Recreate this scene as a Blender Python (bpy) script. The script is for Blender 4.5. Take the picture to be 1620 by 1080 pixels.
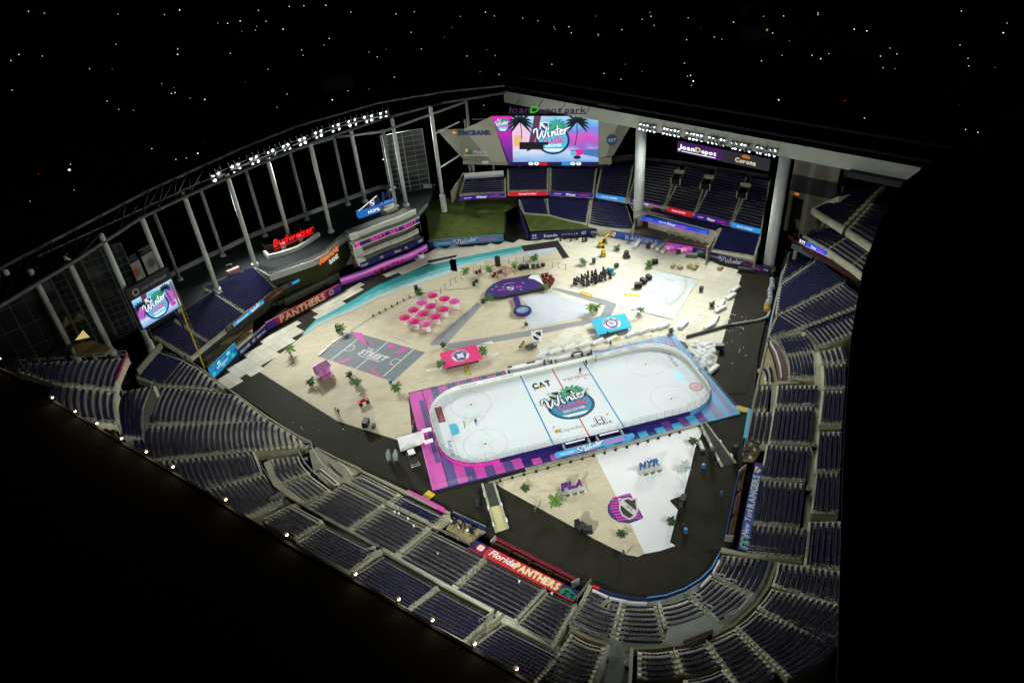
import bpy, math, random
import numpy as np
from mathutils import Matrix, Vector
random.seed(7)
rng = np.random.default_rng(7)
for o in list(bpy.data.objects):
    bpy.data.objects.remove(o)
S = bpy.context.scene
C = S.collection

# ---------------------------------------------------------------- camera
FPX = 1116.7
CAM = np.array([-37.889, -114.451, 100.869])
YAW, PIT, ROL = -0.22256, 0.96391, -0.085406
CR = Matrix.Rotation(YAW, 3, 'Z') @ Matrix.Rotation(PIT, 3, 'X') @ Matrix.Rotation(ROL, 3, 'Z')
CRn = np.array(CR)
cd = bpy.data.cameras.new('camera')
cd.sensor_width = 36.0
cd.lens = 36.0 * FPX / 1620.0
cd.clip_start = 0.5
cd.clip_end = 20000.0
cam = bpy.data.objects.new('camera', cd)
C.objects.link(cam)
cam.matrix_world = Matrix.Translation(Vector(CAM)) @ CR.to_4x4()
S.camera = cam

# ---------------------------------------------------------------- night sky
w = bpy.data.worlds.new('World')
S.world = w
w.use_nodes = True
nt = w.node_tree
sky = nt.nodes.new('ShaderNodeTexSky')
sky.sky_type = 'NISHITA'
sky.sun_disc = False
sky.sun_elevation = math.radians(-6.0)
sky.sun_rotation = math.radians(200)
nt.links.new(sky.outputs['Color'], nt.nodes['Background'].inputs['Color'])
nt.nodes['Background'].inputs['Strength'].default_value = 0.05
S.view_settings.view_transform = 'Standard'
S.view_settings.look = 'None'
S.view_settings.exposure = 0.0
S.view_settings.gamma = 1.0
S.view_settings.use_curve_mapping = False
FLOOD = 46000.0         # power of one floodlight bank's beam

# ---------------------------------------------------------------- points
def at(px, py, z=0.0):
    """photo pixel (1620 wide) -> the place on the level z where that point stands"""
    d = CRn @ np.array([(px - 810) / FPX, (540 - py) / FPX, -1.0])
    return CAM + d * ((z - CAM[2]) / d[2])
def up(px, py, p):
    """height above the ground point p of something seen at that pixel straight above p"""
    d = CRn @ np.array([(px - 810) / FPX, (540 - py) / FPX, -1.0])
    return CAM[2] + d[2] * math.hypot(p[0] - CAM[0], p[1] - CAM[1]) / math.hypot(d[0], d[1])
def view(ox, oy, s):
    return lambda *a: [(ox + a[i] / s, oy + a[i + 1] / s) for i in range(0, len(a), 2)]
def ats(pts, z):
    return [at(x, y, z) for x, y in pts]

# ---------------------------------------------------------------- materials
def lin(c):
    return tuple(((v / 255) / 12.92 if v <= 10 else ((v / 255 + 0.055) / 1.055) ** 2.4) for v in c)
MATS = {}
def mat(name, rgb, rough=0.7, var=0.12, scale=0.6, emit=0.0, metal=0.0, spec=0.3, alpha=1.0, bump=0.0):
    if name in MATS:
        return MATS[name]
    m = bpy.data.materials.new(name)
    m.use_nodes = True
    n, l = m.node_tree.nodes, m.node_tree.links
    b = n['Principled BSDF']
    col = tuple(rgb) + (1.0,)
    b.inputs['Base Color'].default_value = col
    b.inputs['Roughness'].default_value = rough
    b.inputs['Metallic'].default_value = metal
    b.inputs['Specular IOR Level'].default_value = spec
    if emit:
        b.inputs['Emission Color'].default_value = col
        b.inputs['Emission Strength'].default_value = emit
        b.inputs['Base Color'].default_value = tuple(v * .2 for v in rgb) + (1,)
    if alpha < 1:
        b.inputs['Alpha'].default_value = alpha
    if var and not emit:
        tc = n.new('ShaderNodeTexCoord')
        no = n.new('ShaderNodeTexNoise')
        no.inputs['Scale'].default_value = scale
        no.inputs['Detail'].default_value = 6
        no.inputs['Roughness'].default_value = 0.65
        hs = n.new('ShaderNodeMix'); hs.data_type = 'RGBA'
        hs.inputs['A'].default_value = tuple(v * (1 - var) for v in rgb) + (1,)
        hs.inputs['B'].default_value = tuple(min(1, v * (1 + var)) for v in rgb) + (1,)
        l.new(tc.outputs['Object'], no.inputs['Vector'])
        mr = n.new('ShaderNodeMapRange')
        mr.inputs['From Min'].default_value = 0.3; mr.inputs['From Max'].default_value = 0.7
        l.new(no.outputs['Fac'], mr.inputs['Value'])
        l.new(mr.outputs['Result'], hs.inputs['Factor'])
        l.new(hs.outputs['Result'], b.inputs['Base Color'])
        if bump:
            bu = n.new('ShaderNodeBump'); bu.inputs['Strength'].default_value = bump
            l.new(no.outputs['Fac'], bu.inputs['Height']); l.new(bu.outputs['Normal'], b.inputs['Normal'])
    MATS[name] = m
    return m
def em(name, rgb255, k=1.0):
    return mat(name, lin(rgb255), emit=k, rough=0.5)

# ---------------------------------------------------------------- mesh building
class MB:
    def __init__(s): s.v = []; s.f = []; s.m = []
    def add(s, vs, fs, mi=0):
        k = len(s.v)
        s.v += [tuple(float(c) for c in p) for p in vs]
        s.f += [tuple(i + k for i in f) for f in fs]
        s.m += [mi] * len(fs)
        return s
    def box(s, c, d, rz=0.0, mi=0, taper=1.0):
        hx, hy, hz = d[0] / 2, d[1] / 2, d[2] / 2
        ca, sa = math.cos(rz), math.sin(rz)
        vs = []
        for z, t in ((-hz, 1), (hz, taper)):
            for x, y in ((-hx, -hy), (hx, -hy), (hx, hy), (-hx, hy)):
                x, y = x * t, y * t
                vs.append((c[0] + x * ca - y * sa, c[1] + x * sa + y * ca, c[2] + z))
        return s.add(vs, [(3, 2, 1, 0), (4, 5, 6, 7), (0, 1, 5, 4), (1, 2, 6, 5), (2, 3, 7, 6), (3, 0, 4, 7)], mi)
    def prism(s, poly, z0, z1, mi=0):
        n = len(poly)
        a = sum(poly[i][0] * poly[(i + 1) % n][1] - poly[(i + 1) % n][0] * poly[i][1] for i in range(n))
        if a < 0: poly = poly[::-1]
        vs = [(p[0], p[1], z0) for p in poly] + [(p[0], p[1], z1) for p in poly]
        fs = [tuple(range(n - 1, -1, -1)), tuple(range(n, 2 * n))] + [(i, (i + 1) % n, n + (i + 1) % n, n + i) for i in range(n)]
        return s.add(vs, fs, mi)
    def tube(s, p, q, r, n=6, r2=None, mi=0, caps=True):
        p, q = Vector(p), Vector(q)
        d = (q - p)
        if d.length < 1e-6: return s
        d.normalize()
        a = d.orthogonal().normalized(); b = d.cross(a)
        r2 = r if r2 is None else r2
        vs = []
        for c, rr in ((p, r), (q, r2)):
            for i in range(n):
                t = 2 * math.pi * i / n
                vs.append(c + a * (rr * math.cos(t)) + b * (rr * math.sin(t)))
        fs = [(i, (i + 1) % n, n + (i + 1) % n, n + i) for i in range(n)]
        if caps: fs += [tuple(range(n - 1, -1, -1)), tuple(range(n, 2 * n))]
        return s.add(vs, fs, mi)
    def path(s, pts, r, n=5, mi=0):
        for a, b in zip(pts, pts[1:]): s.tube(a, b, r, n, mi=mi)
        return s
    def lathe(s, prof, c=(0, 0, 0), n=12, mi=0, sx=1, sy=1):
        vs = []
        for r, z in prof:
            for i in range(n):
                t = 2 * math.pi * i / n
                vs.append((c[0] + sx * r * math.cos(t), c[1] + sy * r * math.sin(t), c[2] + z))
        fs = []
        for k in range(len(prof) - 1):
            for i in range(n):
                fs.append((k * n + i, k * n + (i + 1) % n, (k + 1) * n + (i + 1) % n, (k + 1) * n + i))
        fs.append(tuple(range(n - 1, -1, -1)))
        m = (len(prof) - 1) * n
        fs.append(tuple(range(m, m + n)))
        return s.add(vs, fs, mi)
    def wall(s, pts, z0, z1, th=0.2, mi=0):
        """upright wall along a ground polyline, closed with thickness"""
        P = [np.array(p[:2], float) for p in pts]
        L, R = [], []
        for i in range(len(P)):
            d = P[min(i + 1, len(P) - 1)] - P[max(i - 1, 0)]
            d = d / (np.linalg.norm(d) + 1e-9); nrm = np.array([-d[1], d[0]]) * th / 2
            L.append(P[i] + nrm); R.append(P[i] - nrm)
        zb = z0 if hasattr(z0, '__len__') else [z0] * len(P)
        zt = z1 if hasattr(z1, '__len__') else [z1] * len(P)
        for i in range(len(P) - 1):
            j = i + 1
            vs = [(*R[i], zb[i]), (*R[j], zb[j]), (*L[j], zb[j]), (*L[i], zb[i]), (*R[i], zt[i]), (*R[j], zt[j]), (*L[j], zt[j]), (*L[i], zt[i])]
            fs = [(4, 5, 6, 7), (0, 1, 5, 4), (2, 3, 7, 6), (3, 2, 1, 0)]
            if i == 0: fs.append((3, 0, 4, 7))
            if j == len(P) - 1: fs.append((1, 2, 6, 5))
            s.add(vs, fs, mi)
        return s
    def build(s, name, mats, parent=None, smooth=False):
        me = bpy.data.meshes.new(name)
        off = np.array(parent['base']) if parent is not None and parent.get('worldpos') else np.zeros(3)
        v = np.array(s.v, float).reshape(-1, 3) - off
        me.from_pydata(v.tolist(), [], s.f)
        if not isinstance(mats, (list, tuple)): mats = [mats]
        for m in mats: me.materials.append(m)
        if len(mats) > 1: me.polygons.foreach_set('material_index', s.m)
        if smooth: me.polygons.foreach_set('use_smooth', [True] * len(me.polygons))
        me.update()
        o = bpy.data.objects.new(name, me)
        C.objects.link(o)
        if parent is not None:
            o.parent = parent
            if parent.get('worldpos'):
                o['worldpos'] = 1; o['base'] = list(off)
        return o
def quads(name, V, F, m, parent=None):
    """numpy fast path for quad meshes given in world coordinates"""
    me = bpy.data.meshes.new(name)
    off = np.zeros(3)
    if parent is not None and parent.get('worldpos'):
        off = np.array(parent['base'])
    V = np.asarray(V, float) - off
    me.vertices.add(len(V)); me.vertices.foreach_set('co', V.ravel())
    nf = len(F)
    me.loops.add(nf * 4); me.loops.foreach_set('vertex_index', np.asarray(F, np.int32).ravel())
    me.polygons.add(nf); me.polygons.foreach_set('loop_start', np.arange(0, nf * 4, 4, dtype=np.int32))
    me.polygons.foreach_set('loop_total', np.full(nf, 4, np.int32))
    me.materials.append(m)
    me.update(); me.validate()
    o = bpy.data.objects.new(name, me); C.objects.link(o)
    if parent is not None:
        o.parent = parent; o['worldpos'] = 1; o['base'] = list(off)
    return o
def tag(o, label=None, cat=None, group=None, kind=None):
    if label: o['label'] = label
    if cat: o['category'] = cat
    if group: o['group'] = group
    if kind: o['kind'] = kind
    return o
def thing(name, label, cat, loc=(0, 0, 0), group=None, rz=0.0):
    """an Empty at the base of a thing; parts built under it are given in world coordinates when rz is 0"""
    o = bpy.data.objects.new(name, None)
    C.objects.link(o)
    o.empty_display_size = 0.5
    o.location = [float(c) for c in loc]
    o.rotation_euler = (0, 0, rz)
    if rz == 0.0:
        o['worldpos'] = 1; o['base'] = [float(c) for c in loc]
    return tag(o, label, cat, group)
def proto(name, cat, group=None):
    o = bpy.data.objects.new(name, None); C.objects.link(o)
    o.empty_display_size = 0.5
    if cat: o['category'] = cat
    if group: o['group'] = group
    o['fresh'] = 1
    return o
def copy_tree(o, parent=None):
    c = o.copy(); C.objects.link(c)
    if parent is not None: c.parent = parent
    for ch in list(o.children): copy_tree(ch, c)
    return c
def put(p, loc, rz=0.0, label=None, scale=1.0):
    """the first call places the prototype itself, later calls place copies"""
    if p.get('fresh'):
        o = p; del p['fresh']
    else:
        o = copy_tree(p)
    o.location = [float(c) for c in loc]; o.rotation_euler = (0, 0, rz)
    o.scale = (scale, scale, scale)
    if label: o['label'] = label
    return o
def struct(name, mb, m, smooth=False):
    return tag(mb.build(name, m, None, smooth), kind='structure')

# ---------------------------------------------------------------- lettering
GL = {}
def glyph(ch):
    if ch in GL: return GL[ch]
    cu = bpy.data.curves.new('t', 'FONT')
    cu.body = ch; cu.resolution_u = 2; cu.size = 1.0
    ob = bpy.data.objects.new('t', cu); C.objects.link(ob)
    dg = bpy.context.evaluated_depsgraph_get(); dg.update()
    me = bpy.data.meshes.new_from_object(ob.evaluated_get(dg))
    V = np.array([v.co[:2] for v in me.vertices]).reshape(-1, 2)
    F = [tuple(p.vertices) for p in me.polygons]
    bpy.data.objects.remove(ob); bpy.data.curves.remove(cu); bpy.data.meshes.remove(me)
    adv = (V[:, 0].max() + 0.06) if len(V) else 0.3
    lo = V[:, 0].min() if len(V) else 0
    GL[ch] = (V - np.array([lo, 0]) if len(V) else V, F, (adv - lo) + 0.03 if len(V) else 0.3)
    return GL[ch]
for ch in 'ABCDEFGHIKLMNOPRSTUVWXYZabcdefghiklmnoprstuvwxyz0123456789!.-Zz': glyph(ch)

class Frame:
    """a flat face in the place: origin, along, up"""
    def __init__(s, o, u, v, w=0, h=0):
        s.o = np.array(o, float); s.u = np.array(u, float); s.u /= np.linalg.norm(s.u)
        v = np.array(v, float); v = v - s.u * v.dot(s.u); s.v = v / np.linalg.norm(v)
        s.n = np.cross(s.u, s.v); s.w = w; s.h = h
    def p(s, x, y, l=0.0): return s.o + s.u * x + s.v * y + s.n * l
    def map(s, P, l): return [s.o + s.u * x + s.v * y + s.n * l for x, y in P]
class Art:
    """collects flat prints on a frame, one mesh per part"""
    def __init__(s, fr, parent): s.fr = fr; s.par = parent; s.lift = 0.02
    def poly(s, P, m, name='print', lift=None, th=None):
        mb = MB(); l = s.lift if lift is None else lift
        a = sum(P[i][0] * P[(i + 1) % len(P)][1] - P[(i + 1) % len(P)][0] * P[i][1] for i in range(len(P)))
        if a < 0: P = P[::-1]
        mb.add(s.fr.map(P, l), [tuple(range(len(P)))])
        return mb.build(name, m, s.par)
    def rect(s, x0, y0, x1, y1, m, name='print', lift=None):
        return s.poly([(x0, y0), (x1, y0), (x1, y1), (x0, y1)], m, name, lift)
    def disc(s, x, y, rx, ry, m, name='print', lift=None, n=28):
        return s.poly([(x + rx * math.cos(t * 2 * math.pi / n), y + ry * math.sin(t * 2 * math.pi / n)) for t in range(n)], m, name, lift)
    def ring(s, x, y, rx, ry, wd, m, name='print', lift=None, n=36, a0=0, a1=2 * math.pi):
        mb = MB(); l = s.lift if lift is None else lift; vs = []; fs = []
        for k in range(n + 1):
            t = a0 + (a1 - a0) * k / n
            vs.append((x + rx * math.cos(t), y + ry * math.sin(t))); vs.append((x + (rx - wd) * math.cos(t), y + (ry - wd) * math.sin(t)))
        fs = [(2 * k + 1, 2 * k, 2 * k + 2, 2 * k + 3) for k in range(n)]
        mb.add(s.fr.map(vs, l), fs)
        return mb.build(name, m, s.par)
    def stroke(s, P, wd, m, name='print', lift=None, closed=False):
        """a pen stroke: list of (x, y[, width])"""
        P = [(p[0], p[1], (p[2] if len(p) > 2 else 1) * wd) for p in P]
        mb = MB(); l = s.lift if lift is None else lift
        L, R = [], []
        for i, (x, y, q) in enumerate(P):
            a = P[max(i - 1, 0)]; b = P[min(i + 1, len(P) - 1)]
            dx, dy = b[0] - a[0], b[1] - a[1]; d = math.hypot(dx, dy) + 1e-9
            nx, ny = -dy / d * q / 2, dx / d * q / 2
            L.append((x + nx, y + ny)); R.append((x - nx, y - ny))
        vs = L + R; n = len(P)
        mb.add(s.fr.map(vs, l), [(n + i, n + i + 1, i + 1, i) for i in range(n - 1)])
        return mb.build(name, m, s.par)
    def text(s, t, x, y, h, m, w=None, name='lettering', lift=None, shear=0.0, bold=0.0, align=0.5, rot=0.0, th=0.0):
        """centred at x, baseline y, cap height h, fitted to width w"""
        k = h / 0.69; vs = []; fs = []; cx = 0.0
        copies = [(0, 0)] if not bold else [(-bold, 0), (bold, 0), (0, bold), (0, -bold), (bold*.7, bold*.7), (-bold*.7, -bold*.7)]
        for ch in t:
            if ch == ' ': cx += 0.32; continue
            V, F, adv = glyph(ch)
            for ci, (bx, by) in enumerate(copies):
                b = len(vs)
                vs += [(cx + p[0] + shear * p[1] + bx, p[1] + by, ci) for p in V]
                fs += [tuple(i + b for i in f) for f in F]
            cx += adv + bold
        tw = max(cx - 0.09, 0.1)
        kx = w / tw if w else k
        ca, sa = math.cos(rot), math.sin(rot); P = []
        l = s.lift if lift is None else lift
        out = []
        for px, py, ci in vs:
            X, Y = (px - tw * align) * kx, py * k
            out.append(s.fr.p(x + X * ca - Y * sa, y + X * sa + Y * ca, l + ci * 0.0015))
        mb = MB()
        mb.add(out, fs)
        if th:
            n = len(out)
            mb.add([np.array(p) - s.fr.n * th for p in out], [])
            for f in fs:
                for i in range(len(f)):
                    a, b2 = f[i], f[(i + 1) % len(f)]
                    mb.f.append((a, n + a, n + b2, b2)); mb.m.append(0)
        return mb.build(name, m, s.par)
    def arc(s, t, x, y, r, h, m, mid, step, name='lettering', lift=None, flip=False):
        n = len(t)
        for i, ch in enumerate(t):
            if ch == ' ': continue
            a = mid + (-(i - (n - 1) / 2) if not flip else (i - (n - 1) / 2)) * step
            rr = r if not flip else r + h
            s.text(ch, x + rr * math.cos(a), y + rr * math.sin(a), h, m, rot=a - math.pi / 2 if not flip else a + math.pi / 2, name=name, lift=lift, bold=0.03)

# shared colours
WHITE = mat('white_paint', (.78, .79, .78), .5, .05)
BLACK = mat('black_plastic', (.012, .012, .014), .5, .2)
NAVY = mat('navy_print', (.012, .014, .09), .55, .08)
PURPLE = mat('purple_print', (.07, .02, .26), .5, .06)
PINK = mat('pink_print', (.80, .07, .46), .55, .06)
MAGENTA = mat('magenta_fabric', (.68, .015, .20), .7, .1)
ORCHID = mat('orchid_fabric', (.72, .10, .42), .7, .1)
SKYBLUE = mat('sky_blue_print', (.09, .38, .72), .5, .06)
CYAN = mat('cyan_print', (.03, .42, .66), .5, .06)
RED = mat('red_print', (.52, .018, .022), .5, .08)
TEAL = mat('teal_print', (.02, .20, .26), .5, .06)
GREEN = mat('leaf_green_print', (.02, .28, .12), .6, .1)
GOLD = mat('gold_print', (.62, .42, .12), .6, .1)
CREAMP = mat('cream_print', (.75, .62, .38), .6, .06)
STEEL = mat('galvanised_steel', (.42, .43, .42), .45, .15, metal=.4)
GREY = mat('grey_plastic', (.2, .21, .22), .6, .15)
YELLOW = mat('yellow_paint', (.62, .45, .02), .5, .12)
CONC = mat('concrete', (.47, .455, .32), .85, .22, .5)
CONC2 = mat('step_concrete', (.31, .30, .21), .85, .18, .8)
CONCG = mat('grey_concourse_concrete', (.30, .34, .29), .8, .2, .3)
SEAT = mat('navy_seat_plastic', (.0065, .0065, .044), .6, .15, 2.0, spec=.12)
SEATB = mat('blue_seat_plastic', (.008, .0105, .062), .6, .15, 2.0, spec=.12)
RAIL = mat('railing_metal', (.38, .40, .36), .5, .1)
GRASS = mat('outfield_grass', (.075, .105, .017), .95, .35, .35)
COLW = mat('column_paint', (.60, .64, .59), .6, .1, .3)
DARKM = mat('dark_roof_metal', (.02, .021, .022), .6, .25, .2)
GLASS = mat('clear_glass', (.25, .30, .30), .12, 0, spec=.12, alpha=.10)
# ================================================================ the setting
g = MB(); g.add([(-4000, -3000, -.6), (4500, -3000, -.6), (4500, 6000, -.6), (-4000, 6000, -.6)], [(0, 1, 2, 3)])
struct('ground', g, mat('dark_city_ground', (.006, .006, .006), .95, .3, .02))
FLOORM = mat('dark_field_cover', (.021, .0197, .0118), .8, .25, .25, spec=.15)
def sheet(name, pts, z, m, th=0.05, z0=None):
    mb = MB(); mb.prism([tuple(p[:2]) for p in pts], (z - th) if z0 is None else z0, z)
    return struct(name, mb, m)
fl = ats([(345, 600), (492, 702), (560, 735), (705, 806), (770, 850), (880, 912), (930, 948), (1000, 962), (1090, 945), (1140, 900), (1165, 850),
          (1185, 700), (1200, 560), (1225, 430), (1240, 330), (1100, 330), (960, 330), (700, 330), (500, 420)], 0)
sheet('field_floor', fl, 0.0, FLOORM, .4)

# ---------------------------------------------------------------- grandstands
def lerp(a, b, t): return a + (b - a) * t
def resample(P, n):
    P = np.array(P); d = np.r_[0, np.cumsum(np.linalg.norm(np.diff(P, axis=0), axis=1))]
    t = np.linspace(0, d[-1], n)
    return np.stack([np.interp(t, d, P[:, k]) for k in range(3)], 1)
def curve(P, n):
    """smooth line through 2 or 3 points"""
    P = np.array(P)
    if len(P) == 2: return np.array([lerp(P[0], P[1], t) for t in np.linspace(0, 1, n)])
    t = np.linspace(0, 1, n)[:, None]
    a, b, c = P[:3]; m = 2 * b - (a + c) / 2
    return (1 - t) ** 2 * a + 2 * t * (1 - t) * m + t * t * c
SEATBOX = []
for lo, hi in (((-.25, -.16, .36), (.25, .12, .44)), ((-.265, .08, .36), (.265, .16, .74))):
    for z in (lo[2], hi[2]):
        sh = .14 if (z > .7) else 0
        for x, y in ((lo[0], lo[1]), (hi[0], lo[1]), (hi[0], hi[1]), (lo[0], hi[1])): SEATBOX.append((x, y + sh, z))
SEATBOX = np.array(SEATBOX)
SEATF = []
for k in (0, 8): SEATF += [(k + 4, k + 5, k + 6, k + 7), (k, k + 1, k + 5, k + 4), (k + 1, k + 2, k + 6, k + 5), (k + 2, k + 3, k + 7, k + 6), (k + 3, k, k + 4, k + 7)]
SEATF = np.array(SEATF)
BLK = [0]
def block(stand, n, keys, ext=(.55, .55), skirt=None, seatm=None, pitch=.56, sw=(0, 0), stairs=True, raild=True, gap=None, cm=None, nseg=9):
    """one seating section: n rows between key rows (index, z, [pixels]); terrace, rows of seats, steps"""
    BLK[0] += 1
    ks = sorted(keys, key=lambda k: k[0])
    K = [(k[0], curve([at(x, y, k[1] + .45) - np.array([0, 0, .45]) for x, y in k[2]], nseg)) for k in ks]
    def line(r):
        if r <= K[0][0]: a, b = K[0], K[1]
        elif r >= K[-1][0]: a, b = K[-2], K[-1]
        else:
            i = max(j for j in range(len(K)) if K[j][0] <= r); i = min(i, len(K) - 2); a, b = K[i], K[i + 1]
        return lerp(a[1], b[1], (r - a[0]) / (b[0] - a[0]))
    L = [line(r) for r in range(-1, n + 1)]
    rise = (L[-2][0][2] - L[1][0][2]) / max(n - 1, 1)
    def extend(P, e0, e1):
        P = P.copy(); d0 = P[0] - P[1]; d1 = P[-1] - P[-2]; d0[2] = d1[2] = 0
        l0, l1 = np.linalg.norm(d0), np.linalg.norm(d1)
        if l0 < .02 or l1 < .02:
            d = (L[-2][-1] - L[-2][0]); d[2] = 0; d /= np.linalg.norm(d) + 1e-9
            return np.vstack([P[0] - d * e0, P[1:-1], P[-1] + d * e1])
        return np.vstack([P[0] + d0 / l0 * e0, P[1:-1], P[-1] + d1 / l1 * e1])
    E = [extend(P, *ext) for P in L]
    V, F = [], []
    m = E[0].shape[0]
    dz = .004 * (BLK[0] % 7)
    st = MB()
    edges = []
    for r in range(n + 1):                                   # front edge of tread r
        edges.append(lerp(E[r], E[r + 1], .45))
    zb = [(L[r + 1][:, 2].mean()) + dz for r in range(n)]
    for r in range(n):
        A, B, z = edges[r], edges[r + 1], zb[r]
        zp = zb[r - 1] if r else (z - (skirt if skirt else max(z, .3)))
        b = len(V)
        for P, zz in ((A, zp), (A, z), (B, z)): V += [(p[0], p[1], zz) for p in P]
        for i in range(m - 1):
            F.append((b + i, b + i + 1, b + m + i + 1, b + m + i))
            F.append((b + m + i, b + m + i + 1, b + 2 * m + i + 1, b + 2 * m + i))
        lo = z - (skirt if skirt else z - .0)
        for i, rev in ((0, False), (m - 1, True)):
            b = len(V)
            V += [(*A[i][:2], lo), (*B[i][:2], lo), (*B[i][:2], z), (*A[i][:2], z)]
            F.append((b, b + 3, b + 2, b + 1) if not rev else (b, b + 1, b + 2, b + 3))
    b = len(V); z = zb[-1]; lo = z - (skirt if skirt else z)
    V += [(p[0], p[1], z) for p in edges[n]] + [(p[0], p[1], lo) for p in edges[n]]
    for i in range(m - 1): F.append((b + i, b + i + 1, b + m + i + 1, b + m + i))
    sec = quads('seating_section', np.array(V), np.array(F), cm or CONC, stand)
    # seats
    tot = 0
    for r in range(n):
        P = L[r + 1]; Q = L[r + 2]
        seg = np.diff(P, axis=0); ll = np.r_[0, np.cumsum(np.hypot(seg[:, 0], seg[:, 1]))]
        a0, a1 = sw[0], ll[-1] - sw[1]
        k = int((a1 - a0) / pitch)
        spans = [(a0, a1)]
        if gap:
            for g0, g1, r0, r1 in gap:
                if r0 <= r <= r1: spans = [(a0, a0 + (a1 - a0) * g0), (a0 + (a1 - a0) * g1, a1)]
        cs = []
        for s0, s1 in spans:
            k = int((s1 - s0) / pitch + .3)
            if k > 0: cs += [s0 + (s1 - s0) * (j + .5) / k for j in range(k)]
        if not cs: continue
        cs = np.array(cs)
        X = np.interp(cs, ll, P[:, 0]); Y = np.interp(cs, ll, P[:, 1])
        dx = np.gradient(P[:, 0], ll + np.arange(len(ll)) * 1e-6); dy = np.gradient(P[:, 1], ll + np.arange(len(ll)) * 1e-6)
        tx = np.interp(cs, ll, dx); ty = np.interp(cs, ll, dy); nn = np.hypot(tx, ty) + 1e-9; tx /= nn; ty /= nn
        c = (L[r + 2].mean(0) - L[r + 1].mean(0))[:2]
        nx, ny = -ty, tx.copy()
        sgn = np.sign(nx * c[0] + ny * c[1]); sgn[sgn == 0] = 1; nx *= sgn; ny *= sgn
        SB = SEATBOX
        vx = X[:, None] + SB[:, 0] * tx[:, None] + SB[:, 1] * nx[:, None]
        vy = Y[:, None] + SB[:, 0] * ty[:, None] + SB[:, 1] * ny[:, None]
        vz = np.broadcast_to(zb[r] + SB[:, 2] - .002, vx.shape)
        if sgn.mean() < 0: F0 = SEATF[:, ::-1]
        else: F0 = SEATF
        VV = np.stack([vx, vy, vz], -1).reshape(-1, 3)
        FF = (F0[None] + (np.arange(len(cs)) * len(SB))[:, None, None]).reshape(-1, 4)
        quads('seat_row', VV, FF, seatm or SEAT, sec)
        tot += len(cs)
    # half steps and handrails in the aisles
    if stairs:
        mb = MB(); rl = MB(); any_ = False
        for side in (0, -1):
            if ext[0 if side == 0 else 1] < .5: continue
            for r in range(n):
                A, B = edges[r][side], edges[r + 1][side]
                inn = lerp(L[r + 1][side], L[r + 2][side], .0)
                d = (inn - A); d[2] = 0; l = np.linalg.norm(d)
                if l < .2: continue
                e = ext[0 if side == 0 else 1]
                dirn = (L[r + 1][1] - L[r + 1][0]) if side == 0 else (L[r + 1][-2] - L[r + 1][-1]); dirn[2] = 0; ln = np.linalg.norm(dirn)
                if ln < .02: continue
                dirn = dirn / ln * (e - .04)
                p0 = A + (A - B) * 0 ; q = lerp(A, B, .55)
                poly = [lerp(A, B, .56)[:2], lerp(A, B, .985)[:2], (lerp(A, B, .985) + dirn)[:2], (lerp(A, B, .56) + dirn)[:2]]
                mb.prism(poly, zb[r] - .01, zb[r] + rise * .5); any_ = True
                if raild and r % 3 != 2:
                    a = np.array([*lerp(A, B, .2)[:2], zb[r]]); b_ = np.array([*B[:2], zb[r] + rise * .8])
                    rl.tube(a + [0, 0, .9], b_ + [0, 0, .9], .035, 4); rl.tube(a, a + [0, 0, .9], .03, 4)
        if any_: tag(mb.build('aisle_steps', CONC2, sec), kind='stuff')
        if raild and rl.v: tag(rl.build('handrail', RAIL, sec), kind='stuff')
    return sec
def railing(parent, pts, h=1.0, n=2, r=.04, m=None, name='railing', every=2.0):
    """top and mid rails on posts along a line of world points"""
    mb = MB(); P = [np.array(p, float) for p in pts]
    for k in range(1, n + 1): mb.path([p + [0, 0, h * k / n] for p in P], r if k == n else r * .7, 4)
    for a, b in zip(P, P[1:]):
        d = np.linalg.norm(b - a); q = max(1, int(d / every))
        for i in range(q + (b is P[-1])):
            c = lerp(a, b, i / q); mb.tube(c, c + [0, 0, h], r * .8, 4)
    return mb.build(name, m or RAIL, parent)
def slab(parent, name, pts, z, m, th=.3):
    mb = MB(); mb.prism([tuple(p[:2]) for p in pts], z - th, z); return mb.build(name, m, parent)
def stand(name, label, px, z=0):
    return thing(name, label, 'grandstand', at(*px, z))

A = view(200, 560, 6); B = view(300, 660, 6); D = view(480, 680, 6); E5 = view(450, 800, 6); E6 = view(640, 800, 6); E7 = view(720, 900, 6)
H1 = view(900, 900, 6); H2 = view(1080, 840, 6); R3 = view(1120, 680, 5.4); R4 = view(1150, 530, 6.354); R5 = view(1180, 360, 5.4); R6 = view(1240, 260, 5.4)

# left field corner: curved rows that end on the diagonal field wall
t = stand('grandstand', 'dark seating corner at the left whose curved rows end on the diagonal field wall', (300, 640))
zr = lambda r: 1.3 + .33 * r
block(t, 20, [(0, zr(0), A(905, 318, 895, 330)), (5, zr(5), A(690, 150, 645, 220, 605, 300)), (10, zr(10), A(520, 60, 400, 190, 320, 285)), (19, zr(19), A(290, -20, 190, 90, 105, 200))], skirt=2.0)
block(t, 23, [(0, zr(0), A(1340, 632, 1335, 640, 1330, 645)), (7, zr(7), A(1020, 385, 965, 500, 935, 640)), (20, zr(20), A(350, 315, 270, 480, 240, 645))], skirt=2.0)
block(t, 30, [(0, zr(0), B(1085, 235, 1090, 240, 1095, 250)), (6, zr(6), B(745, 35, 728, 140, 762, 280)), (20, zr(20), B(15, 75, 0, 210, 30, 350))], skirt=2.5)
block(t, 18, [(0, zr(9.5), B(580, 322, 625, 420, 662, 530)), (9, zr(18.5), B(115, 375, 170, 530, 240, 650))])
block(t, 14, [(0, zr(9.5), B(690, 555, 775, 665, 885, 755)), (9, zr(18.5), B(265, 660, 380, 800, 530, 925))])
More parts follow.
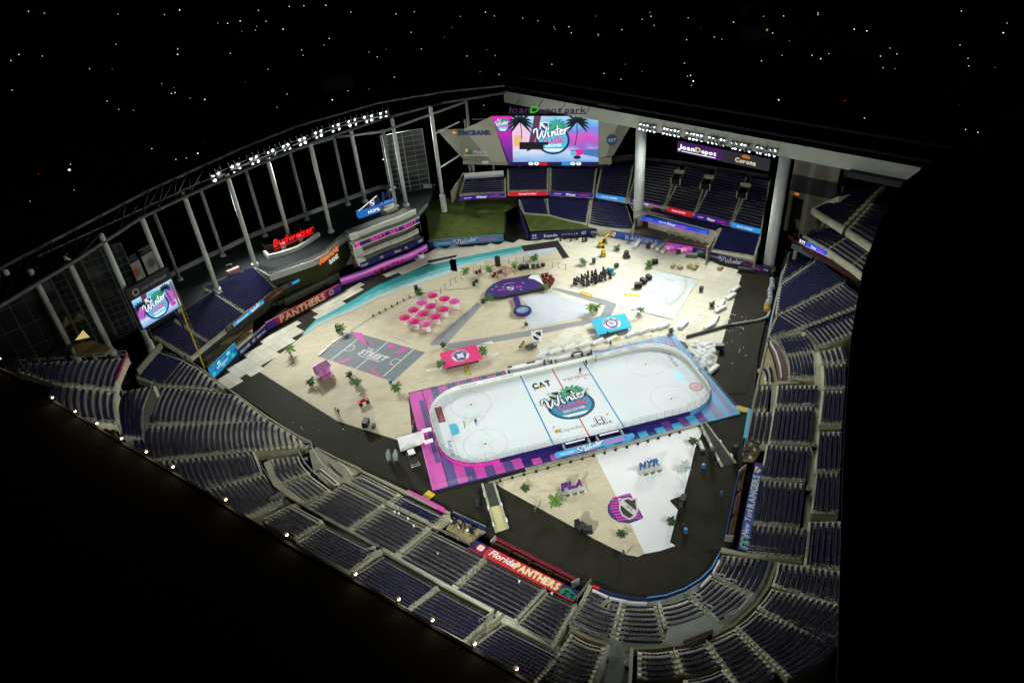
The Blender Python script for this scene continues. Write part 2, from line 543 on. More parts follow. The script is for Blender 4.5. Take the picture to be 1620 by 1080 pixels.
wl = ats(A(500, -20, 650, 90, 920, 300, 1000, 350, 1330, 590, 1620, 770) + B(1150, 235), 1.5)
mb = MB(); mb.wall(wl, 0, 1.55, .35); mb.build('field_wall', CONC2, t)
railing(t, ats(B(630, 315, 1150, 245), 3.4), .9)
railing(t, ats(B(620, 315, 700, 500, 800, 650, 910, 740), 4.6), 1.0)
slab(t, 'walkway', ats(A(395, -10, 430, -10, 640, 120, 930, 310, 905, 330, 660, 170), 2.0), 2.0, CONC, .4)

# third base side, lower tier
t = stand('grandstand', 'navy lower seating tier along the third base side beside the magenta barrier', (600, 800))
z1 = lambda r: .95 + .25 * r
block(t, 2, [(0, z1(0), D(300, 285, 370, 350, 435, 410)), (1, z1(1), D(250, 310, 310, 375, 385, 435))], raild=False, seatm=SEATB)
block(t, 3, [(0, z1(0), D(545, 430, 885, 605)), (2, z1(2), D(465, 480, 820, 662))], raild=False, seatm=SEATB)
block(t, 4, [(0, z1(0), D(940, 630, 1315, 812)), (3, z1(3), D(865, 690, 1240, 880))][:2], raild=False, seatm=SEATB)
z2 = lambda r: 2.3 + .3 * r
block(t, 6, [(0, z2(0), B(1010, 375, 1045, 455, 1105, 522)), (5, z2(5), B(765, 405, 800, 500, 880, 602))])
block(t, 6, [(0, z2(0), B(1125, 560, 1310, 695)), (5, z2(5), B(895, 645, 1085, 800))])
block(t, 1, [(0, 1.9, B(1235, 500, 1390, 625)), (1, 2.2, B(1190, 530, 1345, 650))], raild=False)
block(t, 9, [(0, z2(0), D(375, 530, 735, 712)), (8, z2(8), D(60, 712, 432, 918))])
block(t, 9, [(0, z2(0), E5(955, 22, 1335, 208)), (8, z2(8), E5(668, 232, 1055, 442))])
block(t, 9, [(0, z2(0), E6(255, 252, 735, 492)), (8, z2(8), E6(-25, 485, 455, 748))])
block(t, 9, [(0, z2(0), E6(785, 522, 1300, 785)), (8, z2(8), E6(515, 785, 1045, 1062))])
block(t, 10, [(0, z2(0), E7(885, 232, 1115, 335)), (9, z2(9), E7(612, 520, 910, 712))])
front = ats(B(1195, 285, 1390, 385, 1600, 480) + D(560, 390, 960, 580, 1390, 790), 1.0)
mb = MB(); mb.wall(front, 0, 1.1, .4); mb.build('field_wall', CONC2, t)
slab(t, 'walkway', ats(B(1130, 310, 1190, 290, 1480, 470) + D(440, 420, 830, 680, 1250, 890, 1200, 930, 760, 700, 400, 500, 340, 500, 280, 520, 140, 380, 100, 400), 1.75), 1.75, CONC2, .5)
slab(t, 'walkway', ats(B(1150, 300, 1210, 290, 1390, 390, 1620, 495, 1560, 560, 1480, 570, 1320, 440), .9), .9, CONC2, .5)
slab(t, 'stair_end', ats(D(1330, 800, 1392, 800, 1392, 850, 1270, 935, 1230, 900), 1.2), 1.2, CONC2, .8)
railing(t, ats(B(1160, 295, 1260, 460, 1420, 595), 2.2), 1.0, m=WHITE, r=.04)
railing(t, ats(B(1045, 345, 1090, 440, 1160, 520, 1320, 655), 2.6), 1.0, m=WHITE, r=.04)
railing(t, ats(D(400, 490, 770, 690), 2.0), 1.0, r=.04)
railing(t, ats(D(810, 710, 1190, 895), 2.0), 1.0, r=.04)
railing(t, ats(E6(290, 225, 620, 385), 2.2), 1.0, r=.04)
railing(t, ats(B(755, 385, 1045, 340, 1150, 295), 2.6), 1.0, r=.05)
slab(t, 'cross_aisle', ats(B(700, 430, 760, 400, 830, 580, 900, 650, 1100, 800) + E5(80, -20, 640, 200, 1080, 440) + E6(470, 745, 1060, 1060) + E7(600, 520, 890, 720, 980, 780, 870, 760, 540, 560, 370, 440) + E6(850, 1020, 340, 740, 0, 540) + E5(840, 400, 380, 130, 140, 0) + B(960, 780, 900, 730, 790, 640), 4.95), 4.95, CONC, .5)

# third base side, upper tier under the roof
t = stand('grandstand', 'shadowed upper seating tier under the roof edge lamps, third base side', (560, 860))
z3 = lambda r: 5.6 + .36 * r
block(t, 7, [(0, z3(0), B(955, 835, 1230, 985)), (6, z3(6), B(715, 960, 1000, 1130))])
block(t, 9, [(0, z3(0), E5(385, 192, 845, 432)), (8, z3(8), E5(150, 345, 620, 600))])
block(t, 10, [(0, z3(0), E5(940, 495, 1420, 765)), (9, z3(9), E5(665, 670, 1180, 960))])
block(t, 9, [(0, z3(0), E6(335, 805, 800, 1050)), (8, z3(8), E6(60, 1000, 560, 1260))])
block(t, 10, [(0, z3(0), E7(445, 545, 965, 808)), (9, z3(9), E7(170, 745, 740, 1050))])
for P in (B(955, 785, 1270, 960, 1480, 1075), E5(380, 135, 870, 405), E5(935, 455, 1440, 735, 1640, 830), E6(0, 555, 320, 735, 850, 1025), E7(440, 475, 950, 750, 1010, 800)):
    railing(t, ats(P, 5.3), 1.0, r=.04)
for P in (B(775, 815, 910, 745), B(820, 850, 945, 795), E5(870, 415, 745, 500), E5(930, 450, 805, 535), E7(365, 440, 240, 555), E7(430, 485, 315, 580)):
    p = ats(P, 5.4); p[1] = p[1] + np.array([0, 0, 1.0]); railing(t, p, 1.0, r=.04)
mb = MB(); mb.wall(ats(E5(870, 415, 750, 500), 4.9), 4.5, 6.2, .25); mb.wall(ats(E5(925, 455, 800, 540), 4.9), 4.5, 6.2, .25)
mb.wall(ats(E7(365, 440, 245, 550), 4.9), 4.5, 6.2, .25); mb.wall(ats(E7(425, 490, 310, 580), 4.9), 4.5, 6.2, .25); mb.wall(ats(B(905, 745, 775, 810), 4.9), 4.5, 6.2, .25)
mb.build('stairwell_wall', CONC2, t)

# behind home plate
t = stand('grandstand', 'curved blue seating tier behind the round blue backstop wall, nearest the camera', (1020, 990))
z4 = lambda r: 1.0 + .26 * r
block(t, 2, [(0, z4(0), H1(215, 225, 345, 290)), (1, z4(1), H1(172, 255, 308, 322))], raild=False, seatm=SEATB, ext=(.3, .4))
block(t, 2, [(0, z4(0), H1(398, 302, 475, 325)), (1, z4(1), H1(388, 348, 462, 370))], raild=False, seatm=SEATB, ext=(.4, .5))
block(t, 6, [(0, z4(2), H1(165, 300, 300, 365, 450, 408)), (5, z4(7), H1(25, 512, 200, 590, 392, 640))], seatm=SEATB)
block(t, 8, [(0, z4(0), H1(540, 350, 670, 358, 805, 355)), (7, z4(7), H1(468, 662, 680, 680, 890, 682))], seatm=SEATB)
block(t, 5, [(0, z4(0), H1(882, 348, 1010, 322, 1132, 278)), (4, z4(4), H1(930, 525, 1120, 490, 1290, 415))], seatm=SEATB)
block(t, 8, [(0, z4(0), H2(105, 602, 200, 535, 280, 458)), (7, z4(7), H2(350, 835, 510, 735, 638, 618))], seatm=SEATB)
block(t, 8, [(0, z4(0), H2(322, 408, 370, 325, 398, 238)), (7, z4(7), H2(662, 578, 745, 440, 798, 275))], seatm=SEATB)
bw = ats(H1(222, 165, 400, 235, 600, 275, 760, 285, 920, 258, 1100, 190, 1250, 95) + H2(270, 365, 365, 190), 1.1)
mb = MB(); mb.wall(bw, 0, 1.25, .5); mb.build('backstop_wall', NAVY, t)
mb = MB(); mb.wall(ats(H1(740, 270, 920, 245, 1100, 180, 1250, 88) + H2(275, 345, 362, 185), 1.3), 1.26, 1.36, .18); mb.build('padding_trim', SKYBLUE, t)
mb = MB(); mb.wall(ats(H1(222, 158, 290, 185), 1.3), 1.26, 1.40, .55); mb.build('padding_trim', RED, t)
for P in (H1(225, 190, 370, 255), H1(385, 262, 550, 300), H1(555, 308, 740, 318), H2(170, 520, 270, 410), H2(285, 395, 350, 270)):
    mb = MB(); mb.wall(ats(P, 1.6), 1.0, 1.55, .25); mb.build('white_ledge', WHITE, t)
slab(t, 'apron', ats(H1(200, 190, 400, 250, 600, 290, 760, 300, 920, 275, 1100, 205, 1250, 110) + H2(285, 380, 370, 220, 420, 250, 300, 480, 80, 620) + H1(850, 350, 520, 360, 200, 240), .85), .85, CONCG, .4)
slab(t, 'cross_aisle', ats(H1(0, 560, 380, 650, 480, 690, 900, 695, 940, 560, 1350, 430, 1430, 520) + H2(380, 850, 650, 630, 800, 280, 890, 290, 820, 500, 700, 680, 480, 880, 270, 990) + H1(1370, 600, 1080, 705, 800, 745, 610, 760, 560, 1100, 250, 1100, 370, 720, 50, 590), 3.05), 3.05, CONCG, .5)
railing(t, ats(H1(960, 560, 1340, 445), 3.05), 1.0, r=.04); railing(t, ats(H1(1340, 440, 1410, 510), 3.05), 1.0, m=WHITE, r=.04)
railing(t, ats(H2(395, 840, 540, 755, 655, 625), 3.1), 1.0, m=WHITE, r=.05); railing(t, ats(H1(570, 682, 830, 686), 3.1), 1.0, r=.05)
railing(t, ats(H1(50, 545, 200, 620, 360, 665), 3.1), 1.0, r=.05)
railing(t, ats(E7(1230, 300, 1080, 500, 910, 725), 3.0), 1.1, r=.045); railing(t, ats(E7(1290, 130, 1160, 300), 1.6), 1.1, r=.045)
slab(t, 'ramp', ats(E7(1300, 160, 1240, 300, 1180, 330, 1270, 130), 1.5), 1.5, CONC2, .6)
for P in (H1(500, 320, 460, 500), H1(450, 545, 435, 600), H1(850, 340, 870, 420), H1(885, 475, 905, 555), H2(90, 600, 175, 690), H2(200, 710, 280, 790), H2(300, 430, 385, 480), H2(400, 480, 500, 530)):
    p = ats(P, 1.6); p[1] = p[1] + np.array([0, 0, .9]); railing(t, p, .9, n=1, m=WHITE, r=.06, every=1.2)

# home plate, upper tier
t = stand('grandstand', 'unlit upper tier behind home plate with a wide white walled tunnel through it', (1180, 1010))
z5 = lambda r: 4.2 + .36 * r
block(t, 9, [(0, z5(0), E7(1110, 642, 1245, 715, 1385, 752)), (8, z5(8), E7(870, 1005, 1050, 1075, 1240, 1110))])
block(t, 5, [(0, z5(0), H1(690, 802, 830, 808, 960, 792)), (4, z5(4), H1(688, 1000, 850, 1005, 1012, 988))])
block(t, 5, [(0, z5(0), H1(1035, 778, 1160, 758, 1278, 718)), (4, z5(4), H1(1092, 965, 1250, 940, 1405, 888))])
block(t, 11, [(0, z5(0), H1(1345, 690, 1460, 645, 1570, 588)), (7, z5(7), H1(1560, 1000, 1700, 940, 1820, 850))])
block(t, 15, [(0, z5(0), H2(540, 905, 625, 845, 700, 772)), (8, z5(8), H2(800, 1150, 960, 1060, 1100, 930))])
block(t, 15, [(0, z5(0), H2(745, 710, 810, 640, 862, 562)), (9, z5(9), H2(1150, 930, 1270, 800, 1350, 675))])
block(t, 11, [(0, z5(0), H2(882, 492, 915, 400, 930, 310)), (10, z5(10), H2(1450, 660, 1490, 520, 1500, 390))])
block(t, 9, [(0, z5(6), H1(1130, 1060, 1300, 1030, 1450, 970)), (8, z5(14), H1(1260, 1400, 1500, 1330, 1700, 1230))], stairs=False)
mb = MB(); mb.wall(ats(H1(378, 722, 235, 1090, 130, 1330), 5.2), 2.7, 5.3, .5); mb.wall(ats(H1(597, 752, 580, 1090, 570, 1330), 5.2), 2.7, 5.3, .5); mb.build('tunnel_wall', mat('tunnel_white', (.62, .63, .6), .6, .08), t)
slab(t, 'tunnel_floor', ats(H1(380, 720, 597, 750, 570, 1400, 100, 1400), 2.8), 2.8, CONCG, .3)
mb = MB(); mb.wall(ats(H1(610, 755, 800, 750, 1080, 715, 1370, 590) + H2(270, 1000, 480, 890, 700, 690, 820, 510, 890, 300), 4.0), 2.8, 4.2, .4); mb.build('parapet', mat('tan_parapet', (.30, .27, .16), .8, .2), t)
mb = MB(); mb.wall(ats(H1(1090, 690, 1365, 580), 4.3), 3.0, 4.5, .3); mb.build('wooden_counter', mat('dark_wood', (.09, .05, .025), .7, .3), t)
mb = MB(); mb.wall(ats(H1(40, 580, 200, 660, 370, 715), 3.9), 2.9, 4.1, .4); mb.build('parapet', mat('tan_parapet', (.3, .27, .16)), t)

# first base side, lower tier
t = stand('grandstand', 'navy lower seating tier along the first base side behind the blue banner', (1230, 730))
block(t, 10, [(0, z2(0), R3(402, 815, 352, 1030)), (9, z2(9), R3(825, 850, 792, 1068))])
block(t, 9, [(0, z2(0), R3(462, 432, 408, 780)), (8, z2(8), R3(812, 462, 770, 802))])
block(t, 9, [(0, z2(0), R3(520, 130, 472, 408)), (8, z2(8), R3(858, 150, 818, 412))])
block(t, 9, [(0, z2(0), R4(495, 728, 440, 1062)), (8, z2(8), R4(862, 722, 825, 1070))])
block(t, 9, [(0, z2(0), R4(530, 508, 505, 695)), (8, z2(8), R4(895, 508, 868, 692))])
block(t, 4, [(0, z1(0), R4(275, 772, 215, 1052)), (3, z1(3), R4(428, 775, 375, 1060))], raild=False)
block(t, 3, [(0, z1(0), R4(332, 515, 282, 735)), (2, z1(2), R4(422, 512, 385, 735))], raild=False)
block(t, 2, [(0, z1(0), R4(362, 332, 398, 395, 402, 465)), (1, z1(1), R4(425, 322, 445, 395, 445, 468))], raild=False)
block(t, 8, [(0, z2(0), R4(498, 45, 560, 120, 612, 195)), (7, z2(7), R4(775, 10, 830, 80, 865, 150))])
block(t, 7, [(0, z2(0), R4(618, 222, 640, 310, 640, 405)), (6, z2(6), R4(838, 195, 870, 290, 872, 405))])
mb = MB(); mb.wall(ats(R4(410, 60, 385, 150, 310, 480, 260, 720, 205, 1060), 1.1), 0, 1.15, .35); mb.build('field_wall', CONC2, t)
slab(t, 'walkway', ats(R4(450, 480, 520, 460, 480, 720, 400, 1080, 370, 1080, 440, 720), 1.8), 1.8, CONC2, .5)
slab(t, 'walkway', ats(R4(405, 100, 450, 200, 500, 400, 510, 480, 440, 500, 300, 500, 370, 200), .85), .85, mat('tan_floor', (.33, .29, .14), .8, .2), .4)
slab(t, 'walkway', ats(R4(610, 425, 885, 415, 880, 480, 510, 490, 520, 455, 610, 460), 2.4), 2.4, CONC2, .4)
slab(t, 'cross_aisle', ats(R4(865, 150, 900, 190, 960, 330, 975, 520, 945, 880, 920, 1090) + R3(880, 690, 840, 1080, 790, 1070, 850, 430) + R4(825, 1080, 880, 700, 885, 420), 4.85), 4.85, CONC, .5)
mb = MB(); mb.wall(ats(R4(430, 95, 490, 200, 530, 330, 545, 450), 2.0), 1.6, 2.9, .15); mb.build('press_counter_front', WHITE, t)
slab(t, 'press_counter', ats(R4(420, 90, 470, 60, 560, 180, 610, 320, 612, 455, 520, 450, 500, 300, 460, 180), 2.4), 2.4, mat('brown_wood', (.10, .035, .018), .6, .25), .5)
railing(t, ats(R4(480, 40, 560, 150, 620, 310, 622, 418, 885, 418), 2.6), 1.0, r=.05)
railing(t, ats(R3(330, 1025, 800, 1075), 3.0), 1.2, r=.045); slab(t, 'walkway', ats(H2(580, 200, 1180, 290, 1160, 300, 900, 290, 360, 190, 370, 150), 3.2), 3.2, CONC2, .4)

# first base side, upper tier
t = stand('grandstand', 'shadowed upper seating tier at right beside the black roof edge', (1310, 700))
block(t, 5, [(0, z3(0), R4(942, 172, 955, 215, 968, 262)), (4, z3(4), R4(1150, 115, 1170, 190, 1188, 262))])
block(t, 5, [(0, z3(0), R4(978, 308, 986, 400, 986, 515)), (4, z3(4), R4(1165, 292, 1172, 400, 1170, 512))])
block(t, 5, [(0, z3(0), R4(985, 560, 952, 870)), (4, z3(4), R4(1165, 562, 1140, 872))])
block(t, 5, [(0, z3(0), R3(962, 22, 938, 338)), (4, z3(4), R3(1130, 18, 1112, 335))])
block(t, 5, [(0, z3(0), R3(945, 372, 908, 682)), (4, z3(4), R3(1112, 372, 1098, 682))])
block(t, 6, [(0, z3(0), R3(888, 790, 850, 1150)), (5, z3(5), R3(1140, 790, 1120, 1150))])
railing(t, ats(R4(905, 150, 960, 280, 985, 520, 940, 880), 5.3), 1.0, r=.045)
railing(t, ats(R3(950, 20, 890, 690), 5.3), 1.0, r=.045); railing(t, ats(R3(880, 740, 845, 1090), 5.3), 1.0, r=.045)
railing(t, ats(R3(890, 690, 1080, 700), 5.5), 1.0, r=.04); railing(t, ats(R3(880, 742, 1060, 750), 5.5), 1.0, r=.04)
railing(t, ats(R4(940, 885, 1090, 885), 5.5), 1.0, r=.04); railing(t, ats(R4(935, 930, 1080, 935), 5.5), 1.0, r=.04)

# right field corner
t = stand('grandstand', 'right field corner seating with slanting rows and long pale aisles', (1270, 480))
block(t, 13, [(0, zr(0), R5(296, 462, 304, 468)), (12, zr(12), R5(372, 205, 575, 282))], ext=(.2, .55))
block(t, 25, [(0, zr(0), R5(262, 735, 270, 742)), (10, zr(10), R5(302, 492, 488, 632)), (24, zr(24), R5(600, 285, 832, 462))])
block(t, 27, [(0, zr(0), R5(192, 935, 198, 945)), (9, zr(9), R5(268, 760, 428, 862)), (26, zr(26), R5(830, 485, 1025, 635))])
block(t, 12, [(0, zr(9), R5(500, 868, 610, 1005)), (11, zr(20), R5(900, 715, 1010, 840))])
mb = MB(); mb.wall(ats(R5(350, 190, 320, 320, 260, 600, 215, 790, 185, 960), 1.5), 0, 1.6, .35); mb.build('field_wall', mat('blue_grey_wall', (.22, .26, .33), .6, .1), t)
railing(t, ats(R5(190, 960, 480, 850), 3.0), 1.0, r=.045); railing(t, ats(R5(480, 855, 600, 1030, 720, 1010), 5.0), 1.0, r=.045)
slab(t, 'walkway', ats(R5(490, 870, 600, 1030, 640, 1080, 590, 1080, 470, 900), 4.4), 4.4, CONC, .4)
# ================================================================ outfield stands
Z1 = view(300, 100, 4); Z2 = view(660, 120, 4); R7 = view(970, 200, 5.4); Z5 = view(360, 300, 3.6); Z4 = view(0, 300, 3.6); V8 = view(860, 360, 4.153); V6 = view(640, 370, 4.91)
def on_plane(px, py, p0, p1):
    """the pixel's point on the upright plane through two ground points"""
    d = CRn @ np.array([(px - 810) / FPX, (540 - py) / FPX, -1.0])
    n = np.array([-(p1[1] - p0[1]), p1[0] - p0[0], 0.0])
    return CAM + d * ((np.array(p0) - CAM).dot(n) / d.dot(n))
def face_frame(A_, B_, h):
    """upright frame on the line A to B (world points at the foot), height h"""
    A_, B_ = np.array(A_, float), np.array(B_, float); B_ = np.array([B_[0], B_[1], A_[2]])
    return Frame(A_, B_ - A_, (0, 0, 1), np.linalg.norm(B_ - A_), h)
FACB = mat('fascia_dark', (.03, .03, .035), .6, .15)
t = stand('grandstand', 'steep upper deck below the big central video board and along right centre field', (960, 300), 0)
zu = lambda r: 9.0 + .42 * r
def ub(n, f, b, **k): return block(t, n, [(0, zu(0), f), (n - 1, zu(n - 1), b)], skirt=1.6, nseg=5, **k)
ub(7, Z2(278, 740, 550, 728), Z2(305, 660, 550, 645))
ub(12, Z2(582, 720, 818, 716), Z2(580, 590, 822, 580))
ub(12, Z2(848, 720, 1108, 736), Z2(850, 580, 1128, 585))
ub(13, Z2(1140, 736, 1320, 765), Z2(1172, 590, 1360, 565))
ub(14, R7(140, 602, 432, 665), R7(235, 305, 555, 345))
ub(15, R7(462, 670, 692, 725), R7(630, 345, 810, 392))
ub(16, R7(722, 728, 1008, 798), R7(890, 382, 1130, 432))
ub(16, R7(1036, 810, 1264, 868), R7(1190, 445, 1325, 465))
for (x, y) in R7(548, 455, 800, 500, 1112, 572):
    i = at(x, y, 13.6); v = at(x + 5, y - 11, 14.4) - i; v[2] = 0; v /= np.linalg.norm(v); u = np.array([v[1], -v[0], 0])
    ang = math.atan2(u[1], u[0])
    mb = MB()
    for sx in (-1, 1): mb.box(i + u * sx * 1.4 + [0, 0, .3], (.3, 4.6, 2.2), ang)
    mb.box(i + v * 2.3 + [0, 0, 1.2], (3.1, .3, 2.2), ang)
    o = mb.build('stairwell_wall', CONC2, t)
    mb = MB(); mb.box(i + [0, 0, .2], (2.5, 4.4, 1.6), ang); mb.build('stairwell_shade', mat('opening_shade', (.004, .004, .004), .9, 0), o)  # solid black box standing in for the shade down the stairwell
for P, z in ((Z2(270, 705, 555, 690), 9.0), (Z2(582, 690, 820, 685), 9.0), (Z2(845, 690, 1112, 705), 9), (Z2(1135, 705, 1318, 735), 9), (R7(140, 590, 440, 650), 9), (R7(460, 650, 1000, 780), 9), (R7(1020, 790, 1265, 850), 9)):
    railing(t, ats(P, z), 1.0, r=.05)
bk = ats(Z2(300, 655, 550, 640, 825, 570, 1130, 572, 1360, 545), 14.0) + ats(R7(210, 290, 560, 325, 820, 370, 1140, 420, 1330, 450), 15.3)
mb = MB(); mb.wall([p + np.array([.4, 1.2, 0]) for p in bk[2:]], 12.0, 16.2, .4); mb.build('rear_wall', mat('dark_rear_wall', (.03, .032, .03), .8, .2), t)
mb = MB(); mb.wall(ats(Z2(300, 650, 548, 632), 11.6), 11.0, 13.4, .4); mb.build('white_rear_wall', WHITE, t)
mb = MB(); mb.wall(ats(Z2(300, 655, 220, 775), 9.0), 7.5, 11.5, .4); mb.build('end_wall', CONC2, t)
mb = MB(); mb.wall(ats(R7(1265, 880, 1330, 470), 11.5), 8, 13.5, .2); mb.build('end_wall', RAIL, t)
def ribbon(parent, P, z, h, m, name='ribbon_board', th=.25, txt=()):
    """a lit advertising band on a deck's edge, facing the field"""
    a, b = ats(P, z); fr = face_frame(a, b, h); fr.n = fr.n
    mb = MB()
    vs = [fr.p(0, 0, 0), fr.p(fr.w, 0, 0), fr.p(fr.w, h, 0), fr.p(0, h, 0), fr.p(0, 0, -th), fr.p(fr.w, 0, -th), fr.p(fr.w, h, -th), fr.p(0, h, -th)]
    mb.add(vs, [(0, 1, 2, 3), (5, 4, 7, 6), (1, 5, 6, 2), (4, 0, 3, 7), (3, 2, 6, 7), (4, 5, 1, 0)])
    o = mb.build(name, m, parent)
    art = Art(fr, o)
    for s, x, hh, mm, sh, wd in txt: art.text(s, fr.w * x, h * .5 - hh * h / 2, hh * h, mm, w=fr.w * wd, shear=sh, bold=.02, lift=.03)
    return fr, o
EP, ER, EC, EW, EPK = em('led_purple', (52, 22, 120), .9), em('led_red', (190, 22, 40), .9), em('led_cyan', (40, 140, 215), .95), em('led_white', (235, 225, 245), 1.0), em('led_pink', (220, 40, 160), 1.0)
EB, EN, ETL = em('led_blue', (25, 75, 200), 1.0), em('led_navy', (22, 18, 70), .8), em('led_teal', (40, 150, 150), .8)
WC = lambda a=.18, b=.48, c=.78: [('DISCOVER', a, .22, EW, 0, .16), ('Winter', b, .62, EW, .25, .24), ('CLASSIC', c, .32, EPK, 0, .22)]
ribbon(t, Z2(270, 790, 556, 765), 8.0, 1.35, EP, txt=WC())
ribbon(t, Z2(580, 762, 820, 757), 8.0, 1.35, ER, txt=[('Florida', .36, .4, EW, .25, .2), ('PANTHERS', .6, .36, EW, 0, .26)])
ribbon(t, Z2(842, 757, 1112, 772), 8.0, 1.35, EP, txt=WC())
ribbon(t, Z2(1135, 772, 1312, 797), 8.0, 1.35, EC, txt=[('New York', .3, .4, EW, .2, .22), ('RANGERS', .6, .34, EW, 0, .28)])
ribbon(t, R7(143, 648, 412, 708), 8.0, 1.35, EP, txt=WC())
ribbon(t, R7(462, 724, 668, 775), 8.0, 1.35, ER, txt=[('Florida', .3, .4, EW, .25, .22), ('PANTHERS', .6, .36, EW, 0, .3)])
ribbon(t, R7(695, 782, 986, 850), 8.0, 1.35, EP, txt=WC())
ribbon(t, R7(1013, 858, 1252, 918), 8.0, 1.35, EC, txt=[('New York', .3, .4, EW, .2, .22), ('RANGERS', .6, .34, EW, 0, .28)])
mb = MB(); mb.prism([tuple(p[:2]) for p in ats(R7(130, 640, 420, 710, 200, 770), 7.6)], 7.2, 7.6); mb.build('soffit', CONC2, t)
mb = MB(); mb.tube(at(*R7(203, 745)[0], 2.5), at(*R7(203, 745)[0], 2.5) + np.array([0, 0, 5]), .9, 12); mb.build('pillar', COLW, t)

t = stand('grandstand', 'lower bleachers of blue seats above the green slope in right centre field', (900, 330), 0)
zl = lambda r: 3.0 + .38 * r
def lb(n, f, b, z0=3.0): return block(t, n, [(0, z0, f), (n - 1, z0 + .38 * (n - 1), b)], nseg=5, seatm=SEATB, raild=False)
lb(9, Z2(678, 862, 825, 872), Z2(652, 778, 798, 774))
lb(11, Z2(835, 874, 955, 905, 1065, 926), Z2(828, 774, 960, 778, 1092, 780))
lb(11, Z2(1092, 932, 1230, 955, 1365, 962), Z2(1112, 782, 1210, 800, 1315, 815))
lb(4, R7(320, 748, 880, 890), R7(320, 715, 915, 858), 6.6)
lb(13, R7(850, 1040, 1205, 1098), R7(930, 872, 1248, 932))
mb = MB(); mb.wall(ats(R7(205, 760, 165, 880), 5.0), 3.0, 5.2, .4); mb.wall(ats(R7(925, 870, 805, 1040), 5), 0, 5.2, .5); mb.wall(ats(R7(1250, 935, 1215, 1100), 5), 0, 5.5, .5); mb.build('end_wall', CONC2, t)

# the open terrace with tables under the ribbon
t = thing('party_terrace', 'open terrace with round tan tables below a blue lit ribbon in right field', 'terrace', at(*R7(500, 960)[0], 0))
slab(t, 'floor', ats(R7(170, 905, 240, 830, 870, 975, 815, 1035), 2.4), 2.4, mat('terrace_floor', (.16, .13, .07), .8, .25), 2.3)
fr, o = ribbon(t, R7(240, 800, 862, 942), 5.0, 1.6, EB, txt=[('DISCOVER', .3, .25, EW, 0, .1), ('Winter', .42, .55, EW, .25, .12), ('CLASSIC', .56, .35, EPK, 0, .14), ('NYR', .12, .5, EC, .2, .08), ('NYR', .86, .5, EC, .2, .08)])
a_ = Art(fr, o); a_.rect(0, .02, fr.w, .16, EPK, lift=.035)
mb = MB(); mb.wall(ats(R7(243, 790, 870, 935), 6.4), 2.4, 6.4, .3)
rear = [p + np.array([1.3, 2.5, 0]) for p in ats(R7(243, 800, 865, 940), 5.0)]
mb = MB(); mb.wall(rear, 2.4, 6.5, .3); mb.build('rear_wall', mat('terrace_rear_wall', (.05, .035, .02), .8, .3), t)
mb = MB(); mb.prism([tuple(p[:2]) for p in ats(R7(240, 800, 862, 942), 5.0)] + [tuple(p[:2]) for p in rear[::-1]], 6.3, 6.6); mb.build('roof', FACB, t)
for x, y in R7(540, 935, 625, 960, 700, 982, 480, 922, 765, 1000):
    p = at(x, y, 2.4); q = MB(); q.lathe([(.5, 0), (.08, .06), (.08, .72), (1.0, .74), (1.0, .8)], p, 12)
    o = q.build('round_table', mat('tan_table', (.5, .45, .28), .6, .1), None); o['spot'] = 1

# ---------------------------------------------------------------- outfield wall and grass
def letterwall(name, label, P, z0, h, m, txt=(), th=.4, arts=None, cat='wall banner'):
    a, b = ats(P, z0); tt = thing(name, label, cat, a)
    fr, o = ribbon(tt, P, z0, h, m, 'panel', th)
    art = Art(fr, tt)
    for s, x, y, hh, wd, mm, sh in txt: art.text(s, fr.w * x, h * y, hh * h, mm, w=fr.w * wd, shear=sh, bold=.03, lift=.05)
    if arts: arts(art, fr)
    return tt, fr
LETW = mat('print_white', (.75, .76, .8), .5, 0)
def shield(ar, x, y, s, dark=None, light=None, rot=0.0, lift=.05, asp=1.12):
    """league shield: pale rim, black field, pale diagonal with three letters"""
    dark = dark or BLACK; light = light or mat('shield_silver', (.6, .6, .56), .4, .1)
    base = [(-.5, .5), (-.25, .44), (0, .52), (.25, .44), (.5, .5), (.46, .2), (.5, -.08), (.36, -.36), (0, -.56), (-.36, -.36), (-.5, -.08), (-.46, .2)]
    ca, sa = math.cos(rot), math.sin(rot)
    T = lambda P, k: [(x + s * k * (px * ca - py * asp * sa), y + s * k * (px * sa + py * asp * ca)) for px, py in P]
    ar.poly(T(base, 1.0), light, 'shield_rim', lift); ar.poly(T(base, .84), dark, 'shield_field', lift + .008)
    ar.poly(T([(-.47, .22), (-.30, .42), (.46, -.18), (.30, -.40)], 1), light, 'shield_band', lift + .016)
    ar.text('NHL', x, y - s * .08, s * .2, dark, w=s * .5, lift=lift + .024, rot=rot - .75, name='shield_letters')
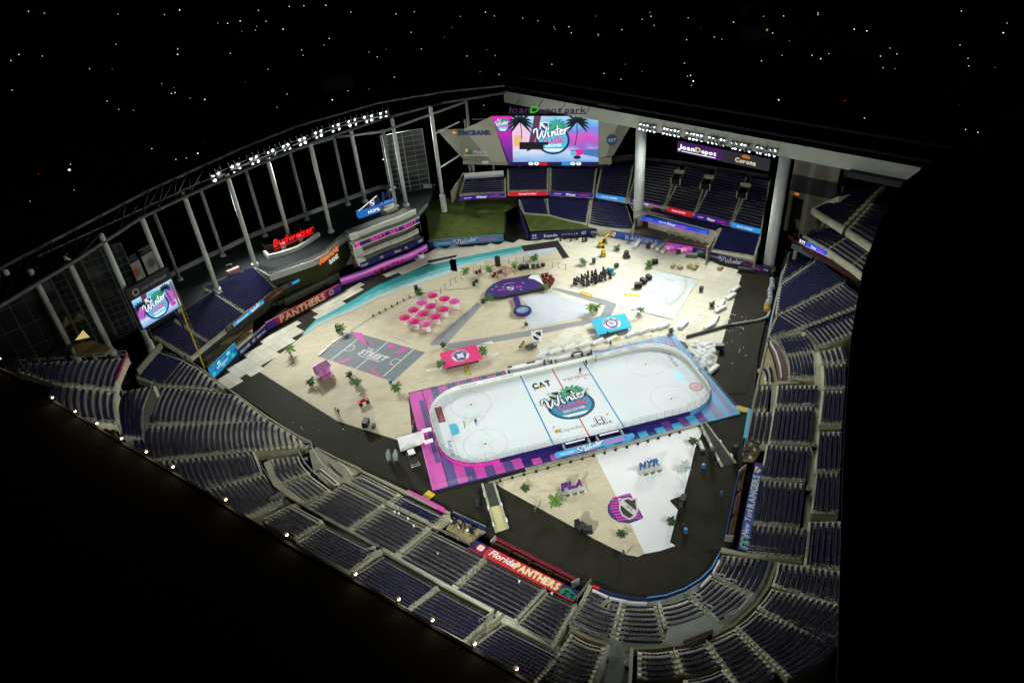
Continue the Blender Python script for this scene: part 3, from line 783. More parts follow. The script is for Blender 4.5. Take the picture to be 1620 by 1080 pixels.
def wordmark(ar, x, y, w, m, m2=None, lift=.05, wd=.09):
    """brush script word in strokes, about w wide, on the baseline y"""
    k = w / 5.6
    ST = [[(-2.95, .95, .5), (-2.8, 1.4), (-2.45, 1.5), (-2.32, 1.15), (-2.36, .35), (-2.2, .04), (-1.95, .3), (-1.6, 1.15), (-1.55, .3), (-1.4, .04), (-1.15, .4), (-.85, 1.5, .6)],
          [(-.70, .78, .8), (-.69, .25), (-.58, .06), (-.42, .2, .6)], [(-.70, 1.08, 1), (-.58, 1.16, 1)],
          [(-.12, .72, .8), (-.1, .05), (0, .5), (.2, .75), (.35, .6), (.36, .15), (.5, .1), (.62, .3, .5)],
          [(.78, 1.35, .8), (.75, .3), (.85, .06), (1.05, .18, .6)], [(.5, .85, .7), (1.1, .92, .6)],
          [(1.12, .4, .6), (1.45, .5), (1.5, .72), (1.3, .78), (1.15, .5), (1.2, .15), (1.4, .06), (1.7, .25, .6)],
          [(1.78, .75, .8), (1.8, .05), (1.9, .5), (2.1, .75), (2.3, .75, .6), (2.7, .85, .3)]]
    for j, (mm, q) in enumerate(((m2, 2.1), (m, 1.0))):
        if mm is None: continue
        for s_ in ST:
            P = [(x + k * p[0], y + k * (p[1] + .16 * p[0]) * 1.15, (p[2] if len(p) > 2 else 1.0)) for p in s_]
            ar.stroke(P, k * .25 * q, mm, 'script', lift + .01 * j)
def palm_print(ar, x, y, s, m, lift=.05, trunk=None):
    """flat palm: seven drooping leaves"""
    if trunk: ar.stroke([(x - s * .12, y - s * 1.3), (x - s * .05, y - s * .6), (x, y)], s * .1, trunk, 'trunk_print', lift)
    for a in (-.6, -.25, .1, .45, .8, 1.25, 1.8, 2.3, 2.7, 3.05, 3.4, 3.75):
        P = [(x, y)]
        for q in (.35, .7, 1.0): P.append((x + s * q * math.cos(a), y + s * (q * math.sin(a) - .38 * q * q)))
        w_ = [.5, 1, .9, .1]
        ar.stroke([(p[0], p[1], w_[i]) for i, p in enumerate(P)], s * .19, m, 'leaf_print', lift)
def event_badge(ar, x, y, s, mats, lift=.05):
    """round badge: palm, shield, script word, second word"""
    ring, field, white, pink, green, light = mats
    m_lit = white if white.name.startswith('lit') else None
    ar.disc(x, y - .1 * s, .52 * s, .46 * s, ring, 'badge_ring', lift)
    ar.disc(x, y - .1 * s, .45 * s, .40 * s, field, 'badge_field', lift + .01)
    ar.poly([(x - .3 * s, y - .38 * s), (x + .3 * s, y - .38 * s), (x + .18 * s, y - .46 * s), (x - .18 * s, y - .46 * s)], white, 'badge_snow', lift + .02)
    palm_print(ar, x + .16 * s, y + .34 * s, .34 * s, green, lift + .03)
    palm_print(ar, x + .12 * s, y + .36 * s, .22 * s, light, lift + .035)
    shield(ar, x - .24 * s, y + .3 * s, .27 * s, BLACK if m_lit is None else ring, m_lit, 0, lift + .05)
    wordmark(ar, x + .0 * s, y + .0 * s, 1.12 * s, white, ring, lift + .09)
    ar.text('CLASSIC', x + .04 * s, y - .19 * s, .14 * s, pink, w=.66 * s, lift=lift + .12, bold=.06, rot=.06)
    ar.text('DISCOVER', x + .02 * s, y - .31 * s, .08 * s, white, w=.5 * s, lift=lift + .12, bold=.03, rot=.04)
def sponsors(ar, fr):
    shield(ar, fr.w * .79, 1.1, 1.6, NAVY, LETW)
letterwall('outfield_wall', 'dark navy outfield wall with four white sponsor names below the green slope', Z2(716, 1040, 1218, 1003), 0, 2.3, NAVY,
           [('Expedia', .26, .32, .38, .17, LETW, 0), ('PERRY ELLIS', .50, .34, .26, .2, LETW, 0), ('DISCOVER', .86, .3, .36, .18, LETW, 0), ('H', .055, .48, .35, .045, LETW, 0), ('HONDA', .055, .18, .16, .07, LETW, 0), ('ADT', .675, .3, .45, .06, LETW, 0)])
letterwall('outfield_wall', 'blue outfield wall with large silver block letters', Z2(1220, 1022, 1545, 1085), 0, 2.4, mat('royal_print', (.03, .09, .42), .5, .1),
           [('RANGERS', .62, .18, .6, .62, mat('silver_print', (.42, .46, .56), .5, .1), 0)], arts=lambda ar, fr: (ar.rect(0, 0, fr.w * .14, 2.4, PURPLE), ar.poly([(fr.w * .03, 2.1), (fr.w * .12, 2.1), (fr.w * .12, 1.0), (fr.w * .075, .4), (fr.w * .03, 1.0)], LETW, lift=.04), ar.stroke([(fr.w * .035, 1.9), (fr.w * .115, .9)], .35, RED, lift=.05)))
tt, fr = letterwall('mural_wall', 'lit pink sunset mural with a palm at its right end in right field', V8(800, 150, 1080, 200), 0, 2.6, em('mural_pink', (150, 60, 150), .8), arts=lambda ar, fr: (
    [ar.disc(fr.w * (.05 + .1 * i), 1.0 + .5 * (i % 3), .9, .6, em('mural_%d' % (i % 4), [(235, 150, 190), (215, 90, 170), (160, 70, 170), (250, 190, 200)][i % 4], .8), 'mural_cloud', .03 + .004 * i) for i in range(6)],
    ar.rect(fr.w * .64, 0, fr.w, 2.6, NAVY, lift=.07), palm_print(ar, fr.w * .82, 1.2, 1.9, mat('pale_green_print', (.12, .4, .28), .6, .1), .09)))
letterwall('outfield_wall', 'dark purple wall with white script and pink block letters beside the right field foul pole', V8(1082, 203, 1482, 314), 0, 2.3, mat('deep_purple_print', (.03, .018, .10), .5, .1),
           [('DISCOVER', .1, .38, .2, .15, LETW, 0), ('CLASSIC', .72, .3, .34, .27, PINK, 0)], arts=lambda ar, fr: (shield(ar, fr.w * .215, 1.1, 1.4, NAVY, LETW), wordmark(ar, fr.w * .42, .55, fr.w * .32, LETW), ar.rect(fr.w * .9, 1.2, fr.w * .97, 1.5, LETW)))
letterwall('outfield_wall', 'light blue wall banner with white script and pink block letters below the left centre grass', Z2(72, 1086, 548, 1046), 0, 2.3, mat('teal_wall_print', (.07, .24, .42), .5, .15),
           [('CLASSIC', .80, .3, .4, .24, mat('hot_pink_print', (.7, .12, .4), .5, 0), 0)], arts=lambda ar, fr: (ar.rect(0, 0, fr.w * .07, 2.3, NAVY), ar.rect(fr.w * .1, .5, fr.w * .32, 1.6, SKYBLUE), ar.text('DISCOVER', fr.w * .21, .8, .4, LETW, w=fr.w * .15, lift=.06), shield(ar, fr.w * .37, 1.1, 1.5, NAVY, LETW), wordmark(ar, fr.w * .54, .55, fr.w * .26, LETW)))
def slope(name, P, m=GRASS):
    mb = MB(); mb.add([at(x, y, z) for x, y, z in P], [tuple(range(len(P)))]); return struct(name, mb, m)
slope('grass_slope', [(*Z2(20, 800)[0], 4.2), (*Z2(62, 900)[0], 3.2), (*Z2(78, 1052)[0], 2.2), (*Z2(300, 1030)[0], 2.2), (*Z2(552, 995)[0], 2.2), (*Z2(556, 862)[0], 3.2), (*Z2(640, 820)[0], 3.6), (*Z2(640, 768)[0], 4.2), (*Z2(300, 770)[0], 4.6), (*Z2(200, 770)[0], 4.8)])
slope('grass_slope', [(*Z2(714, 985)[0], 2.2), (*Z2(960, 972)[0], 2.2), (*Z2(1215, 960)[0], 2.2), (*Z2(1360, 975)[0], 2.6), (*Z2(1030, 935)[0], 2.9), (*Z2(1000, 892)[0], 2.9), (*Z2(830, 880)[0], 2.9), (*Z2(670, 868)[0], 2.9)])
def onewall(name, label, cat, P, z0, z1, th, m):
    p = ats(P, z0 if not hasattr(z0, '__len__') else 0); tt = thing(name, label, cat, p[0]); mb = MB(); mb.wall(p, z0, z1, th); mb.build('panel', m, tt); return tt
def wall2(name, label, pts, m, th=.4, cat='wall'):
    """wall with its own top per point: (px, py, z of that top)"""
    P = [at(x, y, z) for x, y, z in pts]; tt = thing(name, label, cat, (P[0][0], P[0][1], 0)); mb = MB(); mb.wall(P, 0, [p[2] for p in pts], th); mb.build('panel', m, tt); return tt
wall2('side_wall', 'dark navy wall running back from the field between the two green slopes', [(*Z2(700, 990)[0], 2.5), (*Z2(655, 870)[0], 3.4), (*Z2(632, 768)[0], 4.6)], NAVY)
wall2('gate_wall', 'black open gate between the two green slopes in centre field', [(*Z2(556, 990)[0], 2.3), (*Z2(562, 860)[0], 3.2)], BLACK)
mb = MB(); mb.prism([tuple(p[:2]) for p in ats(Z2(565, 850, 640, 830, 660, 975, 570, 985), .3)], -.2, .06); struct('tunnel_floor', mb, BLACK)  # the gate tunnel's darkness is put into this black floor colour

# ---------------------------------------------------------------- left field bleachers
t = stand('grandstand', 'left field bleachers of navy seats above the painted palm ribbon', (330, 500), 0)
zb_ = lambda r: 4.2 + .36 * r
block(t, 15, [(0, zb_(0), Z4(1085, 945, 1175, 870)), (14, zb_(14), Z4(885, 825, 985, 748))], nseg=5, seatm=SEAT, skirt=1.0)
block(t, 15, [(0, zb_(0), Z4(1185, 862, 1385, 705)), (14, zb_(14), Z4(1000, 735, 1215, 590))], nseg=5, seatm=SEAT, skirt=1.0)
block(t, 16, [(0, zb_(0), Z5(95, 690, 275, 568)), (15, zb_(15), Z5(-120, 560, 150, 448))], nseg=5, seatm=SEAT, skirt=1.0)
block(t, 5, [(0, zb_(0), Z5(285, 560, 380, 500)), (4, zb_(4), Z5(235, 522, 320, 488))], nseg=5, seatm=SEAT, skirt=1.0)
BRW = mat('brown_print', (.13, .045, .03), .6, .4, .6)
ribbon(t, Z4(1062, 975, 1190, 868), 3.5, 1.4, mat('dark_navy_panel', (.02, .025, .05), .6, .2))
frb, o = ribbon(t, Z4(1195, 864, 1292, 790), 3.5, 1.5, BRW); a_ = Art(frb, o); palm_print(a_, frb.w * .15, .8, 1.0, GREEN, .06); palm_print(a_, frb.w * .75, .8, 1.1, GREEN, .06)
frb, o = ribbon(t, Z5(0, 815, 285, 590), 3.5, 1.5, BRW)
a_ = Art(frb, o); a_.rect(frb.w * .12, .25, frb.w * .72, 1.25, em('ribbon_cyan', (45, 170, 215), .9), lift=.04); a_.text('DISCOVER', frb.w * .3, .5, .5, EW, w=frb.w * .22, lift=.06); wordmark(a_, frb.w * .56, .45, frb.w * .2, EW, None, .06); palm_print(a_, frb.w * .05, .9, .9, GREEN, .06)
frb, o = ribbon(t, Z5(290, 588, 510, 475), 3.5, 1.5, BRW)
a_ = Art(frb, o); palm_print(a_, frb.w * .2, .8, 1.0, GREEN, .06); palm_print(a_, frb.w * .93, .8, 1.0, GREEN, .06); a_.rect(frb.w * .32, .1, frb.w * .62, 1.35, em('ribbon_navy', (28, 40, 110), .8), lift=.03); a_.rect(frb.w * .36, .35, frb.w * .58, 1.0, em('ribbon_cyan', (45, 170, 215), .9), lift=.04); a_.text('AutoNation', frb.w * .72, .5, .45, LETW, w=frb.w * .16, lift=.06)
mb = MB(); mb.wall([q + np.array([-1.2, 1.2, 0]) for q in ats(Z4(1070, 955, 1440, 690), 4.2) + ats(Z5(290, 570, 380, 510), 4.2)], 0, 3.6, .3); mb.build('under_wall', mat('bullpen_back_wall', (.05, .045, .03), .8, .2), t)
slab(t, 'rear_walk', ats(Z4(870, 840, 1220, 590, 1420, 470, 1300, 430, 1000, 560, 800, 800), 9.0), 8.9, mat('dark_concourse', (.05, .055, .055), .8, .2), 1.2)
"""bullpen under the ribbon"""
t = thing('bullpen', 'open tan bullpen area with benches between the ribbon and the foul pole', 'bullpen', at(340, 575, 0))
slab(t, 'floor', ats(Z4(1090, 975, 1440, 745, 1440, 860, 1180, 1010), .12), .12, mat('tan_clay', (.36, .30, .15), .9, .2), .3)
for i in range(5):
    p, q = ats(Z4(1190 + i * 26, 900 - i * 6, 1290 + i * 24, 850 - i * 10), .5)
    mb = MB(); mb.tube(p, q, .22, 4); mb.build('bench', mat('pale_wood', (.45, .4, .25), .7, .15), t)
t = thing('bullpen_seating', 'dark terraced relief pitchers seating behind the red lettered wall', 'seating', at(*Z5(420, 640)[0], 0))
for i in range(4):
    P = ats(Z5(215 + i * 35, 680 - i * 12 - 20, 600 + i * 10, 520 - i * 16), .4 + .5 * i); mb = MB(); mb.wall(P, 0, .5 + .5 * i, .9); mb.build('terrace_step', mat('dark_green_grey', (.085, .10, .075), .8, .2), t)
letterwall('outfield_wall', 'red outfield wall with large cream block letters in left field', Z5(230, 800, 650, 575), 0, 2.3, mat('panther_red', (.38, .02, .03), .5, .15),
           [('PANTHERS', .47, .08, .84, .60, CREAMP, 0)], arts=lambda ar, fr: (ar.rect(0, 0, fr.w * .12, 2.3, PURPLE, lift=.03), ar.rect(fr.w * .80, 0, fr.w, 2.3, PURPLE, lift=.03), ar.disc(fr.w * .86, 1.2, .85, .85, GOLD, lift=.05), ar.disc(fr.w * .86, 1.2, .5, .5, RED, lift=.06)))
letterwall('outfield_wall', 'purple outfield wall with small white sponsor names by the left field bullpen', Z5(70, 955, 232, 806), 0, 2.2, NAVY, [('DISCOVER', .22, .3, .35, .32, LETW, 0), ('ADT', .52, .3, .4, .1, LETW, 0), ('PERRY ELLIS', .78, .3, .24, .3, LETW, 0)])
tt, fr = letterwall('outfield_screen', 'cyan lit screen in the left field wall beside the yellow foul pole', Z4(1215, 1078, 1360, 930), 0, 3.2, em('screen_cyan', (25, 130, 180), .9), cat='screen', arts=lambda ar, fr: ([ar.disc(fr.w * (.08 + .12 * i), .9 + .8 * ((i * 7) % 3), .7, .5, em('scr_%d' % (i % 3), [(60, 190, 200), (20, 90, 170), (120, 215, 215)][i % 3], .9), 'wave', .03 + .004 * i) for i in range(8)], ar.text('Winter', fr.w * .4, 1.2, .8, EW, w=fr.w * .45, shear=.3, lift=.09), ar.rect(0, 0, fr.w, .12, BLACK, lift=.1), ar.rect(0, 3.05, fr.w, 3.2, BLACK, lift=.1)))
# ================================================================ roof, columns, trusses
ROOFM = mat('black_roof_membrane', (.012, .012, .013), .85, .3, .05)
edge = [(-60, 560), (0, 584), (20, 592), (88, 637), (200, 705), (300, 764), (380, 815), (480, 875), (590, 935), (700, 1001), (800, 1058), (880, 1106), (960, 1160)]
ep = ats(edge, 38)
poly = [tuple(p[:2]) for p in ep] + [(-10, -150), (-60, -200), (-260, -160), (-260, 60)]
t = thing('stadium_roof', 'black retracted roof filling the lower left corner with small lamps along its edge', 'roof', (ep[6][0], ep[6][1], 0))
mb = MB(); mb.prism(poly, 36.5, 38.0); mb.build('roof_deck', ROOFM, t)
mb = MB(); mb.wall([p + np.array([0, 0, 0]) for p in ep], 37.6, 38.3, .3); mb.build('roof_curb', DARKM, t)
mb = MB()
for q in (ep[2], ep[8]): mb.tube((q[0] - 30, q[1] - 30, -.5), (q[0] - 30, q[1] - 30, 36.6), 1.2, 10)
mb.build('roof_column', COLW, t)
redge = [(1322, 1130), (1326, 1000), (1330, 850), (1335, 700), (1345, 540), (1365, 425), (1395, 345), (1428, 290), (1466, 261), (1500, 234), (1522, 223), (1538, 236), (1549, 300), (1551, 420), (1543, 600), (1524, 800), (1492, 1000), (1470, 1130)]
rp = ats(redge, 38)
t = thing('stadium_roof', 'dark grey curved roof panel standing along the right side of the seating', 'roof', (rp[4][0], rp[4][1], 0))
mb = MB(); mb.prism([tuple(p[:2]) for p in rp], 37.9, 38.0); mb.build('roof_deck', mat('dark_grey_roof', (.10, .10, .105), .9, .15, .05), t)
mb = MB()
for q in (3,): mb.tube((rp[q][0] + 5, rp[q][1] - 4, -.5), (rp[q][0] + 5, rp[q][1] - 4, 35.2), .9, 10)
mb.build('roof_column', COLW, t)
mb = MB(); mb.wall([q + np.array([-2.5, 2.5, 0]) for q in rp[10:17]], -.5, 37.6, .6); tt = thing('facade', 'black outer stadium facade below the right roof panel', 'facade', (rp[12][0] + 2, rp[12][1] - 2, -.5)); mb.build('wall', DARKM, tt)  # unseen wall added to keep floodlight spill off the outer ground
# lamps on the roof edge
LAMP = em('warm_lamp', (255, 232, 185), 7)
pr = proto('roof_edge_lamp', 'lamp', 'lamps along the roof edge')
mb = MB(); mb.tube((0, 0, 0), (0, 0, 1.0), .07, 6); mb.box((.1, 0, 1.05), (.5, .3, .12)); mb.build('post', BLACK, pr)
mb = MB(); mb.lathe([(.02, -.15), (.15, -.09), (.18, .0), (.1, .11), (.02, .14)], (.25, 0, .85), 10); mb.build('globe', LAMP, pr, True)
ld = bpy.data.lights.new('lamp_glow', 'POINT'); ld.energy = 60; ld.color = (1, .72, .38); ld.shadow_soft_size = .3
lo = bpy.data.objects.new('lamp_glow', ld); C.objects.link(lo); lo.parent = pr; lo.location = (.35, 0, 1.3)
lamps = [(88, 631), (124, 653), (158, 672), (197, 696), (236, 717), (278, 741), (361, 793), (457, 849), (565, 911), (633, 951), (686, 984), (752, 1021), (818, 1061)]
for i, (x, y) in enumerate(lamps):
    q = at(x - 4, y + 5, 38); put(pr, q, 0, 'small warm white lamp on the black roof edge, %s from the left' % ['first', 'second', 'third', 'fourth', 'fifth', 'sixth', 'seventh', 'eighth', 'ninth', 'tenth', 'eleventh', 'twelfth', 'last'][i])
put(pr, at(1, 574, 38), 0, 'small warm lamp at the far left end of the roof edge, cut by the frame')

# tall columns of the open side
cols = [((19, 453), (82, 564)), ((50, 433), (119, 564)), ((103, 402), (178, 558)), ((158, 369), (236, 544)), ((222, 336), (284, 494)), ((290, 303), (345, 460)), ((360, 273), (404, 420)), ((426, 249), (457, 374)), ((491, 226), (524, 367)), ((556, 206), (578, 320)), ((620, 187), (643, 326)), ((682, 168), (700, 311))]
names = ['first', 'second', 'third', 'fourth', 'fifth', 'sixth', 'seventh', 'eighth', 'ninth', 'tenth', 'eleventh', 'twelfth']
tops = []
for i, (tp, bs) in enumerate(cols):
    b = at(*bs, 9.0); h = max(33, min(40, up(*tp, b)))
    tops.append(np.array([b[0], b[1], h]))
    t = thing('roof_column', 'tall pale front column under the curved roof truss, %s from the left' % names[i], 'column', (b[0], b[1], 0), 'front columns of the curved truss')
    mb = MB(); mb.lathe([(.62, 9), (.62, h - .4), (.4, h)], (b[0], b[1], 0), 14); mb.build('shaft', COLW, t, True)
    mb = MB(); mb.lathe([(1.0, 0), (1.0, 9.7), (.7, 9.9)], (b[0], b[1], 0), 14); mb.build('foot', COLW, t)
bcols = [((246, 342), (285, 443)), ((319, 307), (353, 405)), ((391, 279), (420, 374)), ((461, 254), (486, 348)), ((531, 230), (551, 324)), ((605, 205), (612, 243)), ((737, 158), (740, 190))]
btops = []
for i, (tp, bs) in enumerate(bcols):
    if i < 5: b = at(*bs, 9.0)
    else: b = np.array([*at(*tp, 36.5)[:2], 9])
    h = max(32, min(37.5, up(*tp, b))); btops.append(np.array([b[0], b[1], h]))
    t = thing('roof_column', 'thinner grey column of the row behind, %s from the left' % names[i], 'column', (b[0], b[1], 0), 'rear columns of the curved truss')
    mb = MB(); mb.lathe([(.5, 0), (.5, h)], (b[0], b[1], 0), 12); mb.build('shaft', mat('rear_column_paint', (.30, .32, .31), .6, .1), t, True)
    mb = MB(); mb.lathe([(.85, 8.9), (.85, 9.5)], (b[0], b[1], 0), 12); mb.build('foot', COLW, t)
# curved truss carried by them
t = thing('roof_truss', 'long dark curved roof truss over the left field columns', 'truss', (tops[5][0], tops[5][1], 0))
lowl = ats([(-40, 512), (0, 484), (120, 412), (222, 345), (300, 308), (400, 264), (500, 224), (600, 190), (700, 163), (800, 147)], 36.6)
upl = ats([(-40, 450), (0, 425), (120, 362), (236, 301), (300, 272), (380, 236), (470, 200), (600, 163), (700, 146), (798, 136)], 37.4)
upl = [b_ + (b_ - a_) * .0 for a_, b_ in zip(lowl, upl)]
TR = mat('truss_paint', (.12, .125, .12), .6, .2)
mb = MB(); mb.path(lowl, .42, 6); mb.build('inner_chord', TR, t)
mb = MB(); mb.path(upl, .35, 6); mb.build('outer_chord', mat('truss_outer_paint', (.22, .23, .22), .6, .15), t)
sk = ats([(-40, 512), (0, 484), (120, 412), (222, 345), (300, 308), (400, 264), (500, 224), (600, 190), (700, 163), (800, 147), (798, 137), (700, 147), (600, 164), (470, 201), (380, 237), (300, 273), (236, 302), (120, 363), (0, 426), (-40, 451)], 31.5)
mb = MB(); mb.add(sk, [(i, i + 1, 18 - i, 19 - i) for i in range(9)]); mb.build('roof_skin', ROOFM, t)  # dark sheet added beneath the truss lamps as their backdrop
mb = MB()
for a_, b_, c_, d_ in zip(lowl, lowl[1:], upl, upl[1:]):
    for q in (0, .33, .66): mb.tube(lerp(a_, b_, q), lerp(c_, d_, q), .16, 4); mb.tube(lerp(a_, b_, q), lerp(c_, d_, q + .3), .1, 4)
mb.build('bracing', DARKM, t)
rear = [p + np.array([0, 0, -.6]) for p in btops]
mb = MB(); mb.path([rear[0] + (rear[0] - rear[1]) * 2] + rear, .4, 5); mb.build('rear_beam', mat('truss_outer_paint', (.22, .23, .22)), t)
mb = MB()
for q in range(12): mb.tube(tops[q], min(lowl, key=lambda p: np.hypot(*(p - tops[q])[:2])), .25, 5)
tag(mb.build('column_head', DARKM, t), kind='stuff')

# straight white beam on the right
a = at(800, 143, 36.4); b = at(1459, 263, 36.4); d = (b - a); L_ = np.linalg.norm(d[:2]); u = d / np.linalg.norm(d); u[2] = 0
v = np.array([u[1], -u[0], 0])   # towards the field? checked below
if (np.array([20, 20, 0]) - (a + b) / 2).dot(v) < 0: v = -v
BEAM = mat('pale_beam_paint', (.44, .47, .41), .6, .1, .1)
t = thing('roof_beam', 'long pale straight roof beam running from the video board to the right roof', 'beam', ((a + b)[0] / 2, (a + b)[1] / 2, 0))
mb = MB(); ang = math.atan2(u[1], u[0])
mid = (a + b) / 2 + v * -.2
mb.box((mid[0], mid[1], 34.6), (L_, 2.6, 3.7), ang); mb.build('girder', BEAM, t)
mb = MB(); mb.box((mid[0] - v[0] * 6, mid[1] - v[1] * 6, 37.0), (L_ + 6, 9.0, .7), ang); mb.box((mid[0] - v[0] * 14, mid[1] - v[1] * 14, 38.0), (L_ + 6, 9.0, .7), ang); mb.build('roof_skin', ROOFM, t)
mb = MB(); mb.box((mid[0] + u[0] * L_ * .44 + v[0] * 2.2, mid[1] + u[1] * L_ * .44 + v[1] * 2.2, 32.4), (14, 2.0, 1.4), ang); mb.build('service_box', DARKM, t)
for (tx, ty), r_, z0_, lb_ in (((1014.5, 208), 1.55, 0, 'thick white column rising from the right centre upper deck'), ((1242, 252), 1.5, 0, 'thick white column beside the right field foul pole')):
    f = on_plane(tx, ty, a, b); x_, y_ = f[0], f[1]
    tt = thing('roof_column', lb_, 'column', (x_, y_, 0)); mb = MB(); mb.lathe([(r_, 0), (r_, 32.9)], (x_, y_, 0), 20); mb.build('shaft', mat('white_column', (.55, .59, .58), .55, .08), tt, True)
    mb = MB(); mb.lathe([(r_ + .5, 0), (r_ + .5, 1.0), (r_ + .1, 1.3)], (x_, y_, 0), 20); mb.build('foot', CONC2, tt)

# ---------------------------------------------------------------- floodlights
LENS = em('flood_lens', (236, 246, 255), 5)
HOUS = mat('flood_housing', (.10, .105, .11), .5, .1)
hb = MB(); hb.lathe([(.14, -.5), (.28, -.4), (.38, -.05), (.40, .25), (.36, .25), (.34, .03)], (0, 0, 0), 10); hb.box((0, 0, -.2), (.95, .1, .12))
lb2 = MB(); lb2.lathe([(.28, .05), (.28, .08)], (0, 0, 0), 10)
hme = hb.build('floodlight', HOUS); lme = lb2.build('lens', LENS); HM, LM = hme.data, lme.data
bpy.data.objects.remove(hme); bpy.data.objects.remove(lme)
# the far side fixtures seen side-on glow less
def aim(p, q, jit):
    d = Vector(np.array(q) - np.array(p)).normalized(); d = (d + Vector((random.uniform(-1, 1), random.uniform(-1, 1), random.uniform(-.6, .6))) * jit).normalized()
    return d.to_track_quat('Z', 'Y').to_euler()
AIM = [(8, 38, 1.15, 101), (-11, 68, 1.07, 125), (-34, -35, 2.14, 105), (44, 16, 1.07, 122), (30, -40, 1.06, 99), (-38, 24, 1.32, 60), (-55, 56, 1.79, 100), (-30, -34, 4.95, 60), (-70, -17, 0.98, 118), (23, 40, 1.22, 82), (15, -29, 1.53, 60), (16, 59, 1.23, 123), (-70, 85, 0.47, 60), (41, 52, 2.88, 64), (8, 22, 3.14, 85), (-31, 13, 0.82, 99), (-67, 74, 1.62, 99)]   # beam target x, y, relative power, cone of the seventeen banks
def bank(label, p, u, n, rows, target, group, spot=None, jit=.35, step=1.25, big=1.0):
    """a frame of floodlights at p along u, aimed at the field, with the beam it throws"""
    t = thing('floodlight_bank', label, 'floodlights', p, group)
    u = np.array(u) / np.linalg.norm(u)
    mb = MB(); w_ = n * step
    for k in range(rows): mb.tube(p - u * w_ / 2 + [0, 0, .35 - 1.4 * k], p + u * w_ / 2 + [0, 0, .35 - 1.4 * k], .09, 5)
    for s in (-.5, 0, .5): mb.tube(p + u * w_ * s + [0, 0, 1.6], p + u * w_ * s + [0, 0, .35 - 1.4 * (rows - 1)], .07, 5)
    mb.build('frame', STEEL, t)
    for k in range(rows):
        for i in range(n):
            q = p + u * ((i - (n - 1) / 2) * step + random.uniform(-.2, .2)) + np.array([0, 0, .1 - 1.4 * k])
            o = bpy.data.objects.new('floodlight', HM); C.objects.link(o); o.parent = t; o.location = q - p; o.scale = (big,) * 3
            tg = np.array(target) + np.array([random.uniform(-45, 45), random.uniform(-45, 45), 0]); o.rotation_euler = aim(q, tg, jit)
            o['worldpos'] = 1; o['base'] = list(p)
            l = bpy.data.objects.new('lens', LM); C.objects.link(l); l.parent = o
    if spot is not None:
        tx, ty, pw, cone = AIM[spot]; target = np.array([tx, ty, 0.0])
        ld = bpy.data.lights.new('beam', 'SPOT'); ld.energy = FLOOD * pw; ld.spot_size = math.radians(cone); ld.spot_blend = 1.0; ld.shadow_soft_size = 2.0; ld.color = (.97, 1.0, .95)
        lo = bpy.data.objects.new('beam', ld); C.objects.link(lo); lo.parent = t
        lo.location = np.array([0, 0, -2.6]) + (np.array(target) - p) / np.linalg.norm(np.array(target) - p) * 1.8
        lo.rotation_euler = (Vector(np.array(target) - p)).to_track_quat('-Z', 'Y').to_euler()
    return t
lpts = [(342, 276), (372, 262), (401, 250), (428, 240), (452, 230), (478, 220), (503, 209), (530, 199), (556, 191), (582, 185), (606, 179)]
lw = ats(lpts, 35.0)
for i, p in enumerate(lw):
    u = lw[min(i + 1, 10)] - lw[max(i - 1, 0)]
    bank('floodlight cluster on the curved left truss, %s from the left' % names[i], p, u, 2, 2, (-8, 8, 0), 'floodlight clusters on the left truss', 6 + i // 2 if i % 2 == 0 else None, step=1.9, jit=.5, big=1.45)
mb = MB(); mb.wall([p + np.array([0, 0, 1.5]) for p in lw], 34.2, 34.5, .9); t = thing('catwalk', 'bright lit lighting catwalk under the curved left truss', 'catwalk', (lw[5][0], lw[5][1], 0)); mb.build('walkway', STEEL, t)
mb = MB(); mb.path([p + np.array([0, 0, .2]) for p in lw], .08, 4); mb.build('rail', STEEL, t)
rpts = [(1024, 199), (1062, 206), (1098, 213), (1134, 220), (1172, 229), (1212, 236)]
for i, (x, y) in enumerate(rpts):
    p = on_plane(x, y, a + v * 2.0, b + v * 2.0)
    bank('floodlight cluster hanging under the pale right beam, %s from the left' % names[i], p, b - a, 5, 2, (5, 5, 0), 'floodlight clusters under the right beam', i, step=1.15, jit=.3)
# the near side banks hang under the two near roofs, out of this view
for i, (x, y) in enumerate([(150, 700), (380, 830), (640, 980)]):
    p = np.array([(-90, -17, 34.0), (-70, -44, 34.0), (-47, -71, 34.0)][i], float)
    bank('floodlight cluster under the near roof, %s from the left' % names[i], p, ep[8] - ep[4], 6, 2, (0, 10, 0), 'floodlight clusters under the near roof', 12 + i)
for i, k in enumerate([3, 5]):
    p = np.array([(17, -72, 33.5), (38, -45, 33.5)][i], float)
    bank('floodlight cluster under the right roof, %s from the camera' % names[i], p, rp[k + 1] - rp[k - 1], 6, 2, (-5, 10, 0), 'floodlight clusters under the right roof', 15 + i)

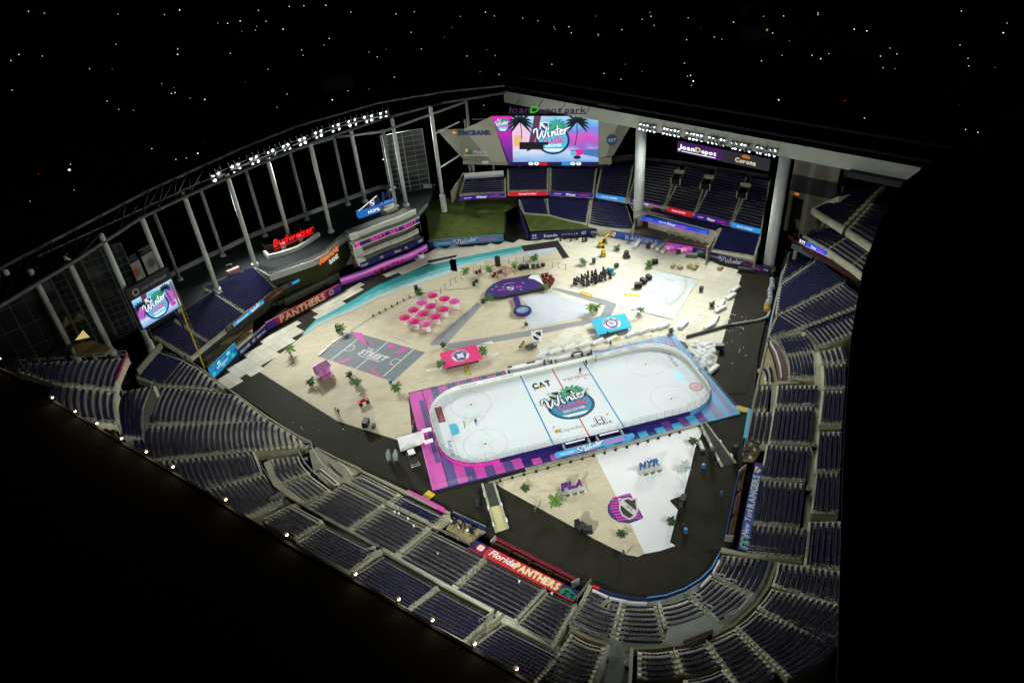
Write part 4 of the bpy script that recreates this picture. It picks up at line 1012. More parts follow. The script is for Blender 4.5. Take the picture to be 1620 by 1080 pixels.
# ---------------------------------------------------------------- main video board
PA, PB = at(733, 258, 16.0), at(968, 258, 16.0)
def bp2(px, py): return on_plane(px, py, PA, PB)
BF = Frame(PA, np.array([PB[0] - PA[0], PB[1] - PA[1], 0]), (0, 0, 1))
def bxy(P): return [((q - BF.o).dot(BF.u), (q - BF.o).dot(BF.v)) for q in (bp2(x, y) for x, y in P)]
t = thing('video_board', 'huge lit video board with beach scene and script lettering above centre field', 'video board', (*((PA + PB) / 2)[:2], 0))
ar = Art(BF, t)
TAN = mat('tan_board_panel', (.46, .45, .36), .7, .08, .15); TAN2 = mat('perforated_tan_panel', (.26, .26, .20), .8, .25, 1.5)
def bpanel(P, m, name, d=.8, l=0.0):
    P = bxy(P); a_ = sum(P[i][0] * P[(i + 1) % len(P)][1] - P[(i + 1) % len(P)][0] * P[i][1] for i in range(len(P)))
    if a_ < 0: P = P[::-1]
    n = len(P); mb = MB()
    mb.add(BF.map(P, l) + BF.map(P, l - d), [tuple(range(n)), tuple(range(2 * n - 1, n - 1, -1))] + [(i, n + i, n + (i + 1) % n, (i + 1) % n) for i in range(n)])
    return mb.build(name, m, t)
bpanel(Z2(472, 258, 568, 545, 470, 543, 292, 340), TAN, 'left_panel', l=.0)
bpanel(Z2(292, 340, 470, 543, 290, 530, 124, 345), TAN2, 'left_mesh_panel', l=-.2)
bpanel(Z2(1150, 240, 1285, 263, 1195, 512, 1150, 520), TAN, 'right_panel')
bpanel(Z2(1285, 263, 1362, 300, 1240, 508, 1195, 512), TAN2, 'right_mesh_panel', l=-.2)
bpanel(Z2(290, 533, 575, 548, 575, 566, 290, 560), CONC2, 'left_catwalk', 1.6)
bpanel(Z2(1150, 522, 1230, 512, 1230, 560, 1150, 562), CONC2, 'right_catwalk', 1.6)
bpanel(Z2(470, 253, 1150, 253, 1150, 570, 590, 570), BLACK, 'cabinet', 1.4, -.02)
def grad(name, stops, vert=True, k=1.0, noise=.0):
    """lit picture that runs through colours along the object's generated height"""
    m = bpy.data.materials.new(name); m.use_nodes = True; n, l = m.node_tree.nodes, m.node_tree.links
    b_ = n['Principled BSDF']; tc = n.new('ShaderNodeTexCoord'); sp = n.new('ShaderNodeSeparateXYZ'); rm = n.new('ShaderNodeValToRGB')
    l.new(tc.outputs['Generated'], sp.inputs[0])
    src = sp.outputs['Z' if vert else 'X']
    if noise:
        no = n.new('ShaderNodeTexNoise'); no.inputs['Scale'].default_value = 3.0; no.inputs['Detail'].default_value = 6
        l.new(tc.outputs['Generated'], no.inputs['Vector'])
        ma = n.new('ShaderNodeMath'); ma.operation = 'MULTIPLY_ADD'; ma.inputs[1].default_value = noise
        l.new(no.outputs['Fac'], ma.inputs[0]); l.new(src, ma.inputs[2]); src = ma.outputs[0]
        sb = n.new('ShaderNodeMath'); sb.operation = 'SUBTRACT'; sb.inputs[1].default_value = noise / 2; l.new(src, sb.inputs[0]); src = sb.outputs[0]
    l.new(src, rm.inputs['Fac']); e = rm.color_ramp.elements
    while len(e) < len(stops): e.new(.5)
    for i, (p, c) in enumerate(stops): e[i].position = p; e[i].color = (*lin(c), 1)
    b_.inputs['Base Color'].default_value = (.01, .01, .01, 1)
    l.new(rm.outputs['Color'], b_.inputs['Emission Color']); b_.inputs['Emission Strength'].default_value = k
    return m
def spoly(P, m, name, lift): return ar.poly(bxy(P), m, name, lift)
spoly(Z2(472, 256, 595, 256, 610, 566, 585, 566), grad('side_screen', [(0, (45, 15, 95)), (.35, (120, 25, 160)), (1, (225, 20, 190))]), 'side_screen', .03)
PICT = grad('sky_picture', [(0, (90, 150, 215)), (.22, (205, 215, 245)), (.36, (150, 95, 205)), (.5, (225, 70, 190)), (.66, (120, 130, 225)), (.85, (105, 185, 235)), (1, (185, 225, 245))], noise=.5)
spoly(Z2(598, 256, 1148, 256, 1148, 545, 606, 545), PICT, 'screen', .03)
EK, EG, EWD = em('lit_black', (10, 28, 40), .6), em('lit_green', (35, 150, 110), .9), em('lit_wood', (105, 55, 75), .8)
ESN = grad('lit_snow', [(0, (120, 165, 230)), (.4, (170, 205, 245)), (1, (235, 240, 255))], True, .95, .8)
EWH, EPB, ESKY, EDK, EAQ = em('lit_white', (245, 250, 255), 1.05), em('lit_deep_pink', (225, 30, 150), 1.0), em('lit_aqua', (70, 190, 225), 1.0), em('lit_deep_blue', (22, 40, 105), .8), em('lit_sea', (70, 120, 190), .9)
spoly(Z2(606, 545, 606, 470, 700, 462, 800, 480, 900, 495, 1000, 488, 1148, 520, 1148, 545), ESN, 'snow', .045)
spoly(Z2(960, 470, 1148, 462, 1148, 518, 1000, 488), EAQ if False else EAQ, 'sea', .05)
spoly(Z2(598, 300, 640, 290, 720, 330, 700, 470, 606, 470), em('lit_pale_pink', (235, 200, 225), .95), 'cloud', .04)
spoly(Z2(612, 380, 655, 372, 672, 440, 612, 450), em('lit_orange', (235, 190, 130), .9), 'hut', .052)
spoly(Z2(740, 256, 785, 256, 765, 350, 720, 470, 690, 480, 725, 350), EWD, 'trunk_print', .055)
sx_ = lambda px: bxy([px])[0]
def spalm(px, s, tr):
    x, y = sx_(px); palm_print(ar, x, y, s, EK, .06)
    xb, yb = sx_(tr); ar.stroke([(x, y), (x * .6 + xb * .4 + .25, (y + yb) / 2), (xb, yb)], .28, EK, 'trunk_print', .06)
spalm(Z2(650, 288)[0], 4.2, Z2(662, 400)[0]); spalm(Z2(1012, 288)[0], 4.0, Z2(1000, 440)[0])
x, y = sx_(Z2(858, 385)[0]); event_badge(ar, x, y, 10.5, (EDK, ESKY, EWH, EPB, EG, em('lit_leaf', (60, 175, 135), .9)), .08)
x, y = sx_(Z2(1022, 485)[0]); ar.disc(x, y, 1.6, 1.0, EPB, 'cap', .07); ar.disc(x - 1.7, y - .3, 1.0, .8, ESKY, 'ball', .075); ar.disc(x - .5, y - 1.6, 1.2, .6, EK, 'ball', .072)
ar.poly(bxy(Z2(648, 418, 830, 418, 830, 436, 800, 436, 800, 464, 648, 464)), BLACK, 'dead_module', .30)
spoly(Z2(590, 545, 1148, 545, 1148, 568, 594, 568), EN, 'score_strip', .05)
spoly(Z2(770, 546, 822, 546, 822, 567, 770, 567), ER, 'score_strip', .06); spoly(Z2(915, 546, 970, 546, 970, 567, 915, 567), EC, 'score_strip', .06)
for q in (720, 755, 985, 1022):
    x, y = sx_((660 + q / 4, 120 + 556 / 4)); ar.disc(x, y, .85, .55, EWH, 'score_dot', .075)
    ar.text('0', x, y - .3, .6, EDK, lift=.085, bold=.03, name='score_digit')
x, y = sx_(Z2(540, 310)[0]); event_badge(ar, x, y, 4.2, (EDK, ESKY, EWH, EPB, EG, EG), .06)
# signs on the board's sides
PRN = mat('navy_letters', (.02, .06, .22), .5, .1)
x, y = sx_(Z2(367, 374)[0]); w_ = abs(sx_(Z2(470, 370)[0])[0] - sx_(Z2(270, 374)[0])[0]); ar.text('PNCBANK', x, y, 1.5, PRN, w=w_, lift=.25, bold=.03, th=.2)
x, y = sx_(Z2(237, 358)[0]); ar.disc(x, y, 1.1, 1.1, mat('orange_mark', (.55, .2, .04), .5, .1), 'mark', .2); ar.poly([(x - .5, y + .6), (x + .7, y), (x - .5, y - .6)], LETW, 'mark', .23)
x, y = sx_(Z2(400, 492)[0]); ar.text('Health', x, y, 1.3, LETW, w=4.6, lift=.2, bold=.02, th=.15); ar.rect(x - 5.8, y - .7, x + 2.6, y - .35, LETW, lift=.2)
x, y = sx_(Z2(315, 480)[0]); ar.rect(x - 1.3, y - .8, x - .1, y + 1.0, mat('orange_mark', (.55, .2, .04)), lift=.2); ar.rect(x, y - .8, x + 1.2, y + 1.0, GREEN, lift=.2); ar.rect(x - .5, y, x + .5, y + 1.05, LETW, lift=.22)
x, y = sx_(Z2(435, 543)[0]); ar.rect(x - 1.2, y - .4, x + 1.0, y + .5, LETW, lift=.6)
x, y = sx_(Z2(1232, 405)[0]); ar.poly([(x + 1.75 * math.cos(math.pi / 8 + i * math.pi / 4), y + 1.95 * math.sin(math.pi / 8 + i * math.pi / 4)) for i in range(8)], mat('blue_octagon', (.02, .09, .28), .5, .1), 'octagon', .15); ar.text('ADT', x, y - .5, 1.0, LETW, w=2.4, lift=.2, shear=.2, bold=.03)
# letters over the board
t2 = thing('roof_sign', 'unlit purple letters with a green D standing above the video board', 'sign', (*((PA + PB) / 2)[:2], 0))
PA2, PB2 = PA - BF.v * 0 + BF.n * 18, PB + BF.n * 18; BF2 = Frame(PA2, BF.u, (0, 0, 1))
def bxy2(P): return [((q - BF2.o).dot(BF2.u), (q - BF2.o).dot(BF2.v)) for q in (on_plane(x, y, PA2, PB2) for x, y in P)]
a2 = Art(BF2, t2); PUR = em('sign_purple', (52, 8, 62), .9)  # letters carry a weak emission of their own
def word2(s, x0, x1, yb, yt, m):
    (xa, ya), (xb, yb2), (xc, yt2) = bxy2(Z2(x0, yb, x1, yb, (x0 + x1) / 2, yt)); a2.text(s, (xa + xb) / 2, (ya + yb2) / 2, abs(yt2 - ya), m, w=abs(xb - xa), lift=.3, th=.3, bold=.02, name='letters', shear=.15)
word2('loan', 583, 712, 233, 192, PUR); word2('D', 716, 768, 233, 192, em('sign_green', (40, 170, 40), .9)); word2('epot', 772, 912, 233, 198, PUR); word2('park', 932, 1066, 233, 198, PUR)
(x0, y0), (x1, y1) = bxy2(Z2(575, 240, 1075, 240)); mb = MB(); mb.tube(BF2.p(x0, y0, 0), BF2.p(x1, y1, 0), .12, 5)
for q in (0, .33, .66, 1): mb.tube(BF2.p(lerp(x0, x1, q), y0, 0), BF.p(lerp(x0, x1, q), y0 - 1.5, -.6), .1, 4)
mb.build('sign_frame', DARKM, t2)
# legs and lattice that carry the board
mb = MB()
for px in (320, 470, 640, 900, 1100, 1210):
    x, y = sx_((660 + px / 4, 120 + 540 / 4)); p = BF.p(x, 0, -2.0); mb.tube((p[0], p[1], 0), (p[0], p[1], 30), .45, 8)
for yy in (4, 9, 14): mb.tube(BF.p(4, yy, -2.0), BF.p(BF.u.dot(PB - PA), yy, -2.0), .25, 6)
mb.build('support_frame', mat('truss_outer_paint', (.22, .23, .22)), t)
mb = MB()
for y_ in (292, 505): p = bp2(*Z2(265, y_)[0]); q = tops[11]; z_ = p[2]; mb.tube((q[0], q[1], z_), p, .3, 6)
mb.build('side_arm', COLW, t)
# behind the board: grey cladding under the beam
mb = MB(); q0, q1 = bxy(Z2(560, 240, 1150, 250)); mb.wall([BF.p(q0[0] + 8, 0, -6), BF.p(q1[0] + 6, 0, -6)], 26, 35, .4); tt = thing('cladding_wall', 'pale grey cladding wall behind the letters over the video board', 'wall', (*BF.p(q0[0] + 8, 0, -6)[:2], 0)); mb.build('panel', mat('grey_green_cladding', (.18, .19, .15), .7, .15, .2), tt)
mb = MB(); mb.tube(BF.p(q0[0] + 10, 0, -6)[:2].tolist() + [0], BF.p(q0[0] + 10, 0, -6)[:2].tolist() + [26.2], .4, 6); mb.tube(BF.p(q1[0] + 4, 0, -6)[:2].tolist() + [0], BF.p(q1[0] + 4, 0, -6)[:2].tolist() + [26.2], .4, 6); mb.build('post', DARKM, tt)

# signs under the right beam
o0, o1 = on_plane(*R7(555, 210)[0], a - v * 6, b - v * 6), on_plane(*R7(1340, 380)[0], a - v * 6, b - v * 6)
def hsign(label, P, m, draw, depth=.5, off=6, tilt=None):
    A4 = [on_plane(x, y, a - v * off, b - v * off) for x, y in P]     # tl, tr, br, bl
    zb4, zt4 = (A4[2][2] + A4[3][2]) / 2, (A4[0][2] + A4[1][2]) / 2
    p0, p1 = A4[3].copy(), A4[2].copy(); p0[2] = p1[2] = zb4
    fr = face_frame(p0, p1, zt4 - zb4); tt = thing('billboard', label, 'billboard', (p0[0], p0[1], 0)); mb = MB(); h = fr.h
    vs = [fr.p(x, y, l) for l in (0, -depth) for x, y in ((0, 0), (fr.w, 0), (fr.w, h), (0, h))]; mb.add(vs, [(0, 1, 2, 3), (7, 6, 5, 4), (0, 4, 5, 1), (1, 5, 6, 2), (2, 6, 7, 3), (3, 7, 4, 0)])
    mb.build('panel', m, tt); draw(Art(fr, tt), fr); mb = MB()
    for q in (.1, .9): c = fr.p(fr.w * q, fr.h * .7, -.4); mb.tube(c, c + np.array([-v[0] * 4, -v[1] * 4, 6.0]), .15, 6)
    mb.build('hanger', DARKM, tt); return fr
hsign('lit purple billboard with white lettering under the right beam', R7(553, 125, 935, 205, 928, 305, 545, 210), em('bill_purple', (70, 18, 95), .75), lambda ar, fr: (ar.text('loan', fr.w * .24, fr.h * .34, fr.h * .42, EWH, w=fr.w * .32, bold=.05), ar.text('D', fr.w * .475, fr.h * .34, fr.h * .42, em('bill_gold', (215, 200, 140), .9), w=fr.w * .12, bold=.05), ar.text('epot', fr.w * .71, fr.h * .34, fr.h * .38, EWH, w=fr.w * .32, bold=.05), ar.rect(fr.w * .1, fr.h * .12, fr.w * .86, fr.h * .19, EWH), ar.disc(fr.w * .05, fr.h * .25, .4, .4, EWH)))
hsign('dark slate billboard with a gold crown and white lettering under the right beam', R7(938, 210, 1352, 270, 1330, 388, 930, 300), mat('slate_board', (.035, .035, .055), .6, .15), lambda ar, fr: (ar.text('Corona', fr.w * .5, fr.h * .24, fr.h * .34, em('cream_letters', (225, 215, 180), .8), w=fr.w * .44, bold=.05), [ar.disc(fr.w * .5 + (i - 2) * .45, fr.h * .78 + .12 * (2 - abs(i - 2)), .3, .42, em('crown', (190, 110, 35), .8), 'crown', .03 + .003 * i) for i in range(5)], ar.rect(fr.w * .5 - 1.1, fr.h * .66, fr.w * .5 + 1.1, fr.h * .76, em('crown', (190, 110, 35)))), .5)
# ================================================================ left field plaza
PLZ = mat('plaza_dark_floor', (.022, .026, .027), .8, .2, .3, spec=.1); PLW = mat('plaza_white_edge', (.50, .53, .48), .6, .1)
fe = ats(Z5(1140, 95, 1080, 160, 990, 200, 900, 225, 770, 205, 700, 240, 630, 290, 560, 365, 480, 405, 400, 432, 240, 488, 150, 440), 9.0)
bkp = ats([(250, 470), (215, 520), (120, 560), (0, 590), (0, 560), (120, 540), (283, 430), (400, 374), (600, 299), (690, 290)], 9.0)
t = thing('plaza', 'dark raised plaza with a white curved edge below the row of tall columns', 'plaza', (fe[6][0], fe[6][1], 0))
mb = MB(); mb.prism([tuple(p[:2]) for p in fe + bkp], 8.3, 9.0); mb.build('deck', PLZ, t)
mb = MB(); mb.wall(fe[3:], 7.3, 9.05, .5); mb.build('white_edge', PLW, t)
mb = MB(); mb.wall([p + np.array([.5, 1.2, 0]) for p in fe[4:]], 0, 8.4, .4); mb.build('green_wall', mat('dark_green_wall', (.035, .045, .012), .9, .3, .3), t)
mb = MB(); mb.wall(fe, 9.0, 10.1, .06); mb.build('glass_balustrade', mat('plaza_glass', (.35, .45, .42), .1, 0, spec=.5, alpha=.35), t)
mb = MB(); mb.wall(ats([(150, 520), (278, 433), (400, 375), (500, 336), (600, 299), (683, 297)], 9.0), 9.0, 10.3, .7); mb.build('rear_parapet', mat('parapet_grey', (.30, .33, .32), .7, .1), t)
sg0, sg1 = [on_plane(*q, fe[6] - np.array([-1.0, 3.0, 0]), fe[8] - np.array([-1.0, 3.0, 0])) for q in Z5(522, 425, 632, 362)]; sg1[2] = sg0[2] = (sg0[2] + sg1[2]) / 2; fb = face_frame(sg0, sg1, 4)
tt = thing('wall_sign', 'orange and white bank sign on the dark wall under the plaza edge', 'sign', fb.p(0, 0, .3)); a3 = Art(fb, tt); a3.lift = .35
OR = em('orange_lit', (235, 120, 40), .8)
a3.text('AmeraNt', fb.w * .5, .4, 1.5, OR, w=fb.w * 1.0, shear=.25, bold=.03, th=.25); a3.text('BANK', fb.w * .70, -1.6, 1.3, em('white_lit', (200, 200, 190), .8), w=fb.w * .48, bold=.03, th=.25)
mb = MB(); mb.tube(fb.p(0, .2, .2), fb.p(fb.w, .2, .2), .06, 4); mb.build('sign_frame', DARKM, tt)
# glass walls between the columns
def grid(label, P, nx, ny, z=9.0, r=.11, m=None, glass=True):
    b0, b1 = at(*P[0], z), at(*P[1], z); h = (up(*P[2], b0) + up(*P[3], b1)) / 2 - z; h = min(h, 27)
    fr = face_frame(b0, b1, h); tt = thing('window_wall', label, 'glass wall', b0)
    mb = MB()
    for i in range(ny + 1): mb.tube(fr.p(0, h * i / ny, 0), fr.p(fr.w, h * i / ny, 0), r * .75, 4)
    for i in range(nx + 1): mb.tube(fr.p(fr.w * i / nx, 0, 0), fr.p(fr.w * i / nx, h, 0), r * (1.6 if i in (0, nx, nx // 2) else .6), 4)
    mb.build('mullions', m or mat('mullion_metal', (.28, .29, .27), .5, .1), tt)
    for i in range(nx):
        vs = [fr.p(fr.w * (i + q) / nx, hh, -.06) for q, hh in ((.02, .1), (.98, .1), (.98, h - .1), (.02, h - .1))]
        mg = MB(); mg.add(vs, [(0, 1, 2, 3)]); mg.build('pane', mat('dark_glass', (.02, .025, .025), .1, 0, spec=.5), tt)
grid('tall gridded glass wall panel left of the video board', [(618, 308), (681, 296), (601, 215), (669, 203)], 4, 12)
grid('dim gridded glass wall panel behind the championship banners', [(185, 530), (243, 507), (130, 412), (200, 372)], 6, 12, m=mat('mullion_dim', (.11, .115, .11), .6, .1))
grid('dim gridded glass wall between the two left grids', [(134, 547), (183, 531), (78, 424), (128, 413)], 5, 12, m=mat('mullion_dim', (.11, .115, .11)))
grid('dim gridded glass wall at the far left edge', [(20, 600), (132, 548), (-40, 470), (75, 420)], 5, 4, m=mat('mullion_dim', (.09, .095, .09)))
for lab, P, yr in (('pale hanging championship banner with an orange emblem, year 1997', Z4(730, 552, 833, 508, 695, 440), '1997'), ('pale hanging championship banner with a dark emblem, year 2003', Z4(845, 492, 908, 440, 808, 386), '2003')):
    p0, p1 = at(185, 530, 9), at(300, 452, 9); Q = [on_plane(x, y, p0, p1) for x, y in P]
    q0, q1 = Q[0].copy(), Q[1].copy(); q0[2] = q1[2] = (Q[0][2] + Q[1][2]) / 2; fr = face_frame(q0, q1, Q[2][2] - Q[0][2]); h = fr.h
    tt = thing('banner', lab, 'banner', q0); ab = Art(fr, tt); vs = [fr.p(x, y, l) for l in (.3, .2) for x, y in ((0, 0), (fr.w, 0), (fr.w, h), (0, h))]
    mb = MB(); mb.add(vs, [(0, 1, 2, 3), (7, 6, 5, 4), (0, 4, 5, 1), (1, 5, 6, 2), (2, 6, 7, 3), (3, 7, 4, 0)]); mb.build('cloth', mat('banner_cloth', (.30, .30, .26), .8, .15), tt)
    ab.lift = .34; DKT = mat('dim_letters', (.2, .2, .18), .7, .05)
    ab.disc(fr.w / 2, h * .5, fr.w * .28, h * .22, mat('rust_emblem', (.35, .10, .03), .7, .2) if yr == '1997' else mat('slate_emblem', (.08, .09, .10), .7, .2), 'emblem'); ab.ring(fr.w / 2, h * .5, fr.w * .36, h * .32, .25, DKT, 'emblem_ring')
    ab.text(yr, fr.w / 2, -h * .28, h * .16, DKT, w=fr.w * .55, name='year_letters'); ab.text('CHAMPIONS', fr.w / 2, h * 1.1, h * .11, DKT, w=fr.w * .9, name='title_letters'); ab.text('WORLD SERIES', fr.w / 2, h * 1.26, h * .11, DKT, w=fr.w * .95, name='title_letters')
    mb = MB(); mb.tube(fr.p(0, h * 1.05, .25), fr.p(fr.w, h * 1.05, .25), .1, 5); mb.tube(fr.p(fr.w / 2, -h * .35, .25), fr.p(fr.w / 2, h * 1.4, .25), .08, 5)
    mb.tube((q0[0], q0[1], 9), fr.p(0, h * 1.4, .2), .1, 5); mb.build('hanger', DARKM, tt)
# left video board on its columns
c0, c1 = at(228, 560, 9), at(294, 518, 9)
Q = [on_plane(x, y, c0, c1) for x, y in ((212.5, 476), (273.6, 437.5), (286, 480.5), (227.8, 522))]
q0, q1 = Q[3].copy(), Q[2].copy(); q0[2] = q1[2] = (q0[2] + q1[2]) / 2; fr = face_frame(q0, q1, (Q[0][2] + Q[1][2]) / 2 - q0[2]); h = fr.h
t = thing('video_board', 'smaller tilted video board with the beach scene at the left, beside the yellow pole', 'video board', (*fr.p(fr.w / 2, 0, 0)[:2], 0)); ar = Art(fr, t)
mb = MB(); vs = [fr.p(x, y, l) for l in (0, -.9) for x, y in ((-.3, -.4), (fr.w + .3, -.4), (fr.w + .3, h * 1.42), (-.3, h * 1.42))]; mb.add(vs, [(0, 1, 2, 3), (7, 6, 5, 4), (0, 4, 5, 1), (1, 5, 6, 2), (2, 6, 7, 3), (3, 7, 4, 0)]); mb.build('cabinet', BLACK, t)
def lb_(x0, y0, x1, y1, m, n, l): return ar.rect(fr.w * x0, h * y0, fr.w * x1, h * y1, m, n, l)
mb = MB(); mb.add([fr.p(x, y, .03) for x, y in ((0, 0), (fr.w, 0), (fr.w, h), (0, h))], [(0, 1, 2, 3)]); mb.build('screen', PICT, t)
ar.poly([(0, 0), (fr.w, 0), (fr.w, h * .2), (fr.w * .5, h * .3), (0, h * .25)], ESN, 'snow', .05)
ar.poly([(fr.w * .22, h), (fr.w * .36, h), (fr.w * .28, h * .6), (fr.w * .1, h * .25), (fr.w * .2, h * .6)], EWD, 'trunk_print', .055)
palm_print(ar, fr.w * .12, h * .72, h * .26, EK, .06); palm_print(ar, fr.w * .78, h * .84, h * .24, EK, .06); ar.stroke([(fr.w * .78, h * .84), (fr.w * .82, h * .3)], .25, EK, 'trunk_print', .06)
event_badge(ar, fr.w * .47, h * .48, h * .82, (EDK, ESKY, EWH, EPB, EG, EG), .08); ar.disc(fr.w * .84, h * .22, fr.w * .07, h * .07, EPB, 'cap', .07)
ar.text('carecloud', fr.w * .6, h * 1.15, h * .12, mat('dim_white_letters', (.3, .3, .32), .6, .05), w=fr.w * .6, lift=.1); ar.ring(fr.w * .16, h * 1.2, h * .12, h * .12, h * .05, mat('dim_white_letters', (.3, .3, .32)), 'mark', .1)
mb = MB()
for q in (.12, .88): c = fr.p(fr.w * q, 0, -.5); mb.tube((c[0], c[1], 8.9), (c[0], c[1], c[2]), .3, 6)
mb.build('legs', DARKM, t)

# curved bar with red neon
bp_ = ats(Z5(215, 368, 240, 392, 320, 372, 400, 345, 460, 310, 522, 262), 9.0)
t = thing('bar_counter', 'curved white bar counter on the plaza in front of the red neon sign', 'bar', bp_[2])
mb = MB(); mb.wall(bp_, 9.0, 10.2, .9); mb.build('counter', PLW, t)
bk2 = [p + np.array([-1.0, 4.5, 0]) for p in bp_]
mb = MB(); mb.wall(bk2, 9.0, 11.0, .4); mb.build('back_bar', mat('back_bar_dark', (.05, .03, .03), .7, .2), t)
fr = face_frame(at(*Z5(268, 345)[0], 10.6), at(*Z5(492, 255)[0], 10.6), 3)
tt = thing('neon_sign', 'glowing red neon script sign above the curved plaza bar', 'neon sign', (*fr.p(fr.w / 2, 0, 0)[:2], 9)); an = Art(fr, tt)
NE = em('neon_red', (255, 25, 30), 1.3); an.text('Budweiser', fr.w / 2, .9, 2.2, NE, w=fr.w, lift=.1, shear=.25, bold=.0, th=.1, name='neon_letters'); an.stroke([(0, .1), (fr.w * .5, .4), (fr.w, .55)], .35, em('neon_deep', (200, 12, 25), .9), 'neon_bar', .1)
mb = MB()
for q in (.03, .5, .97): mb.tube(fr.p(fr.w * q, -1.6, 0), fr.p(fr.w * q, 1.6, 0), .08, 5)
mb.tube(fr.p(0, .7, 0), fr.p(fr.w, .7, 0), .08, 5); mb.build('sign_frame', DARKM, tt)
for i, (x, y) in enumerate(Z5(325, 345, 420, 298)):
    p = at(x, y, 9); tt = thing('beer_tap_tower', 'small pale tap tower behind the curved bar, %s one' % ('left', 'right')[i], 'tap tower', p); mb = MB(); mb.lathe([(.7, 0), (.5, 1.0), (.75, 1.1), (.75, 2.2), (.4, 2.4)], p, 10); mb.build('body', PLW, tt)
p = at(*Z4(1335, 480)[0], 9.0); t = thing('pink_cart', 'pale pink box cart on the plaza behind the left field bleachers', 'cart', p); mb = MB(); mb.box(p + np.array([0, 0, .9]), (3.6, 1.2, 1.5), .5); mb.build('box', mat('pale_pink_box', (.42, .27, .27), .7, .1), t); mb = MB()
for q in (-1.6, -.2): mb.tube(p + np.array([q, 1.6, 0]), p + np.array([q, 1.6, 2.4]), .06, 5)
mb.tube(p + np.array([-1.7, 1.6, 2.4]), p + np.array([0, 1.6, 2.4]), .1, 5); mb.build('frame', STEEL, t)
# home run kiosk and blue wedge sign
p = at(*Z5(930, 165)[0], 9.0); t = thing('kiosk', 'small tan kiosk on the plaza corner beneath the blue sign', 'kiosk', p)
mb = MB(); mb.box(p + np.array([0, 0, 1.9]), (4.2, 3.5, 3.8), .5); mb.box(p + np.array([0, 0, 4.0]), (5, 4.2, .3), .5); mb.build('booth', mat('tan_booth', (.36, .34, .26), .7, .1), t)
fr = face_frame(at(*Z1(1075, 985)[0], 11.5), at(*Z1(1310, 905)[0], 11.5), 2.4)
t = thing('home_run_sign', 'blue lit wedge sign with white lettering and a tall outlined M on the plaza', 'sign', (*fr.p(fr.w / 2, 0, -.6)[:2], 9)); ar = Art(fr, t)
mb = MB(); vs = [fr.p(x, y, l) for l in (0, -1.6) for x, y in ((0, 0), (fr.w, 0), (fr.w, 2.2), (0, 2.2))]; mb.add(vs, [(0, 1, 2, 3), (7, 6, 5, 4), (0, 4, 5, 1), (1, 5, 6, 2), (2, 6, 7, 3), (3, 7, 4, 0)]); mb.build('lit_panel', em('sign_blue', (32, 105, 185), .9), t)
ar.text('HOME RUN', fr.w * .55, .6, 1.0, EWH, w=fr.w * .6, bold=.02)
ar.poly([(.3, 2.3), (fr.w * .62, 2.3), (fr.w * .58, 5.6)], em('wedge_dark', (30, 34, 62), .7), 'wedge', -.4); ar.stroke([(.4, 2.4), (fr.w * .55, 5.2)], .25, EWH, 'wedge_edge', -.35); shield(ar, fr.w * .4, 3.4, 1.5, EN, EWH, 0, -.3)
M_ = [(0, 0), (.6, 3.4), (1.3, 1.2), (2.2, 3.8), (2.6, .2)]
ar.stroke([(fr.w * .68 + x, 2.4 + y) for x, y in M_], .75, em('outline_violet', (60, 60, 120), .8), 'letter_m', -.2); ar.stroke([(fr.w * .68 + x, 2.4 + y) for x, y in M_], .4, EK, 'letter_m', -.15)
ar.stroke([(fr.w * .9, 5.6), (fr.w * 1.02, 6.2), (fr.w * 1.08, 6.0)], .3, em('lit_pale_pink', (235, 200, 225)), 'leaping_mark', -.2)
mb = MB()
for q in (.1, .5, .9): mb.tube(fr.p(fr.w * q, -2.5, -.8), fr.p(fr.w * q, 3.5, -.8), .14, 5)
mb.build('sign_frame', DARKM, t)
# stacked curved terraces under the plaza
t = thing('terrace_tower', 'curved white tiers with lit bands at the corner of the plaza, above the pink wall', 'terraces', at(*Z5(950, 420)[0], 0))
FL = mat('terrace_concrete', (.38, .38, .30), .8, .15)
def tier(P, z, h, m, name='band', th=.4): 
    p = ats(P, z); mb = MB(); mb.wall(p, z, z + h, th); return mb.build(name, m, t), p
def shelf(P, z, depth, m=FL, th=.4):
    p = ats(P, z); bk_ = [q + np.array([-1.5, depth, 0]) for q in p]; mb = MB(); mb.prism([tuple(q[:2]) for q in p + bk_[::-1]], z - th, z); mb.build('tier_floor', m, t)
C0 = Z5(650, 545, 780, 500, 950, 432, 1050, 395, 1138, 348)
tier(C0, 0, 2.4, grad('sunset_wall', [(0, (60, 30, 110)), (.4, (150, 60, 150)), (.7, (235, 130, 190)), (1, (70, 50, 140))], True, .75, .5), 'lit_wall', .5)
base = resample(ats(Z5(780, 505, 870, 468, 950, 432, 1050, 395, 1138, 348), 0), 9)
def lvl(sb, e=0): return [p + np.array([-.3, 1, 0]) * sb for p in base[e:]]
def band(sb, z, h, m, name, th=.35): mb = MB(); mb.wall(lvl(sb), z, z + h, th); return mb.build(name, m, t)
def deck2(s0, s1, z, m=FL, th=.35): mb = MB(); mb.prism([tuple(q[:2]) for q in lvl(s0) + lvl(s1)[::-1]], z - th, z); mb.build('tier_floor', m, t)
TWH = mat('tower_white', (.62, .64, .56), .6, .08)
band(1.5, 2.7, 1.7, NAVY, 'navy_band'); deck2(1.6, 7, 3.6); band(4.6, 4.4, 1.5, TWH, 'white_band'); deck2(4.6, 8, 5.6)
band(2.6, 9.0, 1.4, em('led_navy2', (40, 18, 80), .9), 'lit_band'); deck2(2.4, 7, 9.0, TWH); band(2.2, 10.5, .4, TWH, 'white_band')
band(4.2, 11.0, 1.6, TWH, 'white_band'); deck2(2.6, 7.5, 10.9, FL); deck2(4.2, 9, 12.0, mat('tower_top_floor', (.10, .11, .10), .8, .2))
mb = MB()
